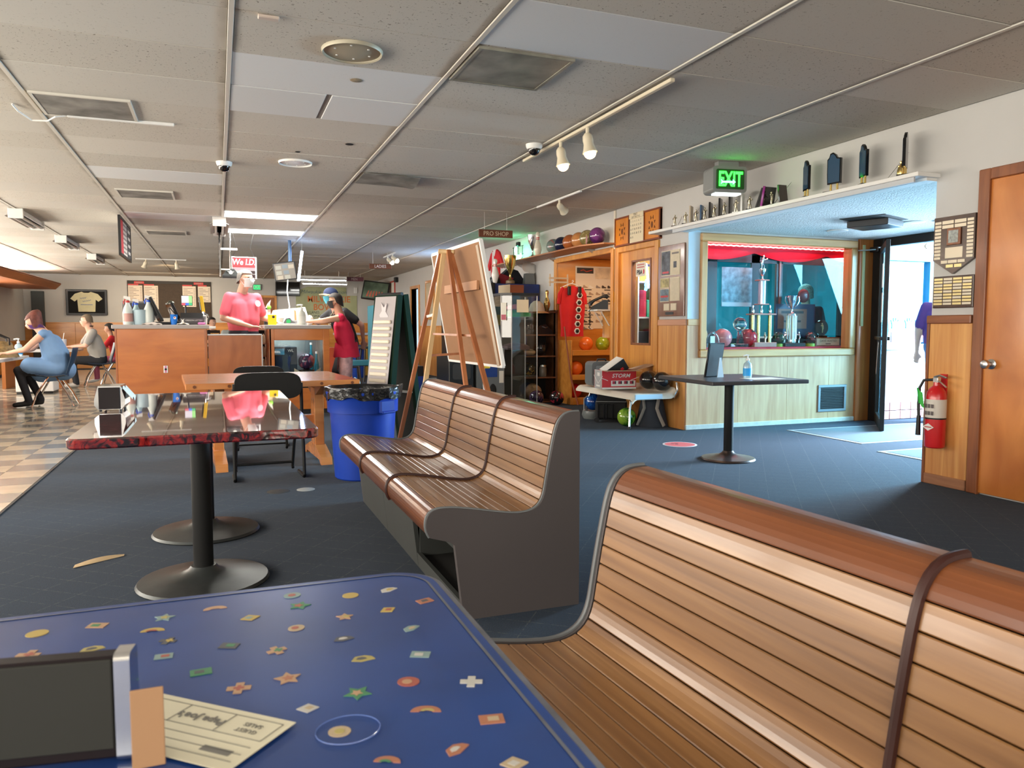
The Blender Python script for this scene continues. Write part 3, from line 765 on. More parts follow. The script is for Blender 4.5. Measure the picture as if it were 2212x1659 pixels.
# ================================================================ SNACK BAR CANOPY
t = thing('canopy', 'orange-brown canopy shelf running along the snack bar wall', 'canopy', (-4.4, 15.0, 2.15)); o = Vector(t.location)
can = WOOD('canopy_wood', srgb(150, 84, 46), srgb(178, 108, 64), 'y', 8, .5, .1)
G(o).prism([(XL, 2.15), (-3.95, 2.15), (-3.82, 2.28), (-3.82, 2.30), (XL, 2.30)], 'y', 6.0, 23.1).build('shelf', can, t)
G(o).box(-3.86, -3.82, 6.0, 23.1, 2.285, 2.315, c=.004).build('lip', can, t)
G(o).box(-4.32, -4.26, 19.6, 19.66, 2.30, ZC).build('post', M('post_cream', (.7, .62, .5), .5), t)

# ================================================================ FAR WALLS: frames, mural, menu board, doors
def wallbox_y(name, lab, cat, x0, x1, z0, z1, d, y=YB): return thing(name, lab, cat, ((x0+x1)/2, y, (z0+z1)/2))
t = wallbox_y('framed_shirt', 'cream bowling shirt mounted in a large black display frame', 'frame', -3.93, -2.90, 1.50, 2.22, .06); o = Vector(t.location)
G(o).box(-3.93, -2.90, YB-.06, YB-.001, 1.50, 2.22, c=.01).build('frame', blackp, t)
G(o).box(-3.87, -2.96, YB-.0615, YB-.06, 1.555, 2.165).build('backing', M('velvet_black', (.006, .006, .007), .9), t)
shirt = [(-.22, -.27), (.22, -.27), (.24, .08), (.31, .02), (.42, .10), (.30, .24), (.12, .30), (.06, .27), (-.06, .27), (-.12, .30), (-.30, .24), (-.42, .10), (-.31, .02), (-.24, .08)]
G().prism([(a*.95, b*.98) for a, b in shirt], 'y', -.075, -.062).build('shirt', M('shirt_cream', (.74, .70, .46), .85, noise=.05, nscale=8), t)
sbl = M('shirt_blue', (.15, .22, .45), .7)
for x0, z0, n in ((-.16, .10, 6), (-.10, .02, 8)):
 G().tube([(x0+.028*k*.5, -.076, z0+.018*k*.3*.5+.02*math.sin(k*1.9)) for k in range(2*n)], .005, 5).build('script_print', sbl, t)
G().box(-.15, .15, -.0765, -.075, -.075, -.06).build('script_print', sbl, t)
t = wallbox_y('menu_board', 'brown menu board with four pale price lists and red headers', 'menu board', -2.38, -.15, 1.44, 2.50, .05); o = Vector(t.location)
G(o).box(-2.38, -.15, YB-.04, YB-.001, 1.44, 2.50, c=.006).build('board', M('board_brown', (.055, .035, .022), .7, noise=.15), t)
G(o).box(-2.38, -.15, YB-.05, YB-.04, 2.42, 2.50).build('header_rail', M('rail_dark', (.03, .025, .022), .6), t)
mp = M('menu_paper', (.80, .70, .58), .8); ml = M('menu_ink', (.36, .28, .24), .8); mr = M('menu_red', (.66, .08, .08), .6)
for k, (a, b, z0) in enumerate(((-2.36, -1.99, 1.85), (-1.95, -1.58, 1.68), (-.93, -.57, 1.76), (-.51, -.17, 1.90))):
 G(o).box(a, b, YB-.052, YB-.046, z0, 2.36).build('price_list', mp, t)
 for q in range(int((2.32-z0)/.045)):
  z = 2.30 - q*.045
  for e0, e1 in ((a+.025, a+.14+.07*((q*7+k) % 3)), (b-.06, b-.02)): G(o).box(e0, e1, YB-.0535, YB-.052, z-.008, z+.008).build('print_line', ml, t)
 G(o).box(a, b-.1, YB-.056, YB-.05, 2.365, 2.40).build('header', mr, t)
for a, w in ((-2.2, 'MENU'), (-.62, 'SPECIALS')):
 G(o).box(a, a+.26, YB-.062, YB-.055, 2.41, 2.475).build('header', mr, t)
 G(o).box(a+.05, a+.21, YB-.0635, YB-.062, 2.43, 2.452).build('print_line', ml, t)
t = wallbox_y('mural', 'faded green and tan wall mural advertising sixteen lanes', 'mural', 2.3, 4.15, 1.31, 2.42, .02); o = Vector(t.location)
mur = M('mural_green', (.40, .42, .24), .8, noise=.14, nscale=2.5)
G(o).prism([(2.28, 1.31), (3.80, 1.31), (4.15, 1.43), (4.15, 2.16), (3.82, 2.16), (3.82, 2.42), (2.9, 2.42), (2.62, 2.42), (2.28, 2.26)], 'y', YB-.02, YB-.001).build('panel', mur, t)
G(o).prism([(2.5, 1.32), (2.9, 1.32), (3.35, 1.95), (3.2, 2.0)], 'y', YB-.0215, YB-.02).build('ray', M('mural_ray', (.48, .50, .32), .8), t)
G(o).prism([(2.9, 1.5), (3.3, 1.5), (3.3, 1.9)], 'y', YB-.0212, YB-.02).build('ray', M('mural_tan', (.52, .40, .24), .8), t)
mo = M('mural_orange', (.62, .17, .05), .7); mk = M('mural_ink', (.03, .04, .05), .8)
text_mesh('MILWAUKIE', .27, mo, 'lettering', t, (3.28-o.x, YB-.023-o.y, 2.03-o.z), RY, .002, sx=.92, bold=.004)
text_mesh('BOWL', .27, mo, 'lettering', t, (3.15-o.x, YB-.023-o.y, 1.78-o.z), RY, .002, sx=.9, bold=.004)
text_mesh('Milwaukie  Recreation', .155, M('mural_slate', (.10, .16, .17), .8), 'lettering', t, (3.12-o.x, YB-.023-o.y, 2.26-o.z), RY, .001, shear=.3)
for k, w in enumerate(('16 LANES', 'AUTOMATIC', 'PIN SETTING')):
 text_mesh(w, .115, mk, 'lettering', t, (2.55-o.x, YB-.023-o.y, 1.62-.115*k-o.z), RY, .001, align='LEFT', sx=.9)
# tv on the back wall, exit sign beyond, white box, door
t = wallbox_y('wall_tv', 'black flat television on the back wall behind the counter', 'television', 1.70, 2.40, 2.13, 2.55, .08); o = Vector(t.location)
G(o).box(1.68, 2.40, YB-.09, YB-.03, 2.12, 2.55, c=.01).build('bezel', blackp, t)
G(o).box(1.70, 2.38, YB-.092, YB-.09, 2.14, 2.53).build('screen', blackg, t)
G(o).box(1.95, 2.13, YB-.03, YB-.001, 2.25, 2.42).build('bracket', blackm, t)
t = wallbox_y('exit_sign', 'small green-lit exit sign on the back wall behind the pink-shirt man', 'exit sign', 1.02, 1.26, 2.28, 2.46, .06); o = Vector(t.location)
G(o).box(1.02, 1.26, YB-.07, YB-.001, 2.28, 2.46, c=.006).build('housing', greym, t)
G(o).box(1.04, 1.24, YB-.072, YB-.07, 2.30, 2.44).build('face', EM('exit_face_far', (.02, .7, .2), 1.0), t)
text_mesh('EXIT', .12, white, 'lettering', t, (0, -.074, 0), RY, .001)
tag(G((4.12, YB, 2.32)).box(4.06, 4.17, YB-.05, YB-.001, 2.24, 2.42, c=.01).build('wall_box', whitep), 'small white plastic alarm box on the back wall beside the mural', 'alarm box')
d = struct(G().box(1.18, 1.64, YB-.03, YB-.001, 0, 2.06, c=.004).build('door_3', WOOD('far_door', srgb(140, 82, 40), srgb(168, 104, 56), 'z', 8, .4)))
for a in ((1.11, 1.18, 0, 2.13), (1.64, 1.71, 0, 2.13), (1.18, 1.64, 2.06, 2.13)): G().box(a[0], a[1], YB-.045, YB-.001, a[2], a[3], c=.004).build('door_frame', oakdoor, d)
# far door opening in the right wall with frame and dark room beyond
d = struct(G().box(XR+.60, XR+.64, 18.4, 20.4, 0, 2.5).build('door_4', M('olive_room', (.16, .15, .07), .8)))
for a in ((18.87, 18.95, 0, 2.23), (19.75, 19.83, 0, 2.23), (18.95, 19.75, 2.15, 2.23)): G().box(XR-.03, XR+.13, a[0], a[1], a[2], a[3], c=.005).build('door_frame', oakdoor, d)
G().box(XR+.1, XR+.14, 19.0, 19.32, 1.0, 1.95).build('dark_hanging', blackp, d)
G().box(XR+.09, XR+.1, 19.1, 19.3, 1.85, 2.02).build('notice', paperw, d)
# pictures and mirror on the far right wall
def wall_pic(name, lab, cat, y0, y1, z0, z1, fm, pm, d=.03, fw=.04):
 t = thing(name, lab, cat, (XR, (y0+y1)/2, (z0+z1)/2)); o = Vector(t.location)
 g = G(o)
 for a in ((y0, y1, z0, z0+fw), (y0, y1, z1-fw, z1), (y0, y0+fw, z0+fw, z1-fw), (y1-fw, y1, z0+fw, z1-fw)): g.box(XR-d, XR-.001, *a)
 g.build('frame', fm, t)
 G(o).box(XR-d*.6, XR-.001, y0+fw, y1-fw, z0+fw, z1-fw).build('picture', pm, t)
 return t
mural2 = M('print_sage', (.44, .44, .30), .7, noise=.3, nscale=5)
wall_pic('framed_poster', 'tall oak-framed tan poster past the far doorway', 'poster', 17.45, 18.25, 1.34, 2.28, oakdoor, M('print_tan', (.55, .46, .32), .7, noise=.2, nscale=4), fw=.06)
wall_pic('wall_mirror', 'wall mirror on the pale wall beside the far doorway', 'mirror', 20.0, 20.85, 1.36, 1.88, chrome, M('mirror', (.75, .78, .78), .03, metal=1))
wall_pic('wall_notice', 'small white notice above the far mirror', 'notice', 20.3, 20.95, 1.95, 2.08, white, paperw, fw=.015)
wall_pic('red_pennant', 'narrow red and white framed print high on the far wall', 'picture', 21.7, 22.3, 2.05, 2.5, M('frame_red', (.5, .06, .05), .5), paperw)
wall_pic('green_print', 'upper pale green print by the back corner', 'picture', 23.4, 24.2, 2.02, 2.42, M('frame_sage', (.2, .24, .2), .5), mural2)
wall_pic('green_print', 'lower pale green print by the back corner', 'picture', 23.4, 24.2, 1.42, 1.9, MATS['frame_sage'], mural2)
tag(G((4.75, 21.4, 2.5)).box(4.70, 4.799, 21.3, 21.45, 2.43, 2.57, c=.01).build('wall_speaker', blackp), 'tiny black speaker box high on the far right wall', 'speaker')
# far wall television on an arm, tilted
t = thing('wall_tv', 'tilted dark television with red picture high in the back corner', 'television', (4.35, 22.3, 2.22)); t.rotation_euler = (-.25, .12, -.5)
G().box(-.40, .40, -.04, .04, -.28, .28, c=.012).build('bezel', blackp, t)
G().box(-.36, .36, -.043, -.04, -.24, .24).build('screen', M('tv_scene', (.10, .14, .10), .15, noise=.6, nscale=3), t)
for k in range(6): G().prism([(-.26+.09*k, -.2), (-.20+.09*k, -.2), (-.18+.08*k, -.02), (-.21+.08*k, -.02)], 'y', -.045, -.043).build('image_bar', M('tv_red', (.45, .10, .06), .4), t)
G().cyl((.05, .04, .1), (.42, .25, .40), .02, n=8).build('arm', blackm, t)

# ================================================================ RIGHT WALL, NEAR PART
# ---- flush birch door with knob
door1 = struct(G().box(XR-.020, XR-.001, 2.72, 3.602, .012, 2.10, c=.002).build('door_1', birch))
for a in ((3.602, 3.685, 0, 2.175), (2.63, 2.72, 0, 2.175), (2.72, 3.602, 2.10, 2.175)):
 G().box(XR-.034, XR-.001, *a, c=.006).build('door_frame', trimD, door1)
G().box(XR-.040, XR-.001, 3.600, 3.612, 0, 2.10, c=.003).build('door_stop', trimD, door1)
kn = G(); kn.X = Matrix.Translation((XR-.02, 3.545, .885)) @ Matrix.Rotation(-PI/2, 4, 'Y')
kn.lathe([(0, 0), (.034, 0), (.034, .005), (.016, .012), (.014, .035), (.026, .045), (.031, .060), (.026, .074), (.012, .080), (0, .080)], n=24)
kn.build('door_knob', steel, door1)
# ---- home-plate award plaque
wal = WOOD('walnut', srgb(58, 36, 26), srgb(78, 50, 34), 'z', 18, .3, .4)
brp = M('plate_pale', (.62, .56, .44), .35, metal=.55); brg = M('plate_gold', (.72, .60, .30), .28, metal=.8)
def pl(o, y0, y1, z0, z1, m, par, x=XR-.026, t=.003, name='name_plate'):
 par = par.children[0]
 return G(o).box(x-t, x, y0, y1, z0, z1, c=.001).build(name, m, par)
t = thing('award_plaque', 'walnut home-plate shaped plaque with rows of pale name plates and a photo', 'plaque', (XR, 3.86, 1.70)); o = Vector(t.location)
G(o).prism([(3.70, 1.90), (3.70, 1.60), (3.86, 1.50), (4.015, 1.60), (4.015, 1.90)], 'x', XR-.026, XR-.001).build('board', wal, t)
for r in range(11):
 z = 1.870 - .0245*r
 for y0, y1 in ((3.709, 3.757), (3.957, 4.006)): pl(o, y0, y1, z-.019, z, brp, t)
for r in range(2):
 for y0, y1 in ((3.765, 3.853), (3.861, 3.950)): pl(o, y0, y1, 1.848-.03*r, 1.872-.03*r, brp, t)
for y0, y1 in ((3.765, 3.82), (3.825, 3.895), (3.90, 3.95)): pl(o, y0, y1, 1.575, 1.597, brp, t)
for y0, y1 in ((3.79, 3.845), (3.855, 3.91)): pl(o, y0, y1, 1.545, 1.567, brg, t)
ph = G(o).box(XR-.038, XR-.026, 3.80, 3.905, 1.70, 1.815, c=.003).build('photo_frame', trimD, t)
G(o).box(XR-.040, XR-.038, 3.815, 3.890, 1.715, 1.80).build('photo', M('photo_grey', (.35, .38, .36), .3, noise=.4, nscale=60), ph)
pl(o, 3.785, 3.92, 1.61, 1.685, brp, t)
t = thing('name_plaque', 'rectangular walnut plaque with four columns of gold name plates', 'plaque', (XR, 3.85, 1.37)); o = Vector(t.location)
G(o).box(XR-.026, XR-.001, 3.695, 4.005, 1.265, 1.487, c=.004).build('board', wal, t)
for c in range(4):
 for r in range(9): pl(o, 3.708+.074*c, 3.774+.074*c, 1.458-.0215*r-.0, 1.474-.0215*r, brg if (c*3+r*5) % 7 < 4 else brp, t)
# ---- fire extinguisher
t = thing('fire_extinguisher', 'red fire extinguisher with green tag hung on the oak wall panel', 'fire extinguisher', (4.715, 3.895, .28))
G().lathe([(0, 0), (.055, 0), (.064, .008), (.066, .03), (.066, .36), (.060, .395), (.042, .425), (.022, .44), (.020, .465), (0, .465)], n=28).build('cylinder', redp, t)
G().lathe([(.0665, .215), (.0672, .215), (.0672, .345), (.0665, .345)], n=28).build('label', M('ext_label', (.62, .58, .52), .5), t)
g = G()
for k in range(3):
 for q in range(2): g.box(-.0705, -.0685, -.036+.026*k, -.018+.026*k, .235+.05*q, .262+.05*q)
g.build('label_print', M('ext_ink', (.12, .10, .10), .5), t)
G().lathe([(.0668, .205), (.068, .205), (.068, .216), (.0668, .216)], n=28).build('label_band', blackp, t)
G().prism([(-.045, .15), (0, .124), (.045, .15), (0, .176)], 'x', -.0695, -.0665).build('diamond_badge', white, t)
G().box(-.0702, -.0695, -.028, .028, .147, .153).build('badge_print', redp, t)
G().box(-.018, .018, -.02, .02, .46, .50, c=.004).build('valve', steel, t)
G().tube([(0, .02, .50), (-.02, -.04, .515), (-.03, -.10, .50)], .007, 8).build('handle', steel, t)
G().tube([(0, .02, .485), (-.02, -.05, .465), (-.03, -.10, .435)], .006, 8).build('lever', steel, t)
G().tube([(-.0, .03, .48), (-.03, .08, .475), (-.04, .105, .42), (-.045, .105, .30), (-.045, .10, .22)], .010, 10).build('hose', blackp, t)
G().cyl((-.045, .10, .22), (-.045, .10, .08), .013, .017, 12).build('nozzle', blackp, t)
G().grid(lambda u, v: (-.080 - .012*math.sin(3*u), .075 - .05*u + .02*v, .31 + .11*v - .02*u + .01*math.sin(5*u)), 5, 5, th=(.001, 0, 0)).build('service_tag', M('tag_green', (.03, .42, .05), .6), t)
G().box(.06, .084, -.025, .025, .05, .52).build('wall_bracket', redp, t)

# ================================================================ TROPHY SHELF OVER THE ALCOVE
t = thing('trophy_shelf', 'long white shelf above the entrance alcove holding trophies', 'shelf', (4.70, 5.75, 2.20)); o = Vector(t.location)
G(o).box(4.58, XR-.0, 4.0, 7.56, 2.185, 2.215, c=.003).build('board', white, t)
G(o).box(4.60, 4.615, 4.05, 7.1, 2.150, 2.185).build('edge_strip', M('edge_grey', (.52, .54, .56), .4), t)
G(o).box(4.70, XR, 4.03, 7.1, 2.165, 2.185).build('batten', white, t)
SZ = 2.216
def figure_mesh(h, m):
 """bowler figure about to release the ball, h tall, looking to -X"""
 k = h/.14
 g = G()
 P = lambda x, y, z: (x*k, y*k, z*k)
 g.tube([P(.012, .012, 0), P(.006, .010, .03), P(.010, .006, .062)], [.006*k, .007*k, .009*k], 8)
 g.tube([P(-.018, -.012, 0), P(-.016, -.010, .03), P(.004, -.005, .062)], [.006*k, .007*k, .009*k], 8)
 g.tube([P(.006, 0, .058), P(.002, 0, .08), P(-.006, 0, .105), P(-.008, 0, .114)], [.012*k, .013*k, .015*k, .006*k], 10)
 g.sph(P(-.010, 0, .126), .011*k, (1, .9, 1.2), 10, 8)
 g.tube([P(-.006, .015, .104), P(.012, .022, .085), P(.030, .018, .078)], [.005*k, .0045*k, .004*k], 7)
 g.tube([P(-.006, -.015, .104), P(-.026, -.020, .092), P(-.040, -.014, .098)], [.005*k, .0045*k, .004*k], 7)
 g.sph(P(-.045, -.012, .100), .009*k, (1, 1, 1), 10, 8)
 return g.mesh('figure', m)
gold_f = M('figure_gold', (.66, .60, .44), .3, metal=1.0)
fig_g = figure_mesh(.118, gold_f); fig_s = figure_mesh(.135, silver)
def put_mesh(me, name, par, loc, rz=0.0):
 o = bpy.data.objects.new(name, me); C.objects.link(o); o.parent = par; o.location = loc; o.rotation_euler = (0, 0, rz); return o
blkmarb = M('black_marble', (.02, .018, .018), .15, coat=.5)
browns = M('trophy_brown', (.045, .028, .022), .2, coat=.4)
small = [(7.10, 'open', 'small gold bowler trophy on a flat black base at the end of the shelf', .11, 0),
         (6.90, 'tan', 'gold bowler trophy with a tan slab next to the endmost trophy', .17, 0),
         (6.71, 'blue', 'small bowler trophy with a slim blue slab', .15, 0),
         (6.56, 'black', 'small bowler trophy between the blue slab and another black slab', .155, 0),
         (6.40, 'black', 'small bowler trophy with black slab, third from the wide-spaced ones', .17, 0),
         (6.24, 'black', 'small bowler trophy with a black slab left of the white one', .18, 0),
         (6.06, 'white', 'small bowler trophy on a white base with a thin white slab', .175, 0),
         (5.86, 'lean', 'bowler trophy with a tilted black slab beside the purple plaque', .19, 0)]
slabm = {'open': None, 'tan': M('slab_tan', (.50, .42, .30), .4), 'blue': M('slab_blue', (.06, .12, .22), .2), 'black': blkmarb, 'white': white, 'lean': blackp}
for y, kind, lab, h, _ in small:
 t = thing('bowler_trophy', lab, 'trophy', (4.66, y, SZ), .72, 'row of small bowler trophies on the shelf')
 G().box(-.045, .045, -.055, .055, 0, .012, c=.002).build('base', white if kind == 'white' else blkmarb, t)
 put_mesh(fig_g, 'figure', t, (-.005, .026, .012), .4)
 if slabm[kind]:
  g = G()
  if kind == 'lean': g.X = Matrix.Rotation(.30, 4, 'X')
  g.box(-.045, .06, -.040, -.022, .012, h+.02, c=.003).build('slab', slabm[kind], t)
 else:
  G().tube([(0, .0, .012), (0, -.03, .06), (0, -.05, .11)], .002, 5).build('rod', steel, t)
# leaning pieces
t = thing('award_slab', 'purple-edged dark award slab leaning on the trophy shelf', 'award', (4.67, 5.70, SZ)); t.rotation_euler = (.22, 0, 0)
G().box(-.06, .07, -.030, -.012, .015, .185, c=.002).build('slab', blkmarb, t)
G().box(-.064, -.058, -.034, -.008, .015, .19).build('edge', M('purple_edge', (.26, .01, .20), .3), t)
tag(G((4.68, 5.52, SZ)).prism([(5.465, SZ), (5.48, SZ), (5.508, SZ+.17), (5.494, SZ+.17)], 'x', 4.64, 4.73).build('award_slab', browns), 'plain dark brown slab leaning beside the purple-edged one', 'award')
t = thing('bowler_trophy', 'gold bowler trophy alone between the purple slab and the tall plaques', 'trophy', (4.66, 5.60, SZ), 0, 'row of small bowler trophies on the shelf')
G().box(-.045, .045, -.05, .05, 0, .012, c=.002).build('base', blkmarb, t); put_mesh(fig_g, 'figure', t, (0, .0, .012), .4)
# tall state-outline plaques on twin gold columns
bluegl = M('plaque_blue', (.035, .075, .13), .12, coat=.5)
out = [(-.062, .0), (.058, .0), (.062, .08), (.062, .20), (.045, .215), (.036, .245), (.01, .252), (-.012, .235), (-.03, .205), (-.062, .20)]
for i, (y, lab) in enumerate(((5.19, 'tall dark plaque trophy on gold columns beside the small bowlers'), (4.88, 'tall blue-faced plaque trophy turned outward on gold columns'), (4.58, 'tall dark plaque trophy seen edge-on above the alcove'), (4.20, 'tall dark plaque trophy at the shelf end beside two gold pins'))):
 t = thing('plaque_trophy', lab, 'trophy', (4.68, y, SZ), (1.18, 1.75, 1.18, .60)[i], 'tall plaque trophies on the shelf')
 G().box(-.075, .075, -.045, .045, 0, .014, c=.002).build('base', blkmarb, t)
 for s in (-1, 1): G().cyl((s*.03, 0, .014), (s*.03, 0, .075), .009, n=12).build('column', brass, t)
 G().prism([(a, b+.07) for a, b in out], 'y', -.010, .010).build('plaque', blackg, t)
 G().prism([(a*.86, b*.9+.082) for a, b in out], 'y', .010, .013).build('face', bluegl, t)
 if i == 3:
  for q, (dy, hh) in enumerate(((.05, .10), (.085, .07))):
   G((0, 0, 0)).lathe([(0, 0), (.014*hh/.1, 0), (.018*hh/.1, hh*.3), (.010*hh/.1, hh*.62), (.006*hh/.1, hh*.75), (.010*hh/.1, hh*.9), (0, hh)], (-.045, .0+dy*.4, .014), 14).build('pin', brass, t)
# thin support wires
for y0, y1 in ((7.02, 6.83), (5.68, 5.49), (4.42, 4.26)):
 tag(G((4.72, y0, SZ)).tube([(4.72, y0, SZ+.001), (4.78, y1, SZ+.20)], .002, 5).build('support_wire', steel), 'thin steel wire stay rising from the trophy shelf to the wall', 'wire', 'shelf stay wires')

# ================================================================ DISPLAY CASE CONTENTS (behind window_1)
CZ = .905
case = thing('display_case', 'lit display case lined in red behind the wood-framed window', 'display case', (6.05, 7.33, .8)); o = Vector(case.location)
redc = M('red_cloth', (.55, .012, .03), .7);
G(o).box(4.97, 7.40, 7.245, 7.46, .82, CZ, c=.004).build('deck', redc, case)
G(o).box(4.97, 4.99, 7.245, 7.46, CZ, 2.3).build('side_lining', M('red_lining', (.40, .012, .02), .3, coat=.4), case)
G(o).box(7.385, 7.405, 7.245, 7.46, CZ, 2.3).build('side_lining', M('case_brown', (.045, .018, .014), .4), case)
def swag(u, v):
 x = 4.99 + 2.39*u;
 sag = .09*abs(math.sin(u*PI*2.2+.35))
 return (x, 7.25 + .18*v, 2.12 - .01*v - (.10 + sag)*v**1.4 + .012*math.sin(u*38)*(1-v))
G(o).grid(swag, 60, 10, th=(0, .004, .004)).build('swag', M('swag_red', (.62, .012, .035), .45), case)
G(o).tube([(4.99+2.38*k/60, 7.235, 2.066 - .006*(k % 2)) for k in range(61)], .007, 6).build('rope_light', EM('rope_red', (1.0, .22, .18), 14), case)
area('case_light', (6.16, 7.30, 2.03), (0, 0, 0), 2.2, .08, 9, (1.0, .24, .20))
# dark back frame with openings onto the shop behind
g = G(o)
for a in ((4.99, 5.45, CZ, 2.0), (5.94, 6.06, CZ, 2.0), (6.31, 6.40, CZ, 2.0), (7.28, 7.385, CZ, 2.0)): g.box(a[0], a[1], 7.46, 7.49, a[2], a[3])
g.box(4.99, 7.385, 7.46, 7.49, CZ, CZ+.10); g.box(4.99, 7.385, 7.46, 7.49, 1.90, 2.3)
g.build('back_frame', M('back_black', (.010, .012, .014), .4), case)
G(o).box(6.345, 6.37, 7.45, 7.46, CZ, 2.0).build('back_post', WOOD('back_post', srgb(110, 62, 36), srgb(140, 84, 50), 'z', 14, .4), case)
G(o).box(5.45, 5.94, 7.472, 7.476, CZ+.10, 1.90).build('back_pane', GLASS('back_glass', (.55, .9, .95), .06), case)
G(o).box(6.40, 7.28, 7.472, 7.476, CZ+.10, 1.90).build('back_pane', MATS['back_glass'], case)
def ball(name, lab, x, y, z, m, r=.108, grp=None, holes=True, cat='bowling ball'):
 t = thing(name, lab, cat, (x, y, z), random.uniform(0, 6), grp)
 G().sph((0, 0, r), r, nu=28, nv=18).build('shell', m, t)
 if holes:
  b = G()
  for ax, el in ((.0, .75), (.28, .80), (.13, 1.08)):
   d = Vector((math.cos(ax)*math.cos(el), math.sin(ax)*math.cos(el), math.sin(el)))
   b.cyl(Vector((0, 0, r)) + d*(r-.004), Vector((0, 0, r)) + d*(r+.0006), .012, n=12)
  b.build('finger_holes', darkin, t)
 return t
# big tiered trophy
t = thing('tiered_trophy', 'tall two-tier trophy with bowler figure and gold columns in the display case', 'trophy', (6.00, 7.34, CZ));
pinkw = M('trophy_wood', (.45, .22, .16), .3, coat=.3); goldc = M('column_gold', (.75, .68, .30), .25, metal=.8); whitec = M('column_pearl', (.75, .75, .80), .15, metal=.5)
G().box(-.16, .16, -.09, .09, 0, .055, c=.004).build('base', pinkw, t)
for x in (-.125, .125): G().cyl((x, 0, .055), (x, 0, .375), .022, n=14).build('column', goldc, t)
G().cyl((0, .05, .055), (0, .05, .375), .022, n=14).build('column', goldc, t)
put_mesh(fig_g, 'figure', t, (.03, -.04, .055), .5)
G().box(-.16, .16, -.075, .085, .375, .392, c=.003).build('tier', pinkw, t)
pinp = [(0, 0), (.014, 0), (.02, .03), (.012, .058), (.007, .072), (.012, .088), (.008, .1), (0, .102)]
for x in (-.125, 0, .125): G().lathe(pinp, (x, 0, .392), 12).build('pin_ornament', silver, t)
G().box(-.07, .07, -.05, .05, .495, .508, c=.003).build('tier', pinkw, t)
G().cyl((0, 0, .508), (0, 0, .775), .045, n=18).build('column', whitec, t)
G().box(-.07, .07, -.05, .05, .775, .789, c=.003).build('tier', pinkw, t)
G().lathe([(0, 0), (.03, 0), (.01, .012), (.008, .04), (.03, .06), (.042, .10), (.044, .125), (.03, .13), (0, .13)], (0, 0, .789), 18).build('cup', silver, t)
put_mesh(figure_mesh(.16, silver), 'figure', t, (.0, 0, .919), 2.6)
# fluted cup trophy
t = thing('cup_trophy', 'silver cup trophy on a thick fluted column with two small bowlers', 'trophy', (6.45, 7.34, CZ))
G().box(-.15, .15, -.08, .08, 0, .045, c=.004).build('base', blkmarb, t)
g = G(); N = 32
g.lathe([(0, .045), (.058, .045), (.062, .07), (.057, .09), (.057, .37), (.05, .395), (.03, .405), (0, .405)], n=24)
g.build('column', silver, t)
for k in range(12):
 a = 2*PI*k/12; G().cyl((.057*math.cos(a), .057*math.sin(a), .09), (.057*math.cos(a), .057*math.sin(a), .37), .008, n=8).build('flute', silver, t)
G().lathe([(0, .405), (.026, .405), (.012, .42), (.010, .45), (.02, .47), (.045, .51), (.062, .56), (.066, .60), (.070, .61), (.064, .61), (.058, .56), (0, .50)], n=24).build('cup', chrome, t)
for s in (-1, 1):
 G().tube([(s*.062, 0, .585), (s*.10, 0, .60), (s*.105, 0, .55), (s*.07, 0, .49), (s*.04, 0, .475)], .006, 8).build('handle', chrome, t)
 put_mesh(fig_s, 'figure', t, (s*.115, -.01, .045), 0 if s > 0 else PI)
# crystal ball award, balls, small ones
t = thing('crystal_award', 'clear crystal ball award on a faceted stand', 'award', (5.68, 7.32, CZ))
cry = M('crystal', (.95, .97, 1), .02, trans=1.0, ior=1.5)
G().box(-.09, .09, -.05, .05, 0, .04, c=.004).build('base', cry, t)
G().lathe([(.05, .04), (.038, .10), (.028, .17), (.036, .195)], n=8).build('stand', cry, t)
G().sph((0, 0, .27), .078, nu=24, nv=16).build('globe', cry, t)
ball('bowling_ball', 'pale pink bowling ball beside the crystal award in the display case', 5.47, 7.36, CZ, M('ball_pink', (.62, .22, .22), .1, coat=.6))
ball('bowling_ball', 'glossy red bowling ball between the crystal award and the tiered trophy', 5.83, 7.36, CZ, M('ball_red', (.45, .02, .03), .08, coat=.8))
for x, lab, m in ((6.26, 'small dark green bowling ball on a green ring stand', ball_mat('ball_dkgreen', (.01, .05, .02), (.05, .02, .02))), (6.74, 'small black and red bowling ball on a green ring stand', ball_mat('ball_blkred', (.01, .01, .01), (.20, .03, .02)))):
 ball('bowling_ball', lab, x, 7.34, CZ+.034, m, r=.072)
 tag(G((x, 7.34, CZ)).lathe([(.034, 0), (.055, 0), (.055, .036), (.034, .03)], (x, 7.34, CZ), 20).build('ball_stand', M('ring_lime', (.30, .55, .05), .4)), 'lime green ring holding the ' + ('dark green' if x < 6.5 else 'black and red') + ' ball', 'ball stand')
ball('bowling_ball', 'copper brown bowling ball in the corner of the display case', 5.12, 7.345, CZ+.04, ball_mat('ball_copper', (.30, .12, .03), (.5, .25, .08)))
tag(G((5.12, 7.345, CZ)).lathe([(.05, 0), (.08, 0), (.07, .048), (.05, .042)], (5.12, 7.345, CZ), 18).build('ball_stand', blackp), 'black ring under the copper bowling ball', 'ball stand')
t = thing('arch_award', 'clear arched award with a small white card', 'award', (5.28, 7.29, CZ))
G().tube([(-.08*math.cos(a), 0, .06+.11*math.sin(a)) for a in [PI*k/14 for k in range(15)]], .010, 8).build('arch', cry, t)
G().box(-.03, .03, -.004, .004, .05, .13).build('card', white, t); G().box(-.09, .09, -.03, .03, 0, .05).build('base', cry, t)
t = thing('name_board', 'tan wooden name board lying on a dark base under a round glass award', 'plaque', (6.99, 7.33, CZ))
G().box(-.19, .19, -.02, .02, 0, .11, c=.004).build('board', trimD, t)
G().box(-.175, .175, -.0225, -.02, .014, .096).build('plate', M('plate_tan', (.62, .48, .30), .4), t)
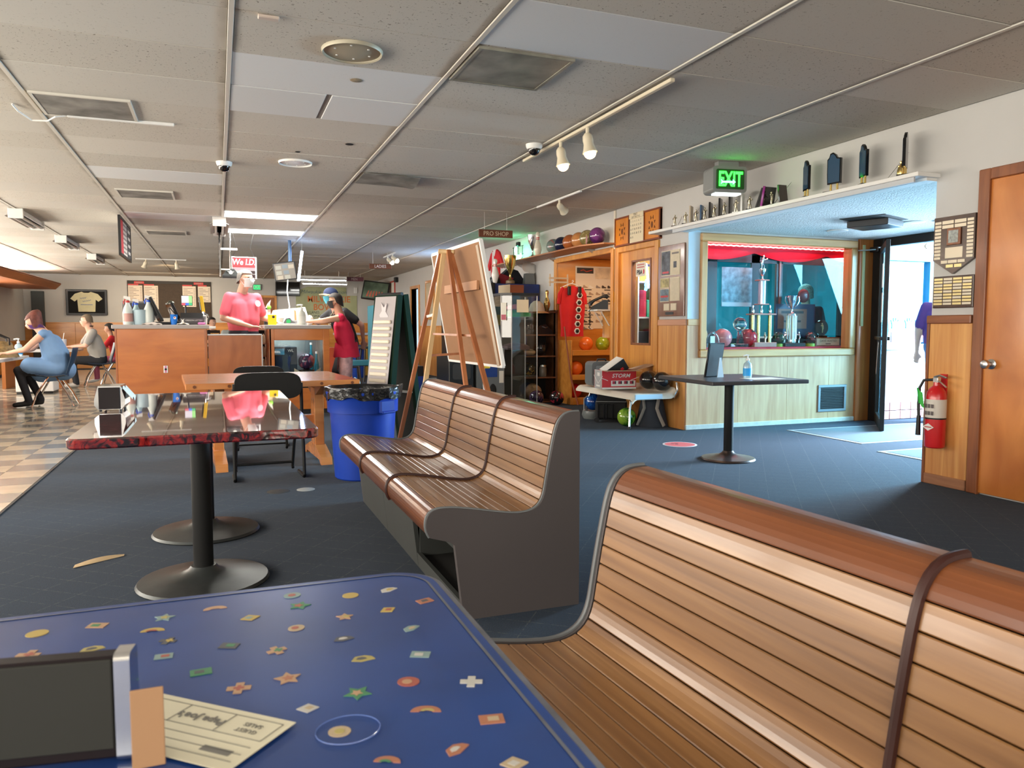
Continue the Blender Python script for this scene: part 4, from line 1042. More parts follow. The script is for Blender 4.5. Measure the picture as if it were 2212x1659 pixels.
text_mesh('DAVE HUSTED', .04, M('ink_brown', (.16, .08, .05), .6), 'lettering', t, (0, -.0235, .065), RY, .0005)
G().box(-.04, .04, -.0235, -.0225, .024, .036).build('print_line', MATS['ink_brown'], t)
t = thing('round_award', 'round dark glass award etched with a green figure', 'award', (6.97, 7.405, CZ+.001))
g = G(); g.X = Matrix.Translation((0, 0, .225)) @ Matrix.Rotation(PI/2, 4, 'X'); g.cyl((0, 0, -.012), (0, 0, .012), .095, n=32); g.build('disc', M('glass_dark', (.02, .03, .03), .05, coat=.6), t)
put_mesh(figure_mesh(.12, M('etch_green', (.30, .42, .20), .5)), 'etching', t, (.0, -.018, .165), .2)
G().box(-.07, .07, -.03, .03, 0, .13, c=.004).build('base', blackg, t)
# posters hung in the case
t = thing('case_poster', 'grey team photograph poster hanging at the back of the display case', 'poster', (5.71, 7.455, 1.62));
G().box(-.20, .23, -.008, 0, -.24, .22).build('sheet', M('poster_teal', (.14, .30, .36), .6, noise=.5, nscale=14), t)
G().box(-.195, .225, -.0095, -.008, -.235, -.19).build('caption', M('poster_cap', (.40, .52, .55), .6), t)
t = thing('ball_poster', 'dark blue-grey notice board with a brown card behind the silver cup', 'notice', (6.60, 7.455, 1.22))
G().box(-.30, .30, -.008, 0, -.20, .20).build('backing', M('navy_board', (.012, .03, .08), .5), t)
G().box(-.27, .17, -.012, -.008, -.10, .14).build('card', M('card_brown', (.22, .12, .08), .6), t)
for k, (w, h) in enumerate(((.34, .03), (.05, .02), (.26, .024), (.10, .016))): G().box(-.05-w/2, -.05+w/2, -.0128, -.012, .10-.055*k-h/2, .10-.055*k+h/2).build('print_line', M('card_ink', (.03, .02, .02), .6), t)
tag(G((6.68, 7.40, 1.42)).sph((6.68, 7.41, 1.52), .085, (1, .45, 1), 24, 14).build('hanging_ball', M('ball_maroon', (.10, .012, .012), .3)), 'maroon ball half hidden by the silver cup', 'ball')

# return-air grille low in the alcove wall
t = thing('wall_grille', 'grey louvred return-air grille low in the alcove wall', 'vent', (6.855, 7.085, .13))
g = G()
for a in ((-.215, .215, 0, .03), (-.215, .215, .29, .32), (-.215, -.18, .03, .29), (.18, .215, .03, .29)): g.box(a[0], a[1], -.014, 0, a[2], a[3], c=.003)
g.build('frame', M('grille_grey', (.22, .24, .26), .4, metal=.4), t); G().box(-.18, .18, -.003, 0, .03, .29).build('backing', darkin, t)
for k in range(13): G().prism([(-.004, .034+.02*k), (-.013, .028+.02*k), (-.012, .025+.02*k), (-.003, .031+.02*k)], 'x', -.18, .18).build('louvre', M('louvre_dark', (.05, .055, .06), .4), t)

# ================================================================ GLASS STREET DOOR, VESTIBULE, OUTSIDE
fr_d = M('bronze_frame', (.016, .014, .013), .35, metal=.4)
ent = struct(G().box(7.40, 7.50, 6.90, 7.06, 0, AZ, c=.006).build('door_2', fr_d))
G().box(7.40, 7.50, 4.03, 6.90, 2.09, AZ, c=.006).build('door_header', fr_d, ent)
G().box(7.37, 7.40, 6.88, 6.90, 0, 2.09, c=.003).build('door_jamb', M('jamb_alu', (.5, .6, .68), .3, metal=.6), ent)
G().box(7.40, 7.50, 4.95, 5.02, 0, 2.09, c=.006).build('door_post', fr_d, ent)
G().box(7.445, 7.455, 4.05, 4.95, .05, 2.09).build('side_pane', glassd, ent)
hx, hy = 7.37, 6.90; ex_, ey_ = 6.69, 6.18
leaf = thing('glass_door', 'open glass street door with dark bronze frame and push bar', 'door', (hx, hy, .012), math.atan2(ey_-hy, ex_-hx))
LW = math.hypot(ex_-hx, ey_-hy); LH = 2.06
for a in ((0, .055, 0, LH), (LW-.055, LW, 0, LH), (.055, LW-.055, 0, .115), (.055, LW-.055, LH-.07, LH)):
 G().box(a[0], a[1], -.022, .022, a[2], a[3], c=.004).build('stile', fr_d, leaf)
G().box(.05, LW-.05, -.003, .003, .11, LH-.06).build('pane', glassd, leaf)
G().box(.03, LW-.03, -.052, -.026, .98, 1.02, c=.005).build('push_bar', fr_d, leaf)
G().box(.03, LW-.03, .026, .052, .98, 1.02, c=.005).build('push_bar', fr_d, leaf)
G().grid(lambda u, v: (.50-.22*u-.03*math.sin(u*3)+.04*v*math.cos(u), -.032, .96-.36*u-.02*v), 10, 2, th=(0, -.004, 0)).build('pull_handle', M('handle_pink', (.62, .42, .34), .5), leaf)
G().box(.32, .42, -.006, -.003, 1.18, 1.52, c=.001).build('sticker', M('sticker_pink', (.62, .42, .36), .5), leaf)
G().box(.30, .40, -.006, -.003, 1.58, 1.85, c=.001).build('sticker', white, leaf)
t = thing('door_closer', 'steel door closer arm at the top of the glass door', 'door closer', (7.36, 6.99, 2.06))
G().box(-.06, .06, -.10, .03, -.03, .03, c=.008).build('body', fr_d, t)
G().tube([(0, -.1, .0), (-.16, .0, -.01), (-.20, .06, -.01)], .008, 8).build('arm', steel, t)
# open ceiling hatch and recessed cans in the alcove ceiling
t = thing('ceiling_hatch', 'dark open air vent hanging in the alcove ceiling', 'vent', (6.05, 5.75, AZ), .35)
G().box(-.30, .22, -.22, .22, -.006, .0).build('opening', darkin, t)
G().box(-.10, .26, -.16, .24, -.07, -.007, c=.004).build('vent_box', blackp, t)
for i, (x, y) in enumerate(((6.35, 6.55), (6.75, 5.55), (6.55, 5.75))):
 t = thing('recessed_can', ('recessed can light in the alcove ceiling near the display window', 'recessed can light in the alcove ceiling near the street door', 'loose white trim ring beside the alcove vent')[i], 'recessed light', (x, y, AZ))
 G().lathe([(.085, 0), (.105, 0), (.108, -.008), (.085, -.012)], n=28).build('ring', whitep, t); G().lathe([(0, -.003), (.086, -.003), (.086, 0)], n=28).build('well', darkin, t)
# rubber-edged floor mat
t = thing('door_mat', 'blue-grey entrance mat with a pale rubber border', 'mat', (6.75, 6.05, 0), -.02)
G().box(-.88, .90, -.42, .55, 0, .007, c=.002).build('pad', M('mat_blue', (.10, .13, .15), .9, bump=.4, bscale=160), t)
g = G()
for a in ((-.93, .95, -.47, -.42), (-.93, .95, .55, .60), (-.93, -.88, -.42, .55), (.90, .95, -.42, .55)): g.box(*a, 0, .005)
g.build('border', M('mat_border', (.30, .32, .32), .7), t)
t = thing('door_mat', 'second dark entrance mat beside the oak wall end', 'mat', (6.35, 4.75, 0), .0)
G().box(-.72, .90, -.40, .40, 0, .007, c=.002).build('pad', MATS['mat_blue'], t)
g = G()
for a in ((-.77, .95, -.45, -.40), (-.77, .95, .40, .45), (-.77, -.72, -.40, .40), (.90, .95, -.40, .40)): g.box(*a, 0, .005)
g.build('border', MATS['mat_border'], t)
# vestibule low wall with tile base, window
vw = M('vest_white', (.55, .56, .57), .6)
v = struct(G().box(7.52, 9.6, 7.02, 7.16, .22, .86).build('wall_vestibule', vw))
G().box(7.52, 9.6, 6.99, 7.16, .86, .93, c=.006).build('window_sill', vw, v)
for k in range(12):
 for q in range(2):
  G().box(7.52+.175*k+.003, 7.52+.175*(k+1)-.003, 7.0, 7.03, .005+.110*q, .108+.110*q, c=.004).build('base_tile', M('tile_pink', (.55, .30, .28), .35), v)
wf = M('win_blue', (.08, .32, .48), .5)
vw2 = struct(G().box(7.52, 9.6, 7.02, 7.12, 1.95, 2.05).build('window_2', wf))
for x in (7.55, 8.34, 9.5): G().box(x-.035, x+.035, 7.02, 7.12, .93, 1.95, c=.004).build('mullion', wf, vw2)
G().box(7.56, 9.46, 7.068, 7.072, .93, 1.95).build('pane', GLASS('vest_glass', (.9, .97, 1), .08), vw2)
vc = struct(G().box(7.5, 9.7, 3.5, 7.4, 2.40, 2.5).build('ceiling_vestibule', M('vest_ceiling', (.75, .74, .70), .7)))
G().box(7.52, 9.6, 7.02, 7.12, 2.05, 2.42).build('vest_header', M('vest_cream', (.70, .55, .36), .6), v)
# bone-shaped ornament on the header
t = thing('wall_anchor', 'small dark anchor-shaped ornament on the cream vestibule header', 'ornament', (8.28, 7.015, 2.14))
G().cyl((-.07, 0, 0), (.07, 0, 0), .006, n=8).build('shank', browns, t); G().tube([(-.045, 0, .03), (-.075, 0, .012), (-.075, 0, -.012), (-.045, 0, -.03)], .006, 6).build('fluke', browns, t)
G().sph((.08, 0, 0), .012, nu=10, nv=8).build('knob', browns, t)
# painted window decals: blue hands and pale red shapes
decb = M('decal_blue', (.04, .32, .55), .5); decr = M('decal_red', (.60, .18, .20), .5)
for k, x in enumerate((7.80, 8.03, 8.20)):
 pts = [(-.05, 0), (.05, 0), (.055, .08), (.08, .13), (.065, .135), (.04, .10), (.03, .16), (.015, .165), (.008, .11), (-.01, .17), (-.028, .165), (-.024, .10), (-.06, .14), (-.075, .13), (-.05, .07)]
 tag(G((x, 7.066, 1.12)).prism([(x+a*.9, 1.12+b*.8) for a, b in pts], 'y', 7.062, 7.068).build('window_decal', decb), ('painted blue hand decal by the door edge of the vestibule window', 'painted blue hand decal in the middle of the vestibule window', 'painted blue hand decal by the mullion of the vestibule window')[k], 'decal')
tag(G((8.0, 7.066, .95)).prism([(7.75, .95), (8.28, .95), (8.28, 1.05), (8.1, 1.09), (7.75, 1.08)], 'y', 7.062, 7.068).build('window_decal', decr), 'pale red painted band along the bottom of the vestibule window', 'decal')
# street outside
gr = struct(G().box(8.6, 30, -15, 40, -.15, -.02).build('ground_street', M('pavement', (.42, .43, .43), .9)))
car = thing('parked_car', 'red car parked outside the street window', 'car', (14.5, 13.5, -.02), .7)
G().prism([(-2.1, .35), (2.1, .35), (2.15, .75), (1.2, .9), (.6, 1.35), (-1.0, 1.38), (-1.7, .95), (-2.15, .85)], 'y', -.85, .85).build('body', redp, car)
G().prism([(-.95, .95), (1.0, .92), (.52, 1.28), (-.9, 1.30)], 'y', -.86, .86).build('windows', blackg, car)
for x in (-1.3, 1.3):
 for s in (-1, 1): G().cyl((x, s*.72, .32), (x, s*.88, .32), .32, n=18).build('wheel', blackp, car)
for i, (x, y, h) in enumerate(((17, 18.5, 4.5), (13.5, 20.5, 4.0), (20.5, 15, 5))):
 t = thing('street_tree', ('leafy tree beyond the parked car', 'leafy tree behind the vestibule window', 'tall leafy tree far outside the street window')[i], 'tree', (x, y, -.02))
 G().cyl((0, 0, 0), (0, 0, h*.5), .12, .08, 10).build('trunk', browns, t)
 rr = random.Random(i); g = G()
 for q in range(420):
  a, e, r = rr.uniform(0, 6.28), rr.uniform(-1, 1.3), rr.uniform(.5, 1)**.5*h*.28
  c = Vector((r*math.cos(a)*math.cos(e), r*math.sin(a)*math.cos(e), h*.68 + r*math.sin(e)))
  n = Vector((rr.uniform(-1, 1), rr.uniform(-1, 1), rr.uniform(-1, 1))).normalized(); u = n.orthogonal().normalized()*.16; w = n.cross(u)
  ii = [g.P(c+u), g.P(c+w*.6), g.P(c-u), g.P(c-w*.6)]; g.F(ii)
 g.build('foliage', M('leaf_green', (.06, .16, .05), .7), t)

# ================================================================ PRO SHOP DOOR, RECESS, SHOP ROOM
# shop room walls behind
sw = struct(G().box(XR+.12, 9.3, 10.62, 10.74, 0, ZC).build('wall_shop_back', teal_p))
struct(G().box(9.2, 9.3, 7.24, 10.62, 0, ZC).build('wall_shop_side', teal_p))
struct(G().box(XR+.12, 9.3, 7.24, 10.74, 2.56, 2.66).build('ceiling_shop', M('shop_ceiling', (.45, .46, .40), .8)))
struct(G().box(7.46, 9.3, 7.24, 7.30, 0, ZC).build('wall_shop_front', teal_p))
rw = struct(G().box(5.86, 5.92, 8.66, 10.62, 0, ZC).build('wall_recess_side', plyY))
struct(G().box(XR+.12, 5.86, 8.66, 8.74, 0, ZC).build('wall_recess_near', plyY))
rb = struct(G().box(XR+.001, 5.86, 10.492, 10.62, 0, RZ+.055).build('wall_recess_back', plyY))
struct(G().box(XR+.12, 5.86, 8.74, 10.50, RZ+.06, RZ+.12).build('ceiling_recess', WOOD('recess_top', srgb(150, 96, 50), srgb(178, 120, 70), 'y', 9, .5)))
area('shop_door_light', (5.3, 7.85, 2.5), (.35, 0, 0), .6, .3, 45, (1, .95, .88))
area('shop_light', (7.6, 9.2, 2.5), (0, 0, 0), 1.2, .5, 40, (.85, .97, 1.0))
area('recess_light', (5.35, 9.4, 2.16), (0, 0, 0), .5, .8, 9, (1.0, .80, .52))
# ---- door with tall window
pd = struct(G().box(XR+.01, XR+.05, DY0+.02, 7.86, .01, DZ-.02, c=.002).build('door_5', oakdoor))
for a in ((8.32, DY1-.02, .01, DZ-.02), (7.86, 8.32, .01, .92), (7.86, 8.32, 1.96, DZ-.02)): G().box(XR+.01, XR+.05, *a, c=.001).build('door_panel', oakdoor, pd)
for a in ((7.86, 7.885, .92, 1.96), (8.295, 8.32, .92, 1.96), (7.885, 8.295, .92, .945), (7.885, 8.295, 1.935, 1.96)): G().box(XR, XR+.055, *a, c=.003).build('window_bead', trimD, pd)
G().box(XR+.028, XR+.032, 7.88, 8.30, .94, 1.94).build('pane', GLASS('shopdoor_glass', (.9, .93, .95), .07), pd)
for a in ((DY0-.06, DY0+.02, 0, DZ+.05), (DY1-.02, DY1+.06, 0, DZ+.05), (DY0+.02, DY1-.02, DZ-.02, DZ+.05)): G().box(XR-.03, XR+.06, *a, c=.006).build('door_frame', oakdoor, pd)
# sticker on the door glass
t = thing('glass_sticker', 'white window sticker with PBA lettering and a red pin mark', 'sticker', (XR+.026, 8.13, 1.84))
G().box(-.002, 0, -.11, .11, -.085, .085).build('sheet', paperw, t)
text_mesh('PBA', .075, M('ink_black', (.02, .02, .03), .6), 'lettering', t, (-.003, .025, -.035), RX, .0005, bold=.002)
G().sph((-.003, -.075, -.03), .025, (.1, .8, 1.2), 10, 8).build('pin_mark', redp, t)
for k in range(2): G().box(-.003, -.002, -.085, .085, .02+.03*k, .035+.03*k).build('print_line', M('print_red2', (.6, .2, .2), .6), t)
# stuff visible inside the shop: shelving with coloured bags, blue neon
sh = thing('shop_shelf', 'white shop shelves with coloured boxes seen through the door window', 'shelf', (5.4, 8.52, 0)); o = Vector(sh.location)
for k in range(5): G(o).box(4.98, 5.82, 8.42, 8.64, .35+.45*k, .37+.45*k).build('board', white, sh)
for x in (4.96, 5.82): G(o).box(x, x+.02, 8.42, 8.64, 0, 2.2).build('side', white, sh)
cols_ = [(.5, .03, .06), (.05, .10, .45), (.6, .45, .08), (.05, .05, .06), (.35, .05, .3), (.7, .7, .68), (.05, .35, .2)]
rr = random.Random(5)
for k in range(4):
 x = 5.0
 while x < 5.66:
  w = rr.uniform(.10, .17); c = rr.randrange(7); h = rr.uniform(.18, .34)
  tag(G((x+w/2, 8.52, .372+.45*k)).box(x, x+w-.012, 8.44, 8.62, .371+.45*k, .371+.45*k+h, c=.006).build('goods_box', M('goods%d' % c, cols_[c], .5)), '%s box of goods on the %s shop shelf' % (('red', 'blue', 'yellow', 'black', 'purple', 'white', 'green')[c], ('lowest', 'second lowest', 'second highest', 'top')[k]), 'box', 'boxes of goods on the shop shelves')
  x += w
t = thing('neon_sign', 'small blue neon squiggle glowing inside the shop', 'neon sign', (5.05, 8.30, 1.66))
G().tube([(.0, .12*math.cos(k*.7)*.8-.0, .07*math.sin(k*1.3)) for k in range(12)], .012, 8).build('tube', EM('neon_blue', (.1, .4, 1.0), 8), t)
G().cyl((0, 0, .05), (0, 0, .92), .002, n=5).build('wire', steel, t)
t = thing('shop_counter', 'pale shop counter in the corner of the teal room', 'counter', (8.7, 9.9, 0));
G().box(-.25, .4, -.35, .55, 0, .95, c=.01).build('body', M('counter_cream', (.62, .58, .45), .5), t); G().box(-.28, .43, -.38, .58, .95, .99, c=.006).build('top', white, t)
t = thing('draped_coat', 'dark coat draped on a stand inside the shop door', 'coat', (5.16, 8.32, 0))
G().lathe([(0, .02), (.10, .02), (.10, .5), (.09, 1.0), (.08, 1.35), (.05, 1.42), (0, 1.43)], n=18, sx=.8).build('cloth', M('coat_dark', (.035, .03, .03), .9, noise=.3), t)
# ---- carved wooden calendar above the door
t = thing('wall_calendar', 'wooden perpetual calendar with carved side panels above the shop door', 'calendar', (XR, 8.16, 2.35)); o = Vector(t.location)
calw = WOOD('cal_honey', srgb(196, 112, 24), srgb(220, 142, 44), 'z', 9, .35, .3); calr = M('cal_frame', srgb(126, 62, 30), .4)
for a, b in ((7.62, 7.97), (8.32, 8.68)):
 G(o).box(XR-.03, XR-.001, a, b, 2.17, 2.50, c=.004).build('side_panel', calw, t)
 g = G(o)
 for q in ((a, b, 2.155, 2.175), (a, b, 2.495, 2.515), (a-.0, a+.014, 2.175, 2.495), (b-.014, b, 2.175, 2.495)): g.box(XR-.04, XR-.001, *q)
 g.build('panel_frame', calr, t)
 cy, cz = (a+b)/2, 2.335
 G(o).sph((XR-.031, cy, cz), .03, (.12, .8, 1.3), 12, 8).build('carving', M('carve_dark', srgb(110, 58, 16), .6), t)
 for k in range(8):
  an = 2*PI*k/8 + .39
  G(o).prism([(cy+.055*math.cos(an-.25), cz+.075*math.sin(an-.25)), (cy+.055*math.cos(an+.25), cz+.075*math.sin(an+.25)), (cy+.085*math.cos(an), cz+.115*math.sin(an))], 'x', XR-.033, XR-.03).build('carving', MATS['carve_dark'], t)
G(o).box(XR-.034, XR-.001, 7.985, 8.305, 2.165, 2.46, c=.003).build('date_board', M('cal_cream', (.78, .68, .48), .6), t)
G(o).box(XR-.040, XR-.001, 7.985, 8.315, 2.46, 2.525, c=.003).build('month_board', MATS['cal_cream'], t)
G(o).box(XR-.045, XR-.001, 7.97, 8.32, 2.15, 2.168, c=.003).build('ledge', calr, t)
ink = M('cal_ink', (.04, .03, .03), .6)
text_mesh('MAY', .045, ink, 'lettering', t, (-.0405, 0.0, 2.505-o.z), RX, .0004)
text_mesh('S M T W T F S', .034, ink, 'lettering', t, (-.0405, -.005, 2.473-o.z), RX, .0004, sx=.95)
for r, row in enumerate((' 2 3 4 5 6 7', '8 9 10 11 12 13 14'.replace('8 9', '9'), '16 17 18 19 20 21', '23 24 25 26 27 28', '30 31')):
 nums = {0: '2 3 4 5 6 7', 1: '9 10 11 12 13 14', 2: '16 17 18 19 20 21', 3: '23 24 25 26 27 28', 4: '30 31'}[r].split()
 for c, nn in enumerate(nums):
  text_mesh(nn, .034, ink, 'date', t, (-.0345, .115-.046*c, .075-.048*r), RX, .0004, sx=.72)
# white conduit strip between door and recess
tag(G((XR-.01, 8.72, 2.3)).box(XR-.02, XR-.001, 8.70, 8.745, 2.14, ZC-.002, c=.003).build('conduit_strip', M('strip_cream', (.72, .66, .54), .5)), 'cream vertical trim strip above the recess corner', 'trim')
tag(G((XR-.01, 8.70, 1.5)).box(XR-.004, XR-.0005, 8.672, 8.725, 1.46, 1.60).build('sticky_note', M('note_yellow', (.80, .58, .02), .7)), 'yellow sticky note on the jamb beside the phone', 'note')
# ---- framed clippings plaque on the pillar
t = thing('clippings_plaque', 'brown laminated plaque with mounted magazine clippings beside the display window', 'plaque', (XR, 7.39, 1.66)); o = Vector(t.location)
G(o).box(XR-.022, XR-.001, 7.13, 7.66, 1.26, 2.06, c=.004).build('board', WOOD('plaque_brown', srgb(112, 72, 56), srgb(134, 90, 70), 'z', 20, .18, .8), t)
clipd = M('clip_dark', (.06, .07, .09), .4, noise=.8, nscale=18); clipl = M('clip_pale', (.66, .58, .42), .5, noise=.06, nscale=30); clipb = M('clip_blue', (.13, .19, .24), .4, noise=.7, nscale=20)
bord = M('clip_border', (.55, .48, .34), .4, metal=.4)
def clip(y0, y1, z0, z1, m, lines=0):
 q = G(o).box(XR-.0245, XR-.022, y0, y1, z0, z1).build('clipping_mat', bord, t)
 G(o).box(XR-.0265, XR-.0245, y0+.008, y1-.008, z0+.008, z1-.008).build('clipping', m, q)
clip(7.40, 7.59, 1.72, 2.00, clipd); clip(7.21, 7.40, 1.72, 2.00, clipl)
clip(7.42, 7.61, 1.58, 1.695, M('clip_gold', (.42, .36, .16), .5, noise=.6, nscale=22)); clip(7.21, 7.405, 1.43, 1.695, clipl); clip(7.42, 7.61, 1.425, 1.575, clipb)
clip(7.41, 7.53, 1.325, 1.405, paperc); clip(7.27, 7.39, 1.325, 1.405, paperc)
G(o).box(XR-.026, XR-.022, 7.33, 7.49, 1.278, 1.31).build('name_plate', blackp, t)
for a, b, z in ((7.43, 7.56, 1.745), (7.44, 7.59, 1.475)): G(o).box(XR-.028, XR-.0265, a, b, z, z+.022).build('headline', redp, t)
G(o).box(XR-.028, XR-.0265, 7.235, 7.37, 1.952, 1.972).build('headline', M('head_grey', (.2, .18, .17), .6), t)
G(o).box(XR-.028, XR-.0265, 7.275, 7.335, 1.80, 1.87).build('tiny_photo', clipd, t)
# ================================================================ RECESS: poster, ball shelves, phone, shirt
# opening trim
for a in ((RY0-.03, RY0+.03, 0, RZ+.04), (RY1-.0, RY1+.07, 0, RZ+.04), (RY0+.03, RY1, RZ-.02, RZ+.05)): G().box(XR-.035, XR+.0, *a, c=.006).build('trim_opening', oakdoor, wall_right)
t = thing('shoe_poster', 'white catalogue poster of bowling shoes on the recess wall', 'poster', (5.42, 10.5, 1.60)); o = Vector(t.location)
G(o).box(5.09, 5.74, 10.480, 10.491, 1.12, 2.07, c=.002).build('sheet', M('poster_cream', (.74, .68, .56), .35, coat=.3), t)
G(o).box(5.11, 5.39, 10.478, 10.480, 1.96, 2.045).build('title_block', M('title_black', (.03, .03, .03), .5), t)
g = G(o); g.tube([(5.17+.05*k, 10.4775, 2.0+.016*math.sin(k*2.1)) for k in range(5)], .006, 6); g.build('title_script', M('title_red', (.6, .06, .03), .5), t)
G(o).box(5.42, 5.72, 10.478, 10.480, 1.88, 2.05).build('photo_block', M('photo_warm', (.62, .52, .36), .5, noise=.3, nscale=8), t)
shm = [M('shoe_dark', (.06, .05, .05), .5), M('shoe_tan', (.40, .30, .22), .5), M('shoe_white', (.80, .78, .72), .5), M('shoe_grey', (.25, .23, .22), .5)]
rr = random.Random(3)
shoe = [(0, 0), (.075, 0), (.08, .008), (.07, .018), (.045, .024), (.028, .04), (.008, .044), (0, .03)]
for r in range(7):
 z = 1.80 - .105*r
 for c in range(6):
  if r == 6 and c > 2: continue
  x = 5.115 + .10*c + (.02 if c > 2 else 0)
  G(o).prism([(x+a, z+b-.06) for a, b in shoe], 'y', 10.477, 10.480).build('shoe_print', shm[rr.randrange(4)], t)
 if r: G(o).box(5.24, 5.36, 10.478, 10.480, z+.012, z+.026).build('print_bar', MATS['title_black'], t); G(o).box(5.58, 5.70, 10.478, 10.480, z+.012, z+.026).build('print_bar', MATS['title_black'], t)
# ball shelves
rk = thing('ball_rack', 'amber wooden ball rack with three shelves in the recess', 'ball rack', (5.32, 10.30, 0)); o = Vector(rk.location)
for z in (.76, .40, .06):
 G(o).box(4.84, 5.85, 10.08, 10.49, z, z+.025).build('shelf_board', plyY, rk)
 G(o).box(4.84, 5.85, 10.05, 10.08, z-.035 if z > .1 else 0, z+.045, c=.004).build('shelf_lip', plyY, rk)
for x in (4.815, 5.835): G(o).box(x, x+.025, 10.06, 10.49, 0, .95, c=.003).build('side', plyY, rk)
orange = M('ball_orange', (.85, .16, .02), .16, noise=.08, nscale=9, coat=.4)
for x, m, lab in ((5.14, orange, 'orange bowling ball on the top rack shelf nearest the red jersey'), (5.42, ball_mat('ball_lime', (.28, .36, .01), (.42, .50, .03), 9), 'lime green bowling ball on the top rack shelf'), (5.70, orange, 'orange bowling ball on the top rack shelf nearest the phone')):
 ball('bowling_ball', lab, x, 10.22, .786, m, holes=False)
for x, lab in ((4.97, 'orange bowling ball on the middle rack shelf behind the leaning stick'), (5.24, 'orange bowling ball in the middle of the middle rack shelf'), (5.62, 'orange bowling ball on the middle rack shelf behind the grey case')):
 ball('bowling_ball', lab, x, 10.22, .426, orange, holes=False)
ball('bowling_ball', 'bright red bowling ball on the bottom rack shelf', 4.96, 10.22, .086, M('ball_red2', (.60, .012, .02), .12, coat=.6), holes=False)
ball('bowling_ball', 'dark green bowling ball on the bottom rack shelf', 5.30, 10.22, .086, ball_mat('ball_green2', (.01, .10, .04), (.02, .16, .06)), holes=False)
# phone shelf and phone on the recess jamb
t = thing('phone_shelf', 'small wooden shelf with bracket carrying the black desk phone', 'shelf', (XR+.03, 8.95, 1.36)); o = Vector(t.location)
G().box(-.24, .06, -.14, .14, -.010, .010, c=.003).build('board', white, t)
for y in (-.09, .09): G().tube([(-.034, y, -.20), (-.16, y, -.012)], .008, 6).build('bracket', white, t)
G().box(-.034, -.03, -.10, .10, -.36, -.010).build('back_board', oakdoor, t)
t = thing('desk_phone', 'black corded desk telephone on the small shelf', 'telephone', (4.70, 8.95, 1.3715), -.5)
G().prism([(-.11, 0), (.11, 0), (.11, .12), (.06, .125), (-.11, .035)], 'y', -.10, .10).build('body', blackp, t)
g = G(); g.X = Matrix.Translation((.0, -.06, .10)) @ Matrix.Rotation(-.42, 4, 'Y')
g.tube([(-.13, 0, .0), (-.12, 0, .03), (-.06, 0, .045), (.06, 0, .045), (.11, 0, .03), (.12, 0, .0)], [.026, .03, .018, .018, .03, .026], 10).build('handset', blackp, t)
g = G(); g.X = Matrix.Translation((.0, .04, .10)) @ Matrix.Rotation(-.40, 4, 'Y'); g.box(-.0, .08, -.04, .04, -.012, .0).build('screen', M('lcd', (.10, .14, .16), .2), t)
G().tube([(-.10, -.07, .02)] + [(-.13+.012*math.cos(k*1.8), -.08+.012*math.sin(k*1.8), .0-.012*k) for k in range(22)], .006, 6).build('cord', blackp, t)
# hanging jersey on a wire rack
hk = thing('coat_rack', 'small cream wire rack at the recess corner', 'rack', (4.80, 10.38, 1.84))
for z in (-.03, .03): G().box(-.20, .12, -.008, .008, z-.012, z+.012).build('bar', M('rack_cream', (.55, .45, .32), .5), hk)
for x in (-.19, .10): G().box(x, x+.015, -.01, .01, -.09, .09).build('upright', MATS['rack_cream'], hk)
t = thing('hanging_jersey', 'red bowling jersey with white and black medallions on a hanger', 'jersey', (4.90, 10.22, 1.70))
G().tube([(0, .0, .12), (.018, 0, .135), (.03, 0, .12), (.01, 0, .10), (0, 0, .08)], .005, 6).build('hanger_hook', whitep, t)
G().tube([(-.18, 0, .02), (-.05, 0, .075), (0, 0, .085), (.05, 0, .075), (.18, 0, .02)], .008, 6).build('hanger', whitep, t)
jer = M('jersey_red', (.62, .015, .02), .8, noise=.08, nscale=6)
def jz(u, v):
 w = .17 + .02*v + .02*math.sin(v*5); x = (-1+2*u)*w
 return (x*(1 if v > .05 else .8), -.03 - .018*math.cos(u*PI*5+v*2)*v - .02, .055 - .75*v - .05*abs(-1+2*u)*(1-v))
G().grid(jz, 24, 16, th=(0, .06, 0)).build('body', jer, t)
for s in (-1, 1): G().tube([(s*.15, -.02, .02), (s*.20, -.02, -.08), (s*.215, -.02, -.22)], [.04, .06, .055], 10, flat=.45).build('sleeve', jer, t)
for k in range(6):
 z = -.09 - .105*k
 G().lathe([(0, -.004), (.048, -.004), (.05, 0), (.048, .004), (0, .004)], n=6).build('medallion', white, t).matrix_local = Matrix.Translation((.09-.008*k, -.085, z)) @ Matrix.Rotation(PI/2, 4, 'X')
 G().sph((.09-.008*k, -.095, z), .030, (1, .5, 1), 12, 8).build('medallion_boss', blackp, t)
for x in (-.10, .07): G().box(x, x+.05, -.09, -.06, -.09, .04, c=.006).build('strap', blackp, t)
# leaning stick
tag(G((4.83, 10.0, 0)).tube([(4.87, 9.92, .012), (4.80, 10.02, .40), (4.74, 10.13, 1.15)], [.014, .013, .010], 10).build('walking_stick', WOOD('stick', srgb(120, 56, 34), srgb(156, 84, 52), 'z', 10, .4)), 'reddish wooden stick leaning against the ball rack', 'stick')
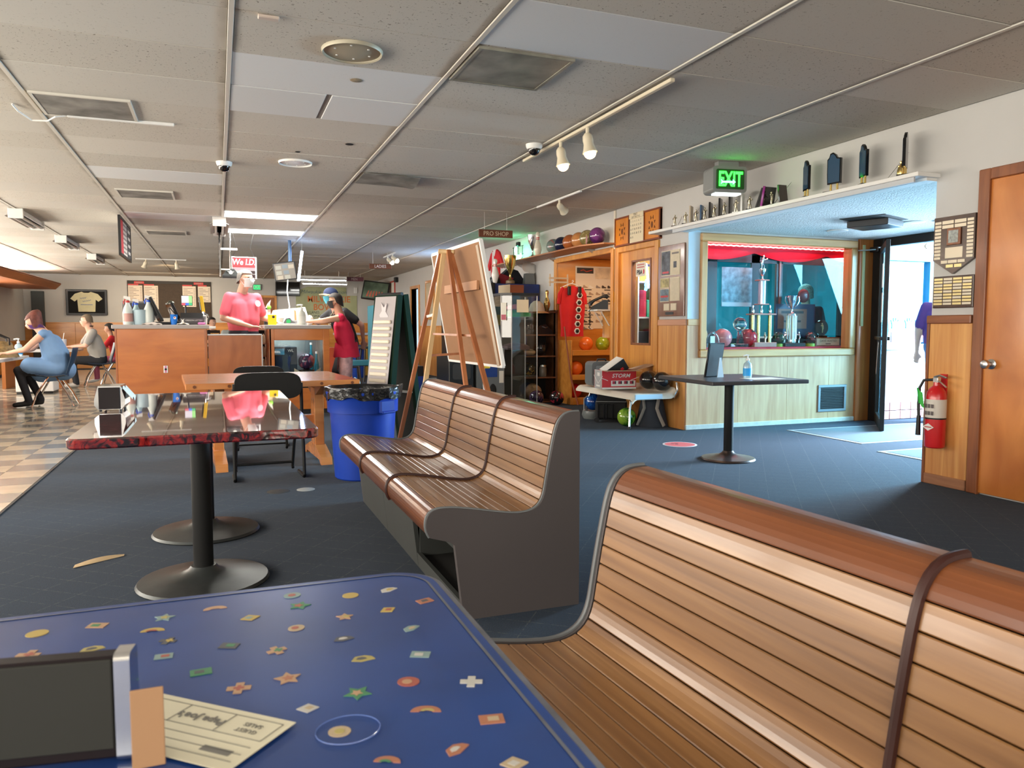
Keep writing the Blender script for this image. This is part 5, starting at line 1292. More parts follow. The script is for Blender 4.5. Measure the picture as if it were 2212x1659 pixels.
# ================================================================ BALL SHELF ON THE WALL (over the recess)
t = thing('ball_shelf', 'long plywood wall shelf of display balls above the recess', 'shelf', (4.62, 10.7, 2.19)); o = Vector(t.location)
shw = WOOD('shelf_ply', srgb(158, 104, 68), srgb(182, 128, 90), 'y', 9, .5)
G(o).prism([(XR, 8.66), (4.60, 8.66), (4.45, 9.05), (4.45, 12.5), (XR, 12.75)], 'z', 2.195, 2.213).build('board', shw, t)
for y in (9.3, 10.6, 11.9): G(o).prism([(XR-.001, 2.195), (4.66, 2.195), (XR-.001, 2.12)], 'y', y-.006, y+.006).build('bracket', steel, t)
BZ = 2.2135
for y, m, lab in ((8.88, ball_mat('ball_purple', (.05, .012, .08), (.12, .03, .15), 4), 'purple bowling ball at the end of the wall shelf above the shop corner'),
                  (9.16, ball_mat('ball_olive', (.16, .13, .05), (.30, .26, .14), 14), 'olive bronze glittering bowling ball between the purple and tan balls'),
                  (9.42, M('ball_tan', (.42, .19, .07), .18, coat=.5), 'tan bowling ball on the wall shelf'),
                  (9.70, M('ball_rust', (.34, .10, .03), .18, coat=.5), 'rust brown bowling ball on the wall shelf'),
                  (9.98, M('ball_navy', (.01, .015, .05), .1, coat=.6), 'navy blue bowling ball on the wall shelf'),
                  (10.26, ball_mat('ball_greyred', (.16, .22, .20), (.40, .05, .06), 3), 'grey and red bowling ball beside the big white pin on the shelf')):
 ball('bowling_ball', lab, 4.62, y, BZ, m, holes=False)
g = thing('ball_badge', 'pale ring badge leaning by the purple ball', 'badge', (4.51, 8.97, BZ))
gg = G(); gg.X = Matrix.Translation((0, 0, .06)) @ Matrix.Rotation(PI/2, 4, 'Y') @ Matrix.Rotation(.4, 4, 'X'); gg.cyl((0, 0, -.004), (0, 0, .004), .058, n=24); gg.build('disc', M('badge_pink', (.45, .22, .28), .5, noise=.6, nscale=30), g)
pinprof = [(0, 0), (.026, 0), (.030, .01), (.045, .06), (.060, .115), (.058, .15), (.040, .21), (.026, .25), (.0235, .275), (.030, .32), (.032, .345), (.026, .368), (.012, .379), (0, .381)]
def pin(lab, loc, m, sc=1.0, stripe=True, name='bowling_pin', tilt=None):
 t = thing(name, lab, 'bowling pin', loc)
 if tilt: t.rotation_euler = tilt
 G().lathe([(r*sc, z*sc) for r, z in pinprof], n=24).build('body', m, t)
 if stripe:
  for z in (.268, .292):
   rr_ = .0245 if z < .28 else .0262
   G().lathe([(rr_*sc, z*sc-.006), ((rr_+.0022)*sc, z*sc-.006), ((rr_+.003)*sc, z*sc+.006), (rr_*sc, z*sc+.006)], n=24).build('neck_stripe', redp, t)
 return t
pinw = M('pin_ivory', (.76, .70, .58), .2, coat=.6); pinwh = M('pin_white', (.82, .80, .76), .15, coat=.7)
pin('large ivory bowling pin with red neck stripe on the wall shelf', (4.60, 10.80, BZ), pinw)
def cup(lab, loc, m, h, base_m, name='trophy_cup'):
 t = thing(name, lab, 'trophy', loc); k = h/.30
 G().lathe([(0, 0), (.05*k, 0), (.05*k, .03*k), (.03*k, .04*k), (0, .04*k)], n=20).build('base', base_m, t)
 G().lathe([(0, .04*k), (.022*k, .04*k), (.010*k, .06*k), (.010*k, .10*k), (.03*k, .14*k), (.055*k, .20*k), (.066*k, .27*k), (.070*k, .30*k), (.062*k, .30*k), (.05*k, .22*k), (0, .16*k)], n=24).build('cup', m, t)
 return t
cup('silver trophy cup with dark foot beside the large ivory pin', (4.62, 11.05, BZ), chrome, .36, blackg)
# green neon sign on the wall
ne = thing('neon_sign', 'glowing green neon sign standing on the end of the wall shelf', 'neon sign', (4.62, 11.75, BZ))
neon = EM('neon_green', (.18, 1.0, .58), 26)
def loop(c, r, sx=1.0, n=14, a0=0, a1=2*PI): return [(c[0], c[1]+sx*r*math.cos(a0+(a1-a0)*k/n), c[2]+r*math.sin(a0+(a1-a0)*k/n)) for k in range(n+1)]
G().tube([(0, .24-.04*k, .09+.03*math.sin(k*2.4)) for k in range(13)], .011, 8).build('script_tube', neon, ne)
G().tube([(0, .20-.035*k, .05+.02*math.sin(k*2.9)) for k in range(12)], .009, 8).build('script_tube', neon, ne)
G().tube(loop((0, .02, .20), .05, .8), .010, 8).build('ring_tube', neon, ne); G().tube([(0, -.03, .13), (0, .0, .24), (0, .05, .13)], .009, 8).build('letter_tube', neon, ne)
for y in (-.2, .0, .2): G().tube([(.03, y, .0), (.03, y, .26)], .005, 6).build('stand_wire', blackm, ne)
for z in (.02, .12, .25): G().tube([(.03, -.24, z), (.03, .24, z)], .005, 6).build('stand_wire', blackm, ne)
G().box(.01, .06, -.05, .05, .26, .33, c=.008).build('transformer', blackp, ne)
# wall pennant jersey and second sign behind the easel
t = thing('wall_jersey', 'red and white jersey hung flat on the wall past the shelf', 'jersey', (XR, 13.2, 2.28))
G().prism([(-.20, -.32), (.20, -.32), (.22, .1), (.34, -.08), (.40, 0), (.22, .22), (.08, .28), (-.08, .28), (-.22, .22), (-.40, 0), (-.34, -.08), (-.22, .1)], 'x', -.035, -.002).build('body', jer, t)
G().box(-.038, -.035, .04, .13, -.32, .25).build('stripe', white, t)
G().prism([(-.08, .28), (0, .16), (.08, .28)], 'x', -.042, -.036).build('collar', white, t)
bs = thing('neon_sign', 'rectangular white and blue lit beer sign on the wall behind the easel', 'neon sign', (XR-.06, 14.75, 2.22))
G().box(-.04, .05, -.36, .36, -.34, .34, c=.01).build('housing', blackp, bs)
G().box(-.046, -.04, -.30, .30, -.30, .30).build('panel', EM('sign_white', (.40, .62, 1.0), 34), bs)
G().box(-.052, -.046, -.18, .05, -.2, .2).build('mark', EM('sign_blue', (.10, .25, 1.0), 4), bs)

# ================================================================ RETAIL CORNER (shelf unit, glass showcase, blue cabinet)
t = thing('shelf_unit', 'dark open shelf unit with four shelves of bowling gear beside the ball rack', 'shelf unit', (4.52, 10.62, 0)); o = Vector(t.location)
suw = WOOD('unit_brown', srgb(92, 56, 36), srgb(120, 78, 52), 'x', 9, .5)
G(o).box(4.22, 4.79, 10.86, 10.88, 0, 1.40).build('back', M('unit_black', (.015, .012, .010), .7), t)
for x in (4.20, 4.765): G(o).box(x, x+.025, 10.46, 10.88, 0, 1.40, c=.002).build('side', suw, t)
UZ = [.03, .395, .715, 1.035, 1.375]
for z in UZ: G(o).box(4.225, 4.765, 10.45, 10.86, z-.02, z).build('shelf_board', suw, t)
ball('bowling_ball', 'plain black bowling ball on the second-highest unit shelf', 4.36, 10.62, UZ[3], M('ball_black', (.012, .012, .014), .12, coat=.6), holes=False)
t = thing('shoe_bag', 'folded black leather bag on the second-highest unit shelf', 'bag', (4.60, 10.62, UZ[3]))
G().prism([(-.13, 0), (.13, 0), (.12, .06), (.02, .15), (-.09, .13), (-.13, .07)], 'y', -.1, .1).build('body', blackp, t); G().tube([(-.05, -.1, .12), (0, -.12, .10), (.05, -.1, .11)], .008, 6).build('handle', steel, t)
ball('bowling_ball', 'shiny black bowling ball on the middle unit shelf', 4.57, 10.62, UZ[2], MATS['ball_black'])
t = thing('wrist_support', 'tan leather wrist support on the middle unit shelf', 'glove', (4.36, 10.56, UZ[2])); G().sph((0, 0, .05), .08, (1.3, .8, .62), 16, 10).build('body', M('glove_tan', (.42, .30, .20), .7), t)
ball('bowling_ball', 'black and gold flecked bowling ball on the second-lowest unit shelf', 4.38, 10.62, UZ[1], ball_mat('ball_gold', (.012, .010, .008), (.5, .32, .05), 12, thr=(.52, .62)))
t = thing('glass_jar', 'small grey lidded jar beside the gold flecked ball', 'jar', (4.60, 10.60, UZ[1])); G().lathe([(0, 0), (.055, 0), (.06, .02), (.06, .13), (.05, .15), (0, .15)], n=18).build('body', M('jar_grey', (.16, .15, .14), .15), t); G().lathe([(0, .15), (.062, .15), (.062, .175), (0, .178)], n=18).build('lid', steel, t)
t = thing('crumpled_bag', 'crumpled tan patterned cloth bag on the lowest unit shelf', 'bag', (4.42, 10.56, UZ[0]))
G().grid(lambda u, v: ((.14+.012*math.sin(9*u*PI+v*7))*math.sin(PI*v)*math.cos(2*PI*u), (.11+.012*math.sin(13*u*PI))*math.sin(PI*v)*math.sin(2*PI*u), .13-.13*math.cos(PI*v)+.008*math.sin(11*u+9*v)), 28, 14).build('body', M('bag_tan', (.35, .22, .13), .8, noise=.6, nscale=14), t)
ball('bowling_ball', 'dark purple marbled bowling ball on the floor beside the glass showcase', 4.36, 10.27, 0, ball_mat('ball_dkpurple', (.02, .01, .03), (.12, .06, .14)), holes=False)
ball('bowling_ball', 'black and crimson bowling ball on the floor in front of the shelf unit', 4.62, 10.12, 0, ball_mat('ball_crimson', (.012, .008, .010), (.35, .02, .04), 5, thr=(.5, .56)), holes=False)
# things on top of the unit: gold pin, cap, small box
pin('gold bowling pin standing on top of the shelf unit', (4.66, 10.58, UZ[4]), M('pin_gold', (.45, .32, .12), .25, metal=.8), .86, False)
def cap_mesh(t, mc, mb, r=.095, zs=.8, ang=0):
 G().lathe([(0, r*zs), (r*.4, r*zs*.95), (r*.8, r*zs*.68), (r, r*zs*.25), (r*1.02, 0), (r*.96, 0)][::-1], n=24).build('crown', mc, t)
 def br(u, v):
  a = -PI/2 + (u-.5)*1.9; rr = r*(.98+.75*v*math.cos((u-.5)*1.5)); return (rr*math.cos(a+ang), rr*math.sin(a+ang), .004-.03*v*v+.0*u)
 G().grid(br, 14, 5, th=(0, 0, .005)).build('brim', mb, t)
 G().sph((0, 0, r*zs), .008, nu=8, nv=6).build('button', mc, t)
t = thing('cap', 'white and tan cap hung at the top corner of the shelf unit', 'cap', (4.50, 10.60, UZ[4])); t.rotation_euler = (0, 0, .5)
cap_mesh(t, M('cap_white', (.66, .62, .54), .8), M('cap_tan', (.40, .30, .20), .8), .12, 1.4)
t = thing('lotion_bottle', 'black lotion bottle on top of the shelf unit', 'bottle', (4.30, 10.55, UZ[4])); G().lathe([(0, 0), (.04, 0), (.045, .02), (.045, .18), (.02, .22), (.02, .27), (0, .27)], n=16).build('body', blackg, t); G().box(-.02, .02, -.046, -.044, .08, .14).build('label', white, t)
# glass showcase
t = thing('glass_showcase', 'narrow four-sided glass showcase with shelves and black lid', 'showcase', (3.80, 9.75, 0)); o = Vector(t.location)
x0, x1, y0, y1 = 3.58, 4.06, 9.55, 9.98;
fr = M('showcase_edge', (.35, .36, .36), .3, metal=.7)
G(o).prism([(x0-.02, y1+.02), (x0-.02, y0+.10), (x0+.10, y0-.02), (x1+.02, y0-.02), (x1+.02, y1+.02)], 'z', 1.565, 1.60).build('lid', blackp, t)
G(o).prism([(x0, y1), (x0, y0+.11), (x0+.11, y0), (x1, y0), (x1, y1)], 'z', 0, .05).build('base', blackp, t)
gl = GLASS('case_clear', (.90, .96, .95), .12)
for (ax, ay), (bx, by) in (((x0, y1), (x0, y0+.11)), ((x0, y0+.11), (x0+.11, y0)), ((x0+.11, y0), (x1, y0)), ((x1, y0), (x1, y1))):
 g = G(o); i = [g.P((ax, ay, .05)), g.P((bx, by, .05)), g.P((bx, by, 1.565)), g.P((ax, ay, 1.565))]; g.F(i); g.build('pane', gl, t)
for (ax, ay) in ((x0, y1), (x0, y0+.11), (x0+.11, y0), (x1, y0), (x1, y1)): G(o).cyl((ax, ay, .05), (ax, ay, 1.565), .008, n=8).build('corner_post', fr, t)
for z in (.47, .82, 1.27): G(o).prism([(x0+.01, y1-.01), (x0+.01, y0+.11), (x0+.11, y0+.01), (x1-.01, y0+.01), (x1-.01, y1-.01)], 'z', z, z+.008).build('glass_shelf', GLASS('shelf_glass', (.75, .85, .82), .15), t)
G(o).box(x0+.02, x1-.02, y1-.02, y1-.01, .05, 1.56).build('back_panel', M('showcase_back', (.05, .045, .04), .6), t)
for i, (a, b, z, h, m, lab) in enumerate(((3.68, 4.00, 1.278, .10, M('shirt_green', (.01, .22, .06), .8, noise=.2), 'folded green shirt on the top showcase shelf'), (3.72, 3.96, 1.385, .07, M('shirt_pink', (.45, .12, .16), .8), 'folded pink shirt on top of the green one in the showcase'), (3.66, 3.98, .828, .10, M('shoes_dark', (.06, .03, .035), .5), 'pair of dark shoes on the middle showcase shelf'))):
 tag(G((a, 9.75, z)).grid(lambda u, v: (a+(b-a)*u, 9.62+.26*v, z + h*(.55+.45*math.sin(PI*u)**.5*math.sin(PI*v)**.5)), 10, 8, th=(0, 0, -h*.5)).build('folded_shirt' if i < 2 else 'shoes', m), lab, 'shirt' if i < 2 else 'shoes')
tag(G((3.80, 9.54, 1.43)).box(3.76, 3.93, 9.540, 9.545, 1.34, 1.51).build('paper_sign', paperc), 'blank cream paper sign taped to the showcase front', 'sign')
t = thing('price_card', 'white price card with a red picture taped inside the showcase corner', 'card', (3.60, 9.62, 1.35)); t.rotation_euler = (0, 0, PI*.75)
G().box(-.04, .04, -.003, 0, -.12, .12).build('sheet', paperw, t); G().box(-.035, .035, .0, .002, -.11, -.04).build('picture', M('card_red', (.45, .08, .12), .5), t)
# blue cabinet behind with things on top
t = thing('blue_cabinet', 'tall blue cabinet with black frame standing behind the glass showcase', 'cabinet', (4.30, 11.4, 0)); o = Vector(t.location)
nav = M('cabinet_blue', (.012, .03, .16), .4, noise=.2, nscale=6)
G(o).box(3.98, 4.78, 11.15, 11.75, 0, 1.82, c=.006).build('body', nav, t)
G(o).box(3.94, 4.02, 11.12, 11.78, 0, 1.83, c=.004).build('corner_frame', blackp, t)
G(o).box(3.975, 3.981, 11.2, 11.7, .9, 1.6).build('side_poster', M('cab_poster', (.25, .45, .60), .4, noise=.5, nscale=5), t)
TZ = 1.831
t = thing('wooden_trophy_base', 'brown and blue trophy box with a cream certificate', 'trophy base', (4.22, 11.05, 1.61));
G().box(-.02, .22, -.08, .08, 0, .185, c=.003).build('block', WOOD('block_brown', srgb(116, 56, 32), srgb(140, 72, 42), 'x', 9, .35), t)
G().grid(lambda u, v: (-.20+.19*u, -.085-.01*math.sin(PI*u), .0+.19*v*(1-.12*(1-u))), 5, 3, th=(0, .002, 0)).build('certificate', paperc, t)
o_cab = thing('cabinet_plinth', 'dark plinth under the trophy box on the showcase lid', 'plinth', (4.22, 11.05, 0)); G().box(-.14, .14, -.06, .06, 0, 1.609, c=.004).build('post', nav, o_cab)
cup('tall gold trophy cup on the blue cabinet', (4.34, 11.30, TZ), M('gold_cup', (.85, .62, .20), .15, metal=1), .44, M('cup_wood', (.2, .12, .05), .3))
pin('white bowling pin with red neck stripe on the blue cabinet', (4.08, 11.28, TZ), pinwh, 1.0)
for x, y, lab in ((4.0, 11.66, 'dark cap at the edge of the blue cabinet'), (4.15, 11.50, 'black cap with white crest beside the pin on the blue cabinet')):
 t = thing('cap', lab, 'cap', (x, y, TZ)); t.rotation_euler = (0, 0, -.6); cap_mesh(t, M('cap_black', (.012, .014, .02), .7), M('cap_black2', (.010, .012, .016), .7), .095, 1.5)
 G().tube([(.0, -.096, .03), (.028, -.090, .06), (.0, -.075, .095), (-.028, -.090, .06), (0, -.096, .03)], .003, 5).build('crest', M('crest_white', (.6, .62, .58), .5), t)
t = thing('towel_stack', 'black and red folded towels piled on the blue cabinet', 'towels', (4.42, 11.55, TZ)); G().prism([(-.30, 0), (.28, 0), (.12, .22), (-.02, .26), (-.16, .14)], 'y', -.08, .08).build('towel', M('towel_black', (.012, .012, .02), .9), t); G().prism([(-.26, .02), (-.02, .0), (.04, .10), (-.18, .17)], 'y', -.09, -.08).build('towel_red', M('towel_red', (.25, .02, .03), .9), t)
t = thing('grey_trophy', 'grey metal double-disc trophy on a block on the blue cabinet', 'trophy', (4.68, 11.35, TZ));
G().prism([(-.09, 0), (.09, 0), (.07, .17), (-.07, .17)], 'y', -.05, .05).build('base', M('grey_block', (.14, .15, .15), .5), t)
for x, z in ((-.03, .28), (.05, .25)):
 g = G(); g.X = Matrix.Translation((x, 0, z)) @ Matrix.Rotation(PI/2, 4, 'X'); g.lathe([(0, -.02), (.03, -.03), (.085, -.015), (.088, 0), (0, .01)], n=24); g.build('disc', steel, t)
# bowling alley kiosk things glimpsed beside the easel
t = thing('sign_rack', 'slim dark display rack with blue and white posters behind the easel', 'display rack', (3.55, 12.2, 0))
G().box(-.03, .42, -.2, .2, 0, 1.72, c=.006).build('frame', blackp, t)
for k, (c, z) in enumerate((((.55, .62, .55), 1.15), ((.20, .45, .70), 1.15))): G().box(.0+.21*k, .19+.21*k, -.206, -.2, z, z+.5).build('poster', M('rack_poster%d' % k, c, .5, noise=.3, nscale=9), t)
t = thing('blue_lamp', 'glowing blue and white toy lamp beside the showcase', 'lamp', (3.72, 11.0, .85));
G().prism([(-.10, -.15), (.12, -.15), (.14, .25), (.02, .32), (-.08, .12)], 'y', -.06, .06).build('body', M('lamp_blue', (.02, .10, .55), .3), t); G().box(.04, .10, -.066, -.06, .06, .19, c=.004).build('lens', EM('lamp_lens', (.75, .9, 1), 6), t)
G().box(-.12, .14, -.08, .08, -.85, -.15, c=.01).build('pedestal', M('ped_grey', (.20, .21, .22), .5), t)
t = thing('toy_blocks', 'red, green and yellow plastic pieces behind the leaning board', 'toys', (2.62, 7.6, 0))
for z, c in ((1.0, (.55, .03, .05)), (.86, (.03, .3, .08)), (.70, (.7, .4, .03))): G().box(-.04, .06, -.04, .04, z, z+.09, c=.01).build('piece', M('toy%.2f' % z, c, .4), t)
G().cyl((0, 0, 0), (0, 0, 1.1), .012, n=8).build('rod', steel, t)
t = thing('arcade_machine', 'grey and black arcade machine behind the easel with red lettering', 'arcade machine', (2.95, 9.75, 0))
G().box(-.17, .17, -.30, .30, 0, .78, c=.01).build('body', blackp, t)
G().prism(rrect(-.12, .12, .46, .66, .03), 'y', -.312, -.30).build('speaker_panel', M('arc_grey', (.05, .05, .05), .5), t)
rr = random.Random(2)
g = G(); g.prism([(-.11, .24)]+[(-.11+.02*k, .30+.07*((k*5) % 3)*.5) for k in range(11)]+[(.11, .24)], 'y', -.306, -.30); g.build('red_mark', M('mark_red', (.65, .03, .03), .4), t)
G().box(.04, .13, -.306, -.30, .06, .18).build('white_mark', white, t)
t = thing('vending_box', 'grey metal cabinet with blue panel and two dark oval slots', 'cabinet', (3.36, 9.75, 0)); o = Vector(t.location)
G().box(-.20, .20, -.28, .28, 0, .86, c=.01).build('body', M('vend_grey', (.16, .17, .17), .45), t)
G().box(-.13, .09, -.288, -.28, .48, .80).build('blue_panel', M('vend_blue', (.012, .05, .26), .4), t)
for x in (-.08, .03): G().sph((x, -.281, .30), .05, (1, .25, 1.8), 14, 10).build('slot', darkin, t)
G().box(.12, .18, -.286, -.28, .40, .56).build('label', paperw, t)
t = thing('blue_bin_cart', 'low blue cart with a grey tray beyond the bench', 'cart', (2.30, 10.5, 0))
G().box(-.22, .38, -.25, .25, .02, .46, c=.01).build('body', M('cart_blue', (.012, .04, .24), .5), t); G().box(-.20, .2, -.2, .2, .60, .75, c=.01).build('tray', M('cart_grey', (.32, .30, .26), .5), t); G().box(-.2, .36, -.2, .2, .46, .60).build('shelf', blackp, t)
t = thing('teal_machine', 'teal-edged arcade cabinet with dark screen behind the easel legs', 'arcade machine', (2.62, 12.6, 0))
G().box(-.25, .32, -.3, .3, 0, 1.5, c=.01).build('body', M('teal_dark', (.01, .12, .16), .4), t); G().box(-.2, .27, -.306, -.3, .72, 1.1).build('screen', blackg, t); G().box(-.22, -.16, -.31, -.3, .5, 1.62).build('edge', M('teal_edge', (.02, .35, .42), .4), t)
G().box(-.16, .25, -.312, -.3, 1.18, 1.36).build('marquee', M('marquee', (.55, .42, .05), .5), t)
t = thing('low_bench', 'low teal-topped wooden bench past the signboard', 'bench', (2.75, 14.6, 0))
G().box(-.55, .55, -.2, .2, .42, .52, c=.01).build('top', M('bench_teal', (.03, .14, .18), .5), t)
for x in (-.45, .45): G().box(x-.05, x+.05, -.16, .16, 0, .42).build('leg', plyY, t)
t = thing('high_chair', 'white plastic infant high chair with a blue cushion', 'high chair', (3.50, 16.2, 0));
G().prism([(-.22, .55), (.30, .55), (.32, .62), (.22, 1.02), (.14, 1.08), (-.10, 1.08), (-.18, 1.02), (-.22, .70)], 'y', .08, .22).build('shell', whitep, t)
G().sph((.02, .07, .92), .12, (1.1, .3, .8), 16, 10).build('cushion', M('cush_blue', (.02, .22, .60), .5), t)
G().box(-.30, .36, -.26, .06, .66, .70, c=.012).build('tray', whitep, t)
for x in (-.18, .22):
 for y in (-.14, .18): G().cyl((x, y, .58), (x*1.25, y*1.3, 0), .022, n=8).build('leg', M('leg_blue', (.08, .12, .3), .4), t)
t = thing('yellow_cabinet', 'yellow wooden cabinet beyond the signboard', 'cabinet', (3.3, 18.5, 0)); G().box(-.5, .5, -.3, .3, 0, .75, c=.01).build('body', M('cab_yellow', (.62, .38, .06), .5), t)
G().box(-.53, .53, -.33, .33, .75, .79, c=.01).build('top', plyY, t)
t = thing('support_post', 'blue-grey round post standing on the carpet past the signboard', 'post', (3.15, 15.0, 0)); G().cyl((0, 0, 0), (0, 0, .70), .05, n=16).build('post', M('post_bluegrey', (.14, .17, .24), .4), t); G().lathe([(0, 0), (.16, 0), (.16, .02), (.06, .05)], n=20).build('foot', MATS['post_bluegrey'], t); G().lathe([(0, .70), (.20, .70), (.20, .73), (0, .73)], n=24).build('table_top', greylam, t)
# bar stools and shelf behind the red-shirt woman
for i, (x, y) in enumerate(((2.55, 15.6), (2.95, 16.2))):
 t = thing('bar_stool', ('dark wooden bar stool behind the red-shirt woman', 'dark wooden bar stool in front of the blue bin')[i], 'bar stool', (x, y, 0), .3*i, 'bar stools past the counter')
 G().lathe([(0, .70), (.17, .70), (.18, .72), (.17, .745), (0, .745)], n=20).build('seat', M('stool_dark', (.03, .022, .018), .4), t)
 for a in range(4):
  an = PI/4+a*PI/2; G().cyl((.12*math.cos(an), .12*math.sin(an), .70), (.20*math.cos(an), .20*math.sin(an), 0), .018, n=8).build('leg', MATS['stool_dark'], t)
 g = G(); g.tube([(.16*math.cos(PI/4+k*PI/2), .16*math.sin(PI/4+k*PI/2), .34) for k in range(4)], .012, 6, closed=True); g.build('foot_ring', MATS['stool_dark'], t)
t = thing('service_table', 'high wooden table with grey top behind the bar stools', 'table', (3.05, 17.0, 0)); G().box(-.65, .65, -.3, .3, .98, 1.03, c=.008).build('top', greylam, t); G().box(-.6, .6, -.25, .25, .90, .98).build('apron', plyY, t)
for x in (-.55, .55):
 for y in (-.22, .22): G().box(x-.03, x+.03, y-.03, y+.03, 0, .90).build('leg', M('leg_dark', (.04, .03, .025), .5), t)
t = thing('blue_bin', 'bright blue recycling bin under the high table', 'bin', (2.95, 17.6, 0)); G().lathe([(0, 0), (.22, 0), (.26, .72), (.28, .74), (.24, .74), (0, .70)], n=20, sx=.9).build('body', M('bin_blue', (.01, .08, .55), .4), t)
t = thing('orange_panel', 'orange-red plastic crate under the high table', 'crate', (2.45, 17.4, 0)); G().box(-.16, .16, -.15, .15, 0, .70, c=.01).build('body', M('crate_orange', (.62, .10, .03), .5), t)

# ================================================================ LAMINATE SEAT BENCH WITH BOXES
sb = thing('seat_bench', 'cream moulded two-seat bench with chrome legs used as a table', 'bench', (4.47, 7.90, 0), -PI/2)
def seat(u, v):
 x = -.70 + 1.40*u; y = -.28 + .56*v
 dip = -.025*math.sin(PI*((u*2) % 1.0 if u < 1 else 1.0))**.6*math.sin(PI*v)
 roll = -.05*max(0, (.12-v)/.12)**2 + .05*max(0, (v-.85)/.15)**2
 return (x, y, .415 + dip + roll - .05*max(0, (u-.965)/.035)**2)
G().grid(seat, 60, 18, th=(0, 0, -.022)).build('seat_shell', cream, sb)
G().box(.688, .706, -.25, .10, .345, .40, c=.006).build('patch', M('patch_blue', (.40, .55, .66), .4), sb)
for x in (-.56, .50):
 for y in (-.20, .24):
  G().tube([(x*.92, y*.75, .385), (x*.98, y*.95, .22), (x*1.04, y*1.05, .012)], .014, 10).build('leg', chrome, sb)
  G().lathe([(0, 0), (.02, 0), (.02, .02), (.014, .03)], (x*1.04, y*1.05, 0), 12).build('foot', blackp, sb)
 G().tube([(x*.92, -.15, .38), (x*.92, .18, .38)], .012, 8).build('cross_bar', chrome, sb)
G().tube([(.60, .22, .38), (.70, .25, .36), (.74, .27, .44), (.70, .28, .52)], .013, 8).build('arm_tube', chrome, sb)
# red and grey carton
bx = thing('carton', 'open red and grey product carton lettered STORM on the cream bench', 'carton', (4.36, 7.90, .418), -.14)
cred = M('carton_red', (.55, .02, .025), .45); cgrey = M('carton_grey', (.36, .36, .36), .5); ckraft = M('kraft', (.46, .30, .19), .8); cwht = M('carton_white', (.72, .70, .66), .5)
L_, D_, H_ = .42, .27, .215
G().box(-L_/2, L_/2, -D_/2, -D_/2+.006, 0, H_).build('front_side', cred, bx)
G().box(-L_/2, L_/2, D_/2-.006, D_/2, 0, H_).build('back_side', cred, bx)
G().box(-L_/2, -L_/2+.006, -D_/2+.006, D_/2-.006, 0, H_).build('end_side', cgrey, bx)
G().box(L_/2-.006, L_/2, -D_/2+.006, D_/2-.006, 0, H_).build('end_side', cred, bx)
G().box(-L_/2+.006, L_/2-.006, -D_/2+.006, D_/2-.006, 0, .006).build('bottom', ckraft, bx)
G().prism([(-L_/2, H_), (L_/2+.02, H_-.0), (L_/2+.02, H_+.004), (-L_/2, H_+.004)], 'y', -D_/2-.13, -D_/2).build('flap', ckraft, bx)
g = G(); g.X = Matrix.Translation((L_/2, 0, H_)) @ Matrix.Rotation(-.25, 4, 'Y'); g.box(0, .26, -D_/2, D_/2, 0, .005); g.build('flap', ckraft, bx)
g = G(); g.X = Matrix.Translation((-L_/2, 0, H_)) @ Matrix.Rotation(.2, 4, 'Y'); g.box(-.0, .07, -D_/2, D_/2, 0, .004); g.build('flap', cwht, bx)
text_mesh('STORM', .062, cwht, 'lettering', bx, (.02, -D_/2-.001, .155), RY, .0006, shear=.25, sx=1.1, bold=.001)
G().prism([(-.10, .035), (.20, .035), (.20, .10), (-.10, .10)], 'y', -D_/2-.002, -D_/2).build('window_panel', cwht, bx)
for k in range(4):
 G().box(-.085+.072*k, -.055+.072*k, -D_/2-.0035, -D_/2-.002, .06, .095).build('print_block', M('print_maroon', (.35, .02, .05), .5), bx); G().box(-.055+.072*k, -.04+.072*k, -D_/2-.0035, -D_/2-.002, .06, .095).build('print_block', blackp, bx)
G().box(-L_/2, L_/2, -D_/2-.0015, -D_/2, .0, .022).build('white_band', cwht, bx)
for s in (-1, 1): G().prism([(s*.24, .135), (s*.24, .142), (s*.14, .105), (s*.14, .098)], 'y', -D_/2-.002, -D_/2).build('white_line', cwht, bx)
for s in (-1, 1): G().prism([(s*.15, .15), (s*.15, .158), (0, .066), (0, .058)], 'x', -L_/2-.002, -L_/2).build('white_line', cwht, bx)
G().box(-L_/2-.002, -L_/2, -.05, .03, .15, .19).build('end_mark', cwht, bx); G().box(-L_/2-.002, -L_/2, -.06, .06, .025, .045).build('end_mark', cwht, bx)
# loose black/white box tilted in the carton
ib = thing('small_box', 'black and white shoe-size box tipped into the open carton', 'box', (4.42, 7.96, .59)); ib.rotation_euler = (.1, -.6, -.14)
G().box(-.13, .13, -.10, .10, 0, .14, c=.002).build('body', blackp, ib); G().box(-.132, -.13, -.098, .098, .0, .14).build('end_label', cwht, ib); G().box(-.13, .13, -.098, .098, .14, .142).build('top_label', cwht, ib); G().box(.03, .07, -.102, -.10, .03, .06).build('logo', redp, ib)
# grey hard case behind the carton
t = thing('grey_case', 'grey hard-shell case with a handle behind the carton', 'case', (4.42, 8.36, .418), -.1)
G().prism(rrect(-.17, .17, 0, .30, .05), 'y', -.12, .12).build('shell', M('case_grey', (.14, .155, .16), .4), t)
G().prism(rrect(-.12, .10, .10, .25, .02), 'y', -.128, -.12).build('panel', M('case_panel', (.22, .26, .28), .4), t)
G().tube([(-.06, 0, .30), (-.05, 0, .325), (.05, 0, .325), (.06, 0, .30)], .012, 8).build('handle', blackp, t); G().box(-.09, -.06, -.134, -.128, .12, .15).build('latch', steel, t)
# black balls on the bench end
ball('bowling_ball', 'glossy black bowling ball at the end of the cream bench', 4.66, 7.36, .42, M('ball_blk2', (.010, .009, .009), .1, coat=.6))
ball('bowling_ball', 'black bowling ball tucked behind the carton flap', 4.64, 7.61, .42, MATS['ball_blk2'])
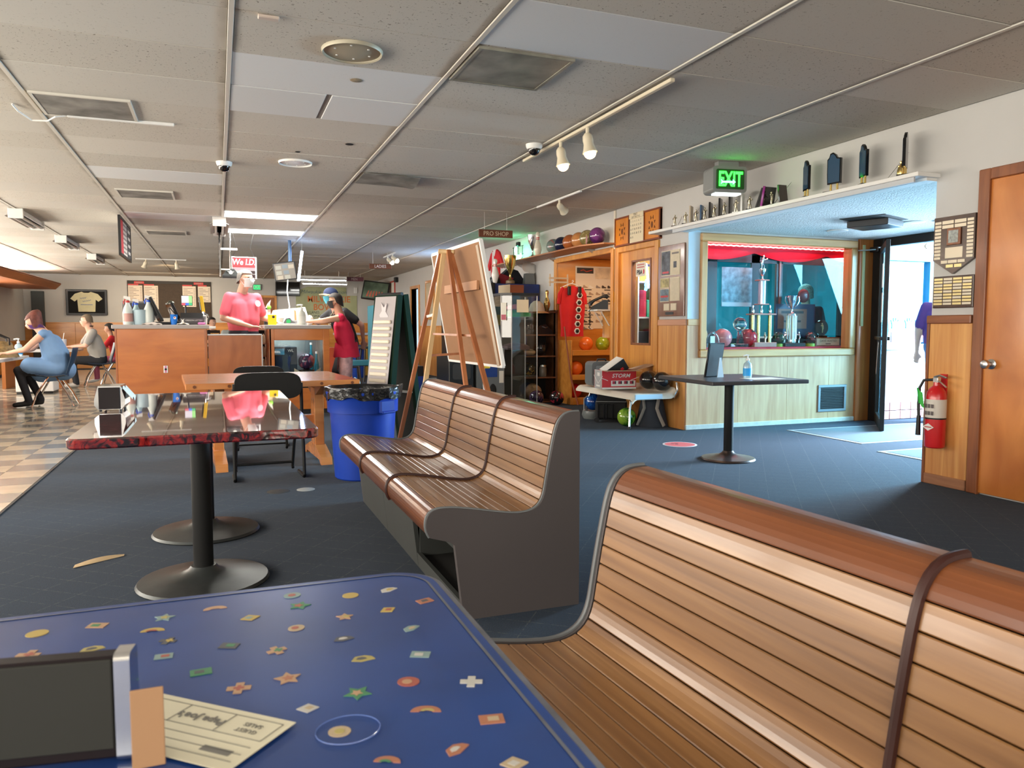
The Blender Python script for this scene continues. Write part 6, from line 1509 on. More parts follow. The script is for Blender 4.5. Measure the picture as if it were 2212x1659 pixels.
# under the bench
ball('bowling_ball', 'bright green swirled bowling ball on the floor under the cream bench', 4.36, 7.62, 0, ball_mat('ball_green', (.01, .14, .01), (.25, .42, .04), 5), holes=False)
ball('bowling_ball', 'royal blue bowling ball under the far end of the cream bench', 4.36, 8.46, .10, ball_mat('ball_blue', (.005, .04, .22), (.02, .12, .40)), holes=False)
t = thing('clear_ball_bag', 'clear plastic tote under the royal blue ball', 'bag', (4.36, 8.46, 0)); G().lathe([(0, 0), (.12, 0), (.14, .05), (.13, .10), (.09, .10), (0, .06)], n=18).build('tray', M('bag_clear', (.16, .18, .18), .3), t); G().tube([(-.125, 0, .1), (-.125, 0, .25), (0, 0, .335), (.125, 0, .25), (.125, 0, .1)], .008, 6).build('handle', M('handle_clear', (.3, .32, .33), .3), t)
t = thing('wheeled_bag', 'black fabric wheeled ball bag under the cream bench', 'bag', (4.42, 8.10, 0), -.5)
G().box(-.19, .19, -.12, .12, .03, .26, c=.025).build('body', M('bag_black', (.012, .012, .012), .85), t)
G().prism([(-.18, .26), (.18, .26), (.15, .33), (-.15, .33)], 'y', -.11, .11).build('top', MATS['bag_black'], t)
for x in (-.13, -.03): G().tube([(x-.025, -.122, .05), (x-.025, -.13, .22), (x+.045, -.13, .22), (x+.045, -.122, .05)], .007, 6).build('strap', blackp, t)
G().tube([(-.18, -.122, .25), (.18, -.122, .25)], .004, 6).build('zip', M('zip_grey', (.3, .3, .3), .5), t)
for x in (-.17, .17): G().cyl((x, -.14, .03), (x, -.10, .03), .03, n=14).build('wheel', blackp, t)
t = thing('duffel_bag', 'dark blue and tan upright bowling bag under the bench end', 'bag', (4.62, 7.50, 0), -.7)
G().grid(lambda u, v: ((.17-.07*v+.02*math.cos(2*PI*u)**2)*math.cos(2*PI*u), (.11-.03*v)*math.sin(2*PI*u), .003+.33*v), 24, 8).build('body', M('bag_navy', (.02, .025, .035), .7), t)
for s in (-1, 1): G().tube([(s*.15, -.07, .02), (s*.10, -.10, .14), (s*.07, -.095, .22), (s*.085, -.075, .32)], .022, 8, flat=.35).build('trim_band', M('bag_band', (.36, .30, .24), .7), t)
G().tube([(-.06, 0, .32), (-.05, 0, .355), (.05, 0, .355), (.06, 0, .32)], .012, 8).build('handle', blackp, t)

# ================================================================ EASEL WITH BOARD
t = thing('display_easel', 'tall wooden easel standing behind the slatted bench', 'easel', (1.72, 5.75, 0)); o = Vector(t.location)
eas = WOOD('easel_oak', srgb(140, 78, 40), srgb(176, 108, 62), 'z', 12, .4, .2); easp = WOOD('easel_pale', srgb(196, 160, 110), srgb(222, 190, 140), 'z', 12, .45)
ap = Vector((1.715, 5.90, 1.735))
def bar(g, a, b, w, d):
 a, b = Vector(a), Vector(b); dd = (b-a).normalized(); u = dd.cross(Vector((0, 1, 0))).normalized(); v = dd.cross(u)
 A = [g.P(a + u*su*w/2 + v*sv*d/2) for su, sv in ((-1,-1),(1,-1),(1,1),(-1,1))]; B = [g.P(b + u*su*w/2 + v*sv*d/2) for su, sv in ((-1,-1),(1,-1),(1,1),(-1,1))]
 for i in range(4): g.F((A[i], A[(i+1) % 4], B[(i+1) % 4], B[i]))
 g.F(A[::-1]); g.F(B); return g
for foot, top, m, w in (((1.345, 6.20, 0), (1.68, 5.93, 1.74), eas, .030), ((1.447, 5.95, 0), (1.70, 5.90, 1.74), easp, .034), ((1.757, 5.23, 0), (1.725, 5.86, 1.74), eas, .030), ((1.95, 5.02, 0), (1.745, 5.86, 1.72), eas, .032)):
 bar(G(o), foot, top, w, .034).build('leg', m, t)
G(o).cyl((1.66, 5.91, 1.735), (1.77, 5.85, 1.725), .02, n=10).build('hinge', easp, t)
def on(a, b, f): return Vector(a).lerp(Vector(b), f)
bar(G(o), on((1.447, 5.95, 0), (1.70, 5.90, 1.74), .62), on((1.95, 5.02, 0), (1.745, 5.86, 1.72), .62), .016, .02).build('brace', eas, t)
bar(G(o), on((1.345, 6.2, 0), (1.68, 5.93, 1.74), .70), on((1.447, 5.95, 0), (1.70, 5.90, 1.74), .71), .02, .02).build('clip', whitep, t)
bar(G(o), on((1.447, 5.95, 0), (1.70, 5.90, 1.74), .52) , (1.86, 5.9, .92), .018, .018).build('support_peg', eas, t)
t = thing('picture_board', 'large brown hardboard panel seen from the back, leaning on the easel', 'board', (1.90, 5.98, .836)); o = Vector(t.location)
hb = M('hardboard', srgb(150, 110, 78), .8, noise=.06, nscale=5)
bn, bf, tn, tf = Vector((1.985, 5.34, .836)), Vector((1.945, 6.617, .836)), Vector((1.828, 5.40, 1.775)), Vector((1.815, 6.70, 1.776))
nrm = (bf-bn).cross(tn-bn).normalized()
if nrm.x < 0: nrm = -nrm
g = G(o); A = [g.P(p) for p in (bn, bf, tf, tn)]; B = [g.P(p + nrm*.012) for p in (bn, bf, tf, tn)]
g.F(A); g.F(B[::-1])
for i in range(4): g.F((A[i], B[i], B[(i+1) % 4], A[(i+1) % 4]))
g.build('panel', hb, t)
g = G(o);
for p, q in ((bn, bf), (bf, tf), (tf, tn), (tn, bn)): bar(g, p + nrm*.012, q + nrm*.012, .026, .026)
g.build('white_edge', white, t)
mid_n, mid_f = bn.lerp(tn, .66), bf.lerp(tf, .66)
bar(G(o), mid_n.lerp(mid_f, .13) - nrm*.012, mid_n.lerp(mid_f, .78) - nrm*.012, .07, .022).build('cross_batten', WOOD('batten', srgb(168, 120, 84), srgb(188, 140, 100), 'y', 9, .6), t)
g = G(o); p0, p1 = bn.lerp(tn, .97).lerp(bf.lerp(tf, .97), .05) - nrm*.003, bn.lerp(bf, .05) - nrm*.003
bar(g, p0, p1, .004, .05).build('tape_strip', M('masking_tape', (.52, .42, .32), .7), t)

# ================================================================ A-FRAME SIGNBOARD
t = thing('signboard', 'dark green A-frame signboard with rows of white letter strips', 'signboard', (1.55, 7.25, 0), .42)
grn = M('sign_green', (.010, .024, .015), .85, spec=.1);
# local: +x to the right leg, width along y
def slab(x0, z0, x1, z1, th, y0, y1, m, name, par):
 d = Vector((x1-x0, 0, z1-z0)).normalized(); n = Vector((d.z, 0, -d.x))
 a, b = Vector((x0, 0, z0)), Vector((x1, 0, z1))
 return G().prism([(a.x, a.z), (b.x, b.z), ((b+n*th).x, (b+n*th).z), ((a+n*th).x, (a+n*th).z)], 'y', y0, y1).build(name, m, par)
XA, XT = -.20, -.045
slab(XA, 0, XT, 1.44, .055, -.19, .19, grn, 'front_leaf', t)
slab(XA-.004, .30, XT-.004, 1.425, .004, -.165, .165, M('sign_face', (.36, .33, .34), .5), 'face', t)
for s in (-1, 1): slab(.21, 0, .02, 1.44, .055, s*.165-.025, s*.165+.025, grn, 'back_leg', t)
slab(.21, 0, .02, 1.44, .02, -.14, .14, M('sign_inner', (.012, .014, .012), .7), 'back_leaf', t)
for z in (.5,): G().box(.10, .16, -.15, .15, z, z+.02).build('shelf_bar', white, t)
strp = M('strip_cream', (.62, .60, .52), .5)
for k in range(14):
 z = .36 + k*.062; x = XA + (XT-XA)*z/1.44 - .006
 G().box(x-.026, x, -.135, .135, z, z+.034, c=.008).build('letter_strip', strp, t)
g = G(); zc = 1.28; xx = XA + (XT-XA)*zc/1.44 - .010
g.prism([(-.05, 1.20), (.05, 1.20), (.07, 1.25), (.03, 1.29), (.04, 1.37), (0, 1.32), (-.05, 1.36), (-.03, 1.28), (-.07, 1.24)], 'x', xx-.004, xx+.004); g.build('bird_emblem', M('emblem_grey', (.55, .52, .54), .5), t)
G().cyl((0, -.19, 1.445), (0, .19, 1.445), .018, n=10).build('hinge', blackm, t)

# ================================================================ SLATTED BENCHES
SEAT = [(.724, .335), (.711, .352), (.706, .38), (.710, .415), (.726, .436), (.76, .444), (.82, .441), (.90, .428), (1.00, .408), (1.07, .398), (1.115, .398), (1.152, .408), (1.180, .432), (1.194, .470), (1.202, .52), (1.216, .60), (1.230, .67), (1.240, .715), (1.252, .752), (1.274, .780), (1.305, .790), (1.345, .789)]
def resample(P, step=.006):
 out = [Vector(P[0])]
 for a, b in zip(P[:-1], P[1:]):
  a, b = Vector(a), Vector(b); n = max(1, int((b-a).length/step))
  for k in range(1, n+1): out.append(a.lerp(b, k/n))
 return out
def smooth2(P, it=12):
 for _ in range(it):
  P = [P[0]] + [(P[i-1] + 2*P[i] + P[i+1])/4 for i in range(1, len(P)-1)] + [P[-1]]
 return P
PR = smooth2(resample(SEAT));
LEN = [0.0]
for a, b in zip(PR[:-1], PR[1:]): LEN.append(LEN[-1] + (b-a).length)
def prof_at(s):
 s = min(max(s, 0), LEN[-1])
 for i in range(len(LEN)-1):
  if LEN[i+1] >= s:
   f = (s-LEN[i])/max(1e-9, LEN[i+1]-LEN[i]); p = PR[i].lerp(PR[i+1], f)
   d = (PR[min(i+2, len(PR)-1)] - PR[max(i-1, 0)]).normalized(); return p, Vector((d.y, -d.x))
 return PR[-1], Vector((0, -1))
# normals point into the bench (down / back)
total = LEN[-1]
def slat_poly(s0, s1, th=.020, edge=.0022):
 n = max(2, int((s1-s0)/.012)); top = []; bot = []
 for s in [s0] + [s0 + .002 + (s1-s0-.004)*k/n for k in range(n+1)] + [s1]:
  p, nn = prof_at(s); top.append(p + nn*(edge if s in (s0, s1) else 0.0)); bot.append(p + nn*th)
 return [tuple(p) for p in top] + [tuple(p) for p in bot[::-1]]
# arc positions of the joints
S_NOSE = .135
cap0 = total - .118
inner = cap0 - S_NOSE
NS = 17
joints = [S_NOSE + inner*k/NS for k in range(NS+1)]
def bench(name, lab, xoff, sections, ends, loc, rz, cubby):
 t = thing(name, lab, 'bench', loc, rz)
 off = Vector((-1.0, 0, 0))
 polys = [slat_poly(0.0, S_NOSE-.0012)] + [slat_poly(joints[k]+.0012, joints[k+1]-.0012) for k in range(NS)] + [slat_poly(cap0+.0012, total, .022)]
 for (y0, y1) in sections:
  for k, pl_ in enumerate(polys):
   G().prism([(a-1.0, b) for a, b in pl_], 'y', y0+.006, y1-.006, sm=False).build('slat' if 0 < k < NS+1 else ('front_rail' if k == 0 else 'top_rail'), slatw if 0 < k < NS+1 else capw, t)
 ys = sorted({round(v, 4) for s in sections for v in s})
 for y in ys[1:-1]:
  pts = [prof_at(total*k/60) for k in range(61)]
  G().tube([(p.x-1.0 - n.x*.002, y, p.y - n.y*.002) for p, n in pts], .0085, 8).build('divider', dividw, t)
 outl = [(p.x-1.0, p.y) for p, n in [prof_at(total*k/70) for k in range(71)]]
 panel = [(.345, 0.0), (-.145, 0.0), (-.180, .297), (-.20, .312)] + outl
 for y in ends:
  e0, e1 = (y-.028, y) if y == min(ends) else (y, y+.028)
  G().prism(panel, 'y', e0, e1).build('end_panel', greyp, t)
  # pale edge line of the panel, following the seat
  pts = [prof_at(total*k/60) for k in range(61)]
  G().tube([(p.x-1.0, (e0+e1)/2, p.y) for p, n in pts], .006, 6).build('edge_band', M('edge_bluegrey', (.13, .14, .145), .5), t)
 lo, hi = min(ends), max(ends)
 G().box(.325, .343, lo, hi, 0, .77).build('back_panel', greyp, t)
 G().box(-.12, .325, lo, hi, .04, .055).build('bottom_board', darkin, t)
 n = len(sections)
 for i, (y0, y1) in enumerate(sections):
  if cubby and i == 0:
   G().prism([(-.145, .0), (-.125, .0), (-.132, .07), (-.152, .07)], 'y', y0, y1).build('kick_rail', greyd, t)
   G().prism([(-.160, .26), (-.140, .26), (-.165, .335), (-.185, .335)], 'y', y0, y1).build('top_apron', greyd, t)
   G().box(.05, .07, y0, y1, .055, .36).build('cubby_back', darkin, t)
   G().box(-.14, .07, y1-.012, y1, .05, .34).build('cubby_side', greyd, t)
  else:
   G().prism([(-.145, .0), (-.125, .0), (-.165, .335), (-.185, .335)], 'y', y0+.002, y1-.002).build('base_panel', greyd, t)
 return t
bench('slatted_bench', 'three-section curved wooden slat bench with grey end panel beside the blue bin', 0, [(2.75, 3.43), (3.43, 4.12), (4.12, 4.86)], (2.75, 4.86), (1.0, 0, 0), 0, True)
bench('slatted_bench', 'curved wooden slat bench running alongside the blue table', 0, [(-.80, -.03), (-.03, .755), (.755, 1.56)], (-.80, 1.56), (.715, 0.0, 0), math.radians(3.6), False)

# ================================================================ TABLES
def pedestal(t, x, y, r=.28, top=.70, pr=.045, hub=True, m=None):
 G().lathe([(0, 0), (r, 0), (r+.004, .006), (r-.004, .018), (r*.6, .030), (r*.36, .042), (r*.24, .058), (r*.19, .075), (0, .075)], (x, y, 0), 40).build('base_plate', m or ironb, t)
 G().cyl((x, y, .07), (x, y, top-.02), pr, n=24).build('pole', blackm, t)
 G().box(x-.16, x+.16, y-.04, y+.04, top-.02, top, c=.003).build('top_bracket', blackm, t); G().box(x-.04, x+.04, y-.16, y+.16, top-.019, top, c=.003).build('top_bracket', blackm, t)
# red resin table
t = thing('red_table', 'long glossy red marbled table on two black pedestals', 'table', (-.08, 3.80, 0)); o = Vector(t.location)
def tabletop(g, x0, x1, y0, y1, z0, z1, r, ch=.006):
 a = rrect(x0, x1, y0, y1, r, 8); b = rrect(x0+ch, x1-ch, y0+ch, y1-ch, max(r-ch, .004), 8)
 ids = []
 for poly, z in ((b, z0), (a, z0+ch), (a, z1-ch), (b, z1)): ids.append([g.P((px, py, z)) for px, py in poly])
 n = len(a)
 for A, B in zip(ids[:-1], ids[1:]):
  for i in range(n): g.F((A[i], A[(i+1) % n], B[(i+1) % n], B[i]), 0, True)
 g.F(ids[0][::-1]); g.F(ids[-1]); return g
tabletop(G(o), -.49, .345, 2.88, 4.78, .713, .75, .05).build('top', MATS['red_marble'], t)
for y in (3.58, 4.46): pedestal(t, -.005, y-3.80, .275, .713, .042)
nap = thing('napkin_dispenser', 'black and chrome napkin dispenser on the red table', 'napkin dispenser', (-.455, 3.87, .75), -.04)
def napkin(t, k=1.0):
 prof = [(-.048, .01), (-.062, .03), (-.062, .055), (-.045, .115), (.045, .115), (.062, .055), (.062, .03), (.048, .01)]
 G().prism([(a*k, b*k) for a, b in prof], 'y', -.075*k, .075*k).build('body', chrome, t)
 for s in (-1, 1): G().box(-.044*k, .044*k, s*.075*k-.004, s*.075*k+.004, .012*k, .108*k, c=.002).build('face_panel', M('dispenser_black', (.010, .006, .007), .45, spec=.25), t)
 for x in (-.04, .04):
  for y in (-.06, .06): G().cyl((x*k, y*k, 0), (x*k, y*k, .012*k), .006, n=8).build('foot', blackp, t)
 G().grid(lambda u, v: ((.05+.04*v)*k, (-.05+.10*u)*k, (.10-.05*v+.012*math.sin(7*u))*k), 6, 4, th=(0, 0, .002)).build('napkin', paperw, t)
napkin(nap)
# blue table in the foreground with badge prints under resin
bt = thing('blue_table', 'royal blue resin-topped table scattered with small pin badges', 'table', (-.30, .62, 0)); o = Vector(bt.location)
bluet = M('blue_resin', (.012, .045, .19), .34, noise=.2, nscale=5, coat=.3)
tabletop(G(o), -.92, .305, .12, 1.155, .705, .742, .075, .010).build('top', bluet, bt)
g = G(o); a = rrect(-.920, .305, .12, 1.155, .075, 10); b = rrect(-.896, .281, .144, 1.131, .055, 10)
A = [g.P((x, y, .7385)) for x, y in a]; B = [g.P((x, y, .7428)) for x, y in b]; n = len(a)
for i in range(n): g.F((A[i], A[(i+1) % n], B[(i+1) % n], B[i]), 0, True)
g.build('rim', M('rim_grey', (.14, .15, .18), .4, noise=.3, nscale=12), bt)
pedestal(bt, -.25, 0, .28, .705)
sm_cols = [(.72, .50, .08), (.70, .40, .20), (.62, .50, .12), (.70, .52, .30), (.55, .10, .05), (.78, .74, .66), (.04, .30, .10), (.60, .20, .08), (.08, .08, .09), (.30, .45, .42)]
SPOTS = [(-0.219, 1.069), (-0.215, 1.001), (-0.148, 0.993), (-0.153, 1.071), (-0.086, 1.025), (-0.075, 1.069), (-0.066, 0.986), (-0.068, 0.94), (-0.013, 1.077), (0.03, 1.028), (-0.027, 0.881), (0.011, 0.826), (0.003, 0.944), (0.055, 0.91), (0.061, 0.831), (0.083, 0.971), (0.095, 1.05), (0.089, 1.095), (0.074, 0.756), (0.146, 0.987), (0.166, 1.065), (0.134, 0.916), (0.146, 0.851), (0.126, 0.77), (0.204, 0.991), (0.221, 1.069), (0.218, 0.918), (0.259, 1.006), (0.21, 0.838), (0.181, 0.776), (0.244, 0.752), (0.182, 0.707), (0.238, 0.67), (0.097, 0.7), (0.191, 0.632), (0.128, 0.634), (0.231, 0.592), (-.30, 1.06), (-.36, 1.0), (-.28, .95), (-.44, 1.07), (.05, .60), (.10, .55), (.20, .52)]
def shape(kind):
 if kind == 0: return [(math.cos(2*PI*k/16), .9*math.sin(2*PI*k/16)) for k in range(16)]
 if kind == 1: return [(-1, -.7), (1, -.7), (1, .7), (-1, .7)]
 if kind == 2: return [(1.1, 0), (0, .9), (-1.1, 0), (0, -.9)]
 if kind == 3: return [((1.15 if k % 2 == 0 else .6)*math.cos(2*PI*k/10), (1.15 if k % 2 == 0 else .6)*math.sin(2*PI*k/10)) for k in range(10)]
 if kind == 4: return [(1.2*math.cos(PI*k/8), .9*math.sin(PI*k/8)) for k in range(9)] + [(.55*math.cos(PI*(8-k)/8), .25*math.sin(PI*(8-k)/8)) for k in range(9)]
 if kind == 5: return [(-1.2, -.4), (-.2, -.7), (1.2, -.3), (.9, .3), (.2, .7), (-.8, .5)]
 return [(-.35, -1), (.35, -1), (.35, -.35), (1, -.35), (1, .35), (.35, .35), (.35, 1), (-.35, 1), (-.35, .35), (-1, .35), (-1, -.35), (-.35, -.35)]
KIND = {0: 0, 1: 6, 2: 5, 8: 4, 9: 2, 10: 1, 24: 2, 25: 5, 28: 1, 29: 0, 30: 6, 32: 1, 33: 0, 34: 5, 35: 4, 36: 2}
COL = {0: 0, 1: 1, 2: 2, 8: 1, 9: 0, 10: 6, 24: 0, 25: 5, 28: 9, 29: 4, 30: 5, 32: 7, 33: 3, 34: 7, 35: 7, 36: 3}
rr = random.Random(11)
bmats = [M('badge%d' % k, [.55*q + .04 for q in c], .5) for k, c in enumerate(sm_cols)]
for k, (x, y) in enumerate(SPOTS):
 kd = KIND.get(k, rr.randrange(7)); c = COL.get(k, rr.randrange(10)); s = .0115*rr.uniform(.85, 1.15); an = rr.uniform(-.5, .5)
 P2 = [(x + s*(a*math.cos(an)-b*math.sin(an)), y + s*(a*math.sin(an)+b*math.cos(an))) for a, b in shape(kd)]
 ob = G(o).prism(P2, 'z', .7418, .7428).build('badge', bmats[c], bt)
 c2 = (c*3 + k) % 10
 if c2 != c:
  P3 = [(x + .45*(a-x) + .002*math.cos(k), y + .45*(b-y)) for a, b in P2]
  G(o).prism(P3, 'z', .7428, .7431).build('badge', bmats[c2], bt)
# large foreground dispenser, paper, kraft menu card
bn_ = thing('napkin_dispenser', 'large black napkin dispenser with chrome edge on the blue table', 'napkin dispenser', (-.155, .742, .742), -.16)
G().box(-.16, .066, -.009, .009, .002, .094, c=.002).build('body', M('dispenser_black', (.010, .006, .007), .45, spec=.25), bn_)
G().box(-.158, .064, -.012, -.009, .012, .092, c=.001).build('face_panel', M('dispenser_dull', (.030, .030, .026), .6, spec=.2), bn_)
for x0, x1 in ((.066, .079), (-.173, -.16)): G().prism(rrect(-.013, .013, 0, .097, .006), 'x', x0, x1).build('chrome_end', chrome, bn_)
tag(G((-.06, .70, .742)).box(-.078, -.052, .700, .7025, .7425, .812, c=.0005).build('kraft_card', M('kraft_card', (.36, .20, .10), .85)), 'stiff kraft paper menu card standing beside the large dispenser', 'card')
gc = thing('guest_check', 'printed guest check slip lying on the blue table', 'paper slip', (-.03, .735, .7445));
c1, c2, c3 = Vector((-.065, .838, 0)), Vector((.060, .727, 0)), Vector((-.002, .664, 0)); c4 = c1 + (c3-c2); oo = Vector((-.03, .735, 0))
g = G(); T_ = [g.P(p-oo + Vector((0, 0, .0006))) for p in (c1, c4, c3, c2)]; B_ = [g.P(p-oo) for p in (c1, c4, c3, c2)]; g.F(T_); g.F(B_[::-1])
for i in range(4): g.F((T_[i], B_[i], B_[(i+1) % 4], T_[(i+1) % 4]))
g.build('sheet', M('slip_cream', (.62, .57, .42), .8), gc)
ux = (c2-c1).normalized(); uy = (c4-c1).normalized(); ang = math.atan2(ux.y, ux.x)
def sl(u0, u1, v0, v1, m, name='print_line'):
 q = [c1 + ux*u + uy*v - oo + Vector((0, 0, .0007)) for u, v in ((u0, v0), (u0, v1), (u1, v1), (u1, v0))]
 g = G(); a = [g.P(p) for p in q]; b = [g.P(p + Vector((0, 0, .0004))) for p in q]; g.F(b); g.F(a[::-1])
 for i in range(4): g.F((a[i], a[(i+1) % 4], b[(i+1) % 4], b[i]))
 return g.build(name, m, gc)
inkg = M('slip_ink', (.16, .15, .13), .8); Wd = (c2-c1).length
for v in (.008, .040, .052, .064, .076): sl(.008, Wd-.008, v, v+.0006, inkg)
for u in (.008, .05, .105, Wd-.008): sl(u, u+.0006, .008, .040, inkg)
text_mesh('Papa Joe\'s', .014, inkg, 'lettering', gc, tuple(c1 + ux*.078 + uy*.026 - oo + Vector((0, 0, .0012))), (0, 0, ang+PI), .0002, bold=.0003)
text_mesh('SALES', .008, inkg, 'lettering', gc, tuple(c1 + ux*.135 + uy*.020 - oo + Vector((0, 0, .0012))), (0, 0, ang+PI), .0002)
text_mesh('GUEST', .008, inkg, 'lettering', gc, tuple(c1 + ux*.135 + uy*.030 - oo + Vector((0, 0, .0012))), (0, 0, ang+PI), .0002)
sl(.118, .15, .062, .070, inkg)
# ring stain
tag(G((.105, .70, .7432)).tube([(.105+.030*math.cos(2*PI*k/32), .70+.026*math.sin(2*PI*k/32), .7432) for k in range(32)], .0006, 4, closed=True).build('glass_ring', M('ring_clear', (.10, .16, .40), .1)), 'faint ring mark left by a glass on the blue table', 'ring mark')

# black table by the alcove
t = thing('black_table', 'square black-topped pedestal table near the alcove', 'table', (4.12, 5.42, 0), -.06)
G().box(-.46, .46, -.44, .44, .668, .70, c=.006).build('top', M('top_black', (.045, .045, .05), .35), t)
pedestal(t, -.05, -.06, .225, .668, .04, m=M('base_bronze', (.10, .075, .07), .3, metal=.6))
t = thing('photo_frame', 'black picture frame seen from behind with its easel stand on the black table', 'picture frame', (4.02, 5.55, .70), .25)
g = G(); g.X = Matrix.Rotation(.16, 4, 'X'); g.box(-.10, .10, -.008, .008, .0, .30, c=.003); g.build('frame', blackg, t)
g = G(); g.X = Matrix.Rotation(.16, 4, 'X'); g.box(-.09, .09, -.011, -.008, .01, .29); g.build('back_panel', blackp, t)
G().prism([(-.03, .0), (.055, .0), (.02, .17), (-.005, .17)], 'y', -.085, -.080).build('stand', M('stand_grey', (.22, .24, .25), .6), t)
G().box(.055, .078, -.004, -.001, .03, .07).build('price_tag', paperc, t)
t = thing('hand_sanitizer', 'blue-labelled pump bottle of sanitizer on the black table', 'bottle', (4.20, 5.30, .70))
def pump_bottle(t, k=1.0, liq=None, lab_m=None):
 G().lathe([(0, 0), (.036*k, 0), (.040*k, .006*k), (.040*k, .10*k), (.034*k, .125*k), (.014*k, .140*k), (.014*k, .150*k), (0, .150*k)], n=20, sy=.7).build('body', liq or M('gel_clear', (.55, .78, .92), .1, trans=.4), t)
 G().lathe([(0.0405*k, .02*k), (.0412*k, .02*k), (.0412*k, .085*k), (.0405*k, .085*k)], n=20, sy=.7).build('label', lab_m or M('label_blue', (.02, .32, .75), .4), t)
 G().lathe([(0, .150*k), (.016*k, .150*k), (.016*k, .165*k), (.006*k, .168*k), (.006*k, .19*k), (0, .19*k)], n=14).build('collar', whitep, t)
 G().tube([(.012*k, 0, .193*k), (-.01*k, 0, .196*k), (-.045*k, 0, .190*k)], .007*k, 8).build('pump', whitep, t)
pump_bottle(t)
tag(G((4.28, 5.25, .70)).box(4.12, 4.44, 5.10, 5.30, .7001, .7015).build('paper_sheet', paperw), 'white sheet of paper flat on the black table beside the sanitizer', 'paper')

# wooden trestle table with two folding chairs
t = thing('trestle_table', 'varnished plank trestle table with round pegs behind the red table', 'table', (.37, 6.70, 0), .06);
tw = WOOD('trestle_oak', srgb(186, 112, 56), srgb(214, 144, 84), 'x', 8, .22, .5, 8)
for k in range(4): G().box(-.64, .64, -.66+.33*k+.0008, -.66+.33*(k+1)-.0008, .670, .716, c=.003).build('plank', tw, t)
for x in (-.58, -.34, .34, .58): G().cyl((x, -.663, .693), (x, -.658, .693), .012, n=12).build('peg', M('peg_dark', srgb(112, 62, 30), .5), t)
for x in (-.39, .42):
 G().box(x-.04, x+.04, -.09, .09, .10, .62, c=.005).build('leg', tw, t)
 G().prism([(-.40, .0), (-.34, .0), (-.30, .03), (.30, .03), (.34, 0), (.40, 0), (.38, .06), (.12, .13), (-.12, .13), (-.38, .06)], 'x', x-.045, x+.045).build('foot', tw, t)
 G().prism([(-.36, .67), (-.36, .64), (-.12, .56), (.12, .56), (.36, .64), (.36, .67)], 'x', x-.035, x+.035).build('bearer', trimD, t)
G().box(-.39, .42, -.03, .03, .30, .38).build('stretcher', tw, t)
def folding_chair(lab, loc, rz):
 """faces +y: backrest at the -y side"""
 t = thing('folding_chair', lab, 'folding chair', loc, rz)
 pl_ = [(.235*math.copysign(1, math.cos(a))*abs(math.cos(a))**.45, .70+.10*math.copysign(1, math.sin(a))*abs(math.sin(a))**.6) for a in [2*PI*k/32 for k in range(32)]]
 pl_ = [(x, max(z, .60)) for x, z in pl_]
 G().prism(pl_, 'y', -.02, .02, sm=True).build('backrest', blackm, t)
 G().prism([(-.21, .02), (.21, .02), (.20, .40), (-.20, .40)], 'z', .43, .455).build('seat', blackm, t)
 for s in (-1, 1):
  G().tube([(s*.235, 0, .72), (s*.24, .02, .44), (s*.245, -.0, .20), (s*.245, -.02, .03), (s*.245, .0, .012), (s*.24, .25, .012)], .0125, 8).build('leg', blackm, t)
  G().tube([(s*.215, .10, .44), (s*.215, .30, .22), (s*.215, .42, .03), (s*.215, .40, .012)], .0125, 8).build('leg', blackm, t)
 G().tube([(-.21, .40, .06), (.21, .40, .06)], .010, 8).build('cross_bar', blackm, t)
 return t
folding_chair('black metal folding chair pulled up to the near side of the trestle table', (.335, 5.83, 0), .04)
folding_chair('black metal folding chair on the far side of the trestle table', (.36, 7.72, 0), PI).scale = (1, 1, .95)
# blue bin with black liner
t = thing('trash_can', 'blue round plastic trash can lined with a black bag', 'trash can', (1.01, 5.74, 0));
canb = M('can_blue', (.008, .045, .36), .38, noise=.08, nscale=5)
G().lathe([(0, 0), (.205, 0), (.215, .01), (.235, .35), (.245, .50), (.262, .502), (.266, .63), (.272, .64), (.272, .655), (.25, .655), (.235, .60), (.20, .02), (0, .02)], n=40).build('body', canb, t)
for an in (-1.05, 2.1):
 g = G(); g.X = Matrix.Rotation(an, 4, 'Z'); g.box(.255, .285, -.07, .07, .50, .60, c=.01); g.box(.262, .30, -.06, .06, .50, .52, c=.006); g.build('handle', canb, t)
rr = random.Random(4); ph = [rr.uniform(0, 6) for _ in range(6)]
def bagf(u, v):
 a = 2*PI*u; wob = sum(math.sin((3+2*k)*a + ph[k])*(.009-.0008*k) for k in range(6))
 if v < .5: r, z = .280 + wob*.8 + .006*math.sin(23*a+4*v), .605 + .08*(v/.5) + wob*.9
 else: r, z = .278 - .05*((v-.5)/.5)**.6 + wob*.5, .685 + .012*math.sin((v-.5)*6) - .16*((v-.5)/.5)**2
 return (r*math.cos(a), r*math.sin(a), z)
G().grid(bagf, 72, 14).build('liner', M('bag_plastic', (.006, .006, .007), .24, bump=.5, bscale=30), t)
# white and pink cut-out bowling pin sign leaning behind the trestle table
t = thing('pin_cutout', 'pale blue and pink cut-out bowling pin board leaning behind the trestle table', 'cut-out', (1.10, 6.62, 0), .25)
cp = [(-.06, 0), (.06, 0), (.09, .08), (.115, .20), (.10, .32), (.055, .42), (.04, .50), (.05, .60), (.045, .66), (0, .70), (-.045, .66), (-.05, .60), (-.04, .50), (-.055, .42), (-.10, .32), (-.115, .20), (-.09, .08)]
G().prism(cp, 'y', -.008, .008).build('board', M('cut_blue', (.42, .66, .72), .5), t)
G().prism([(-.043, .42), (.052, .42), (.043, .50), (-.04, .50)], 'y', -.0095, -.008).build('neck_band', M('cut_pink', (.7, .25, .25), .5), t)
G().prism([(.02, .10), (.10, .16), (.10, .30), (.05, .38)], 'y', -.0095, -.008).build('side_patch', MATS['cut_pink'], t)
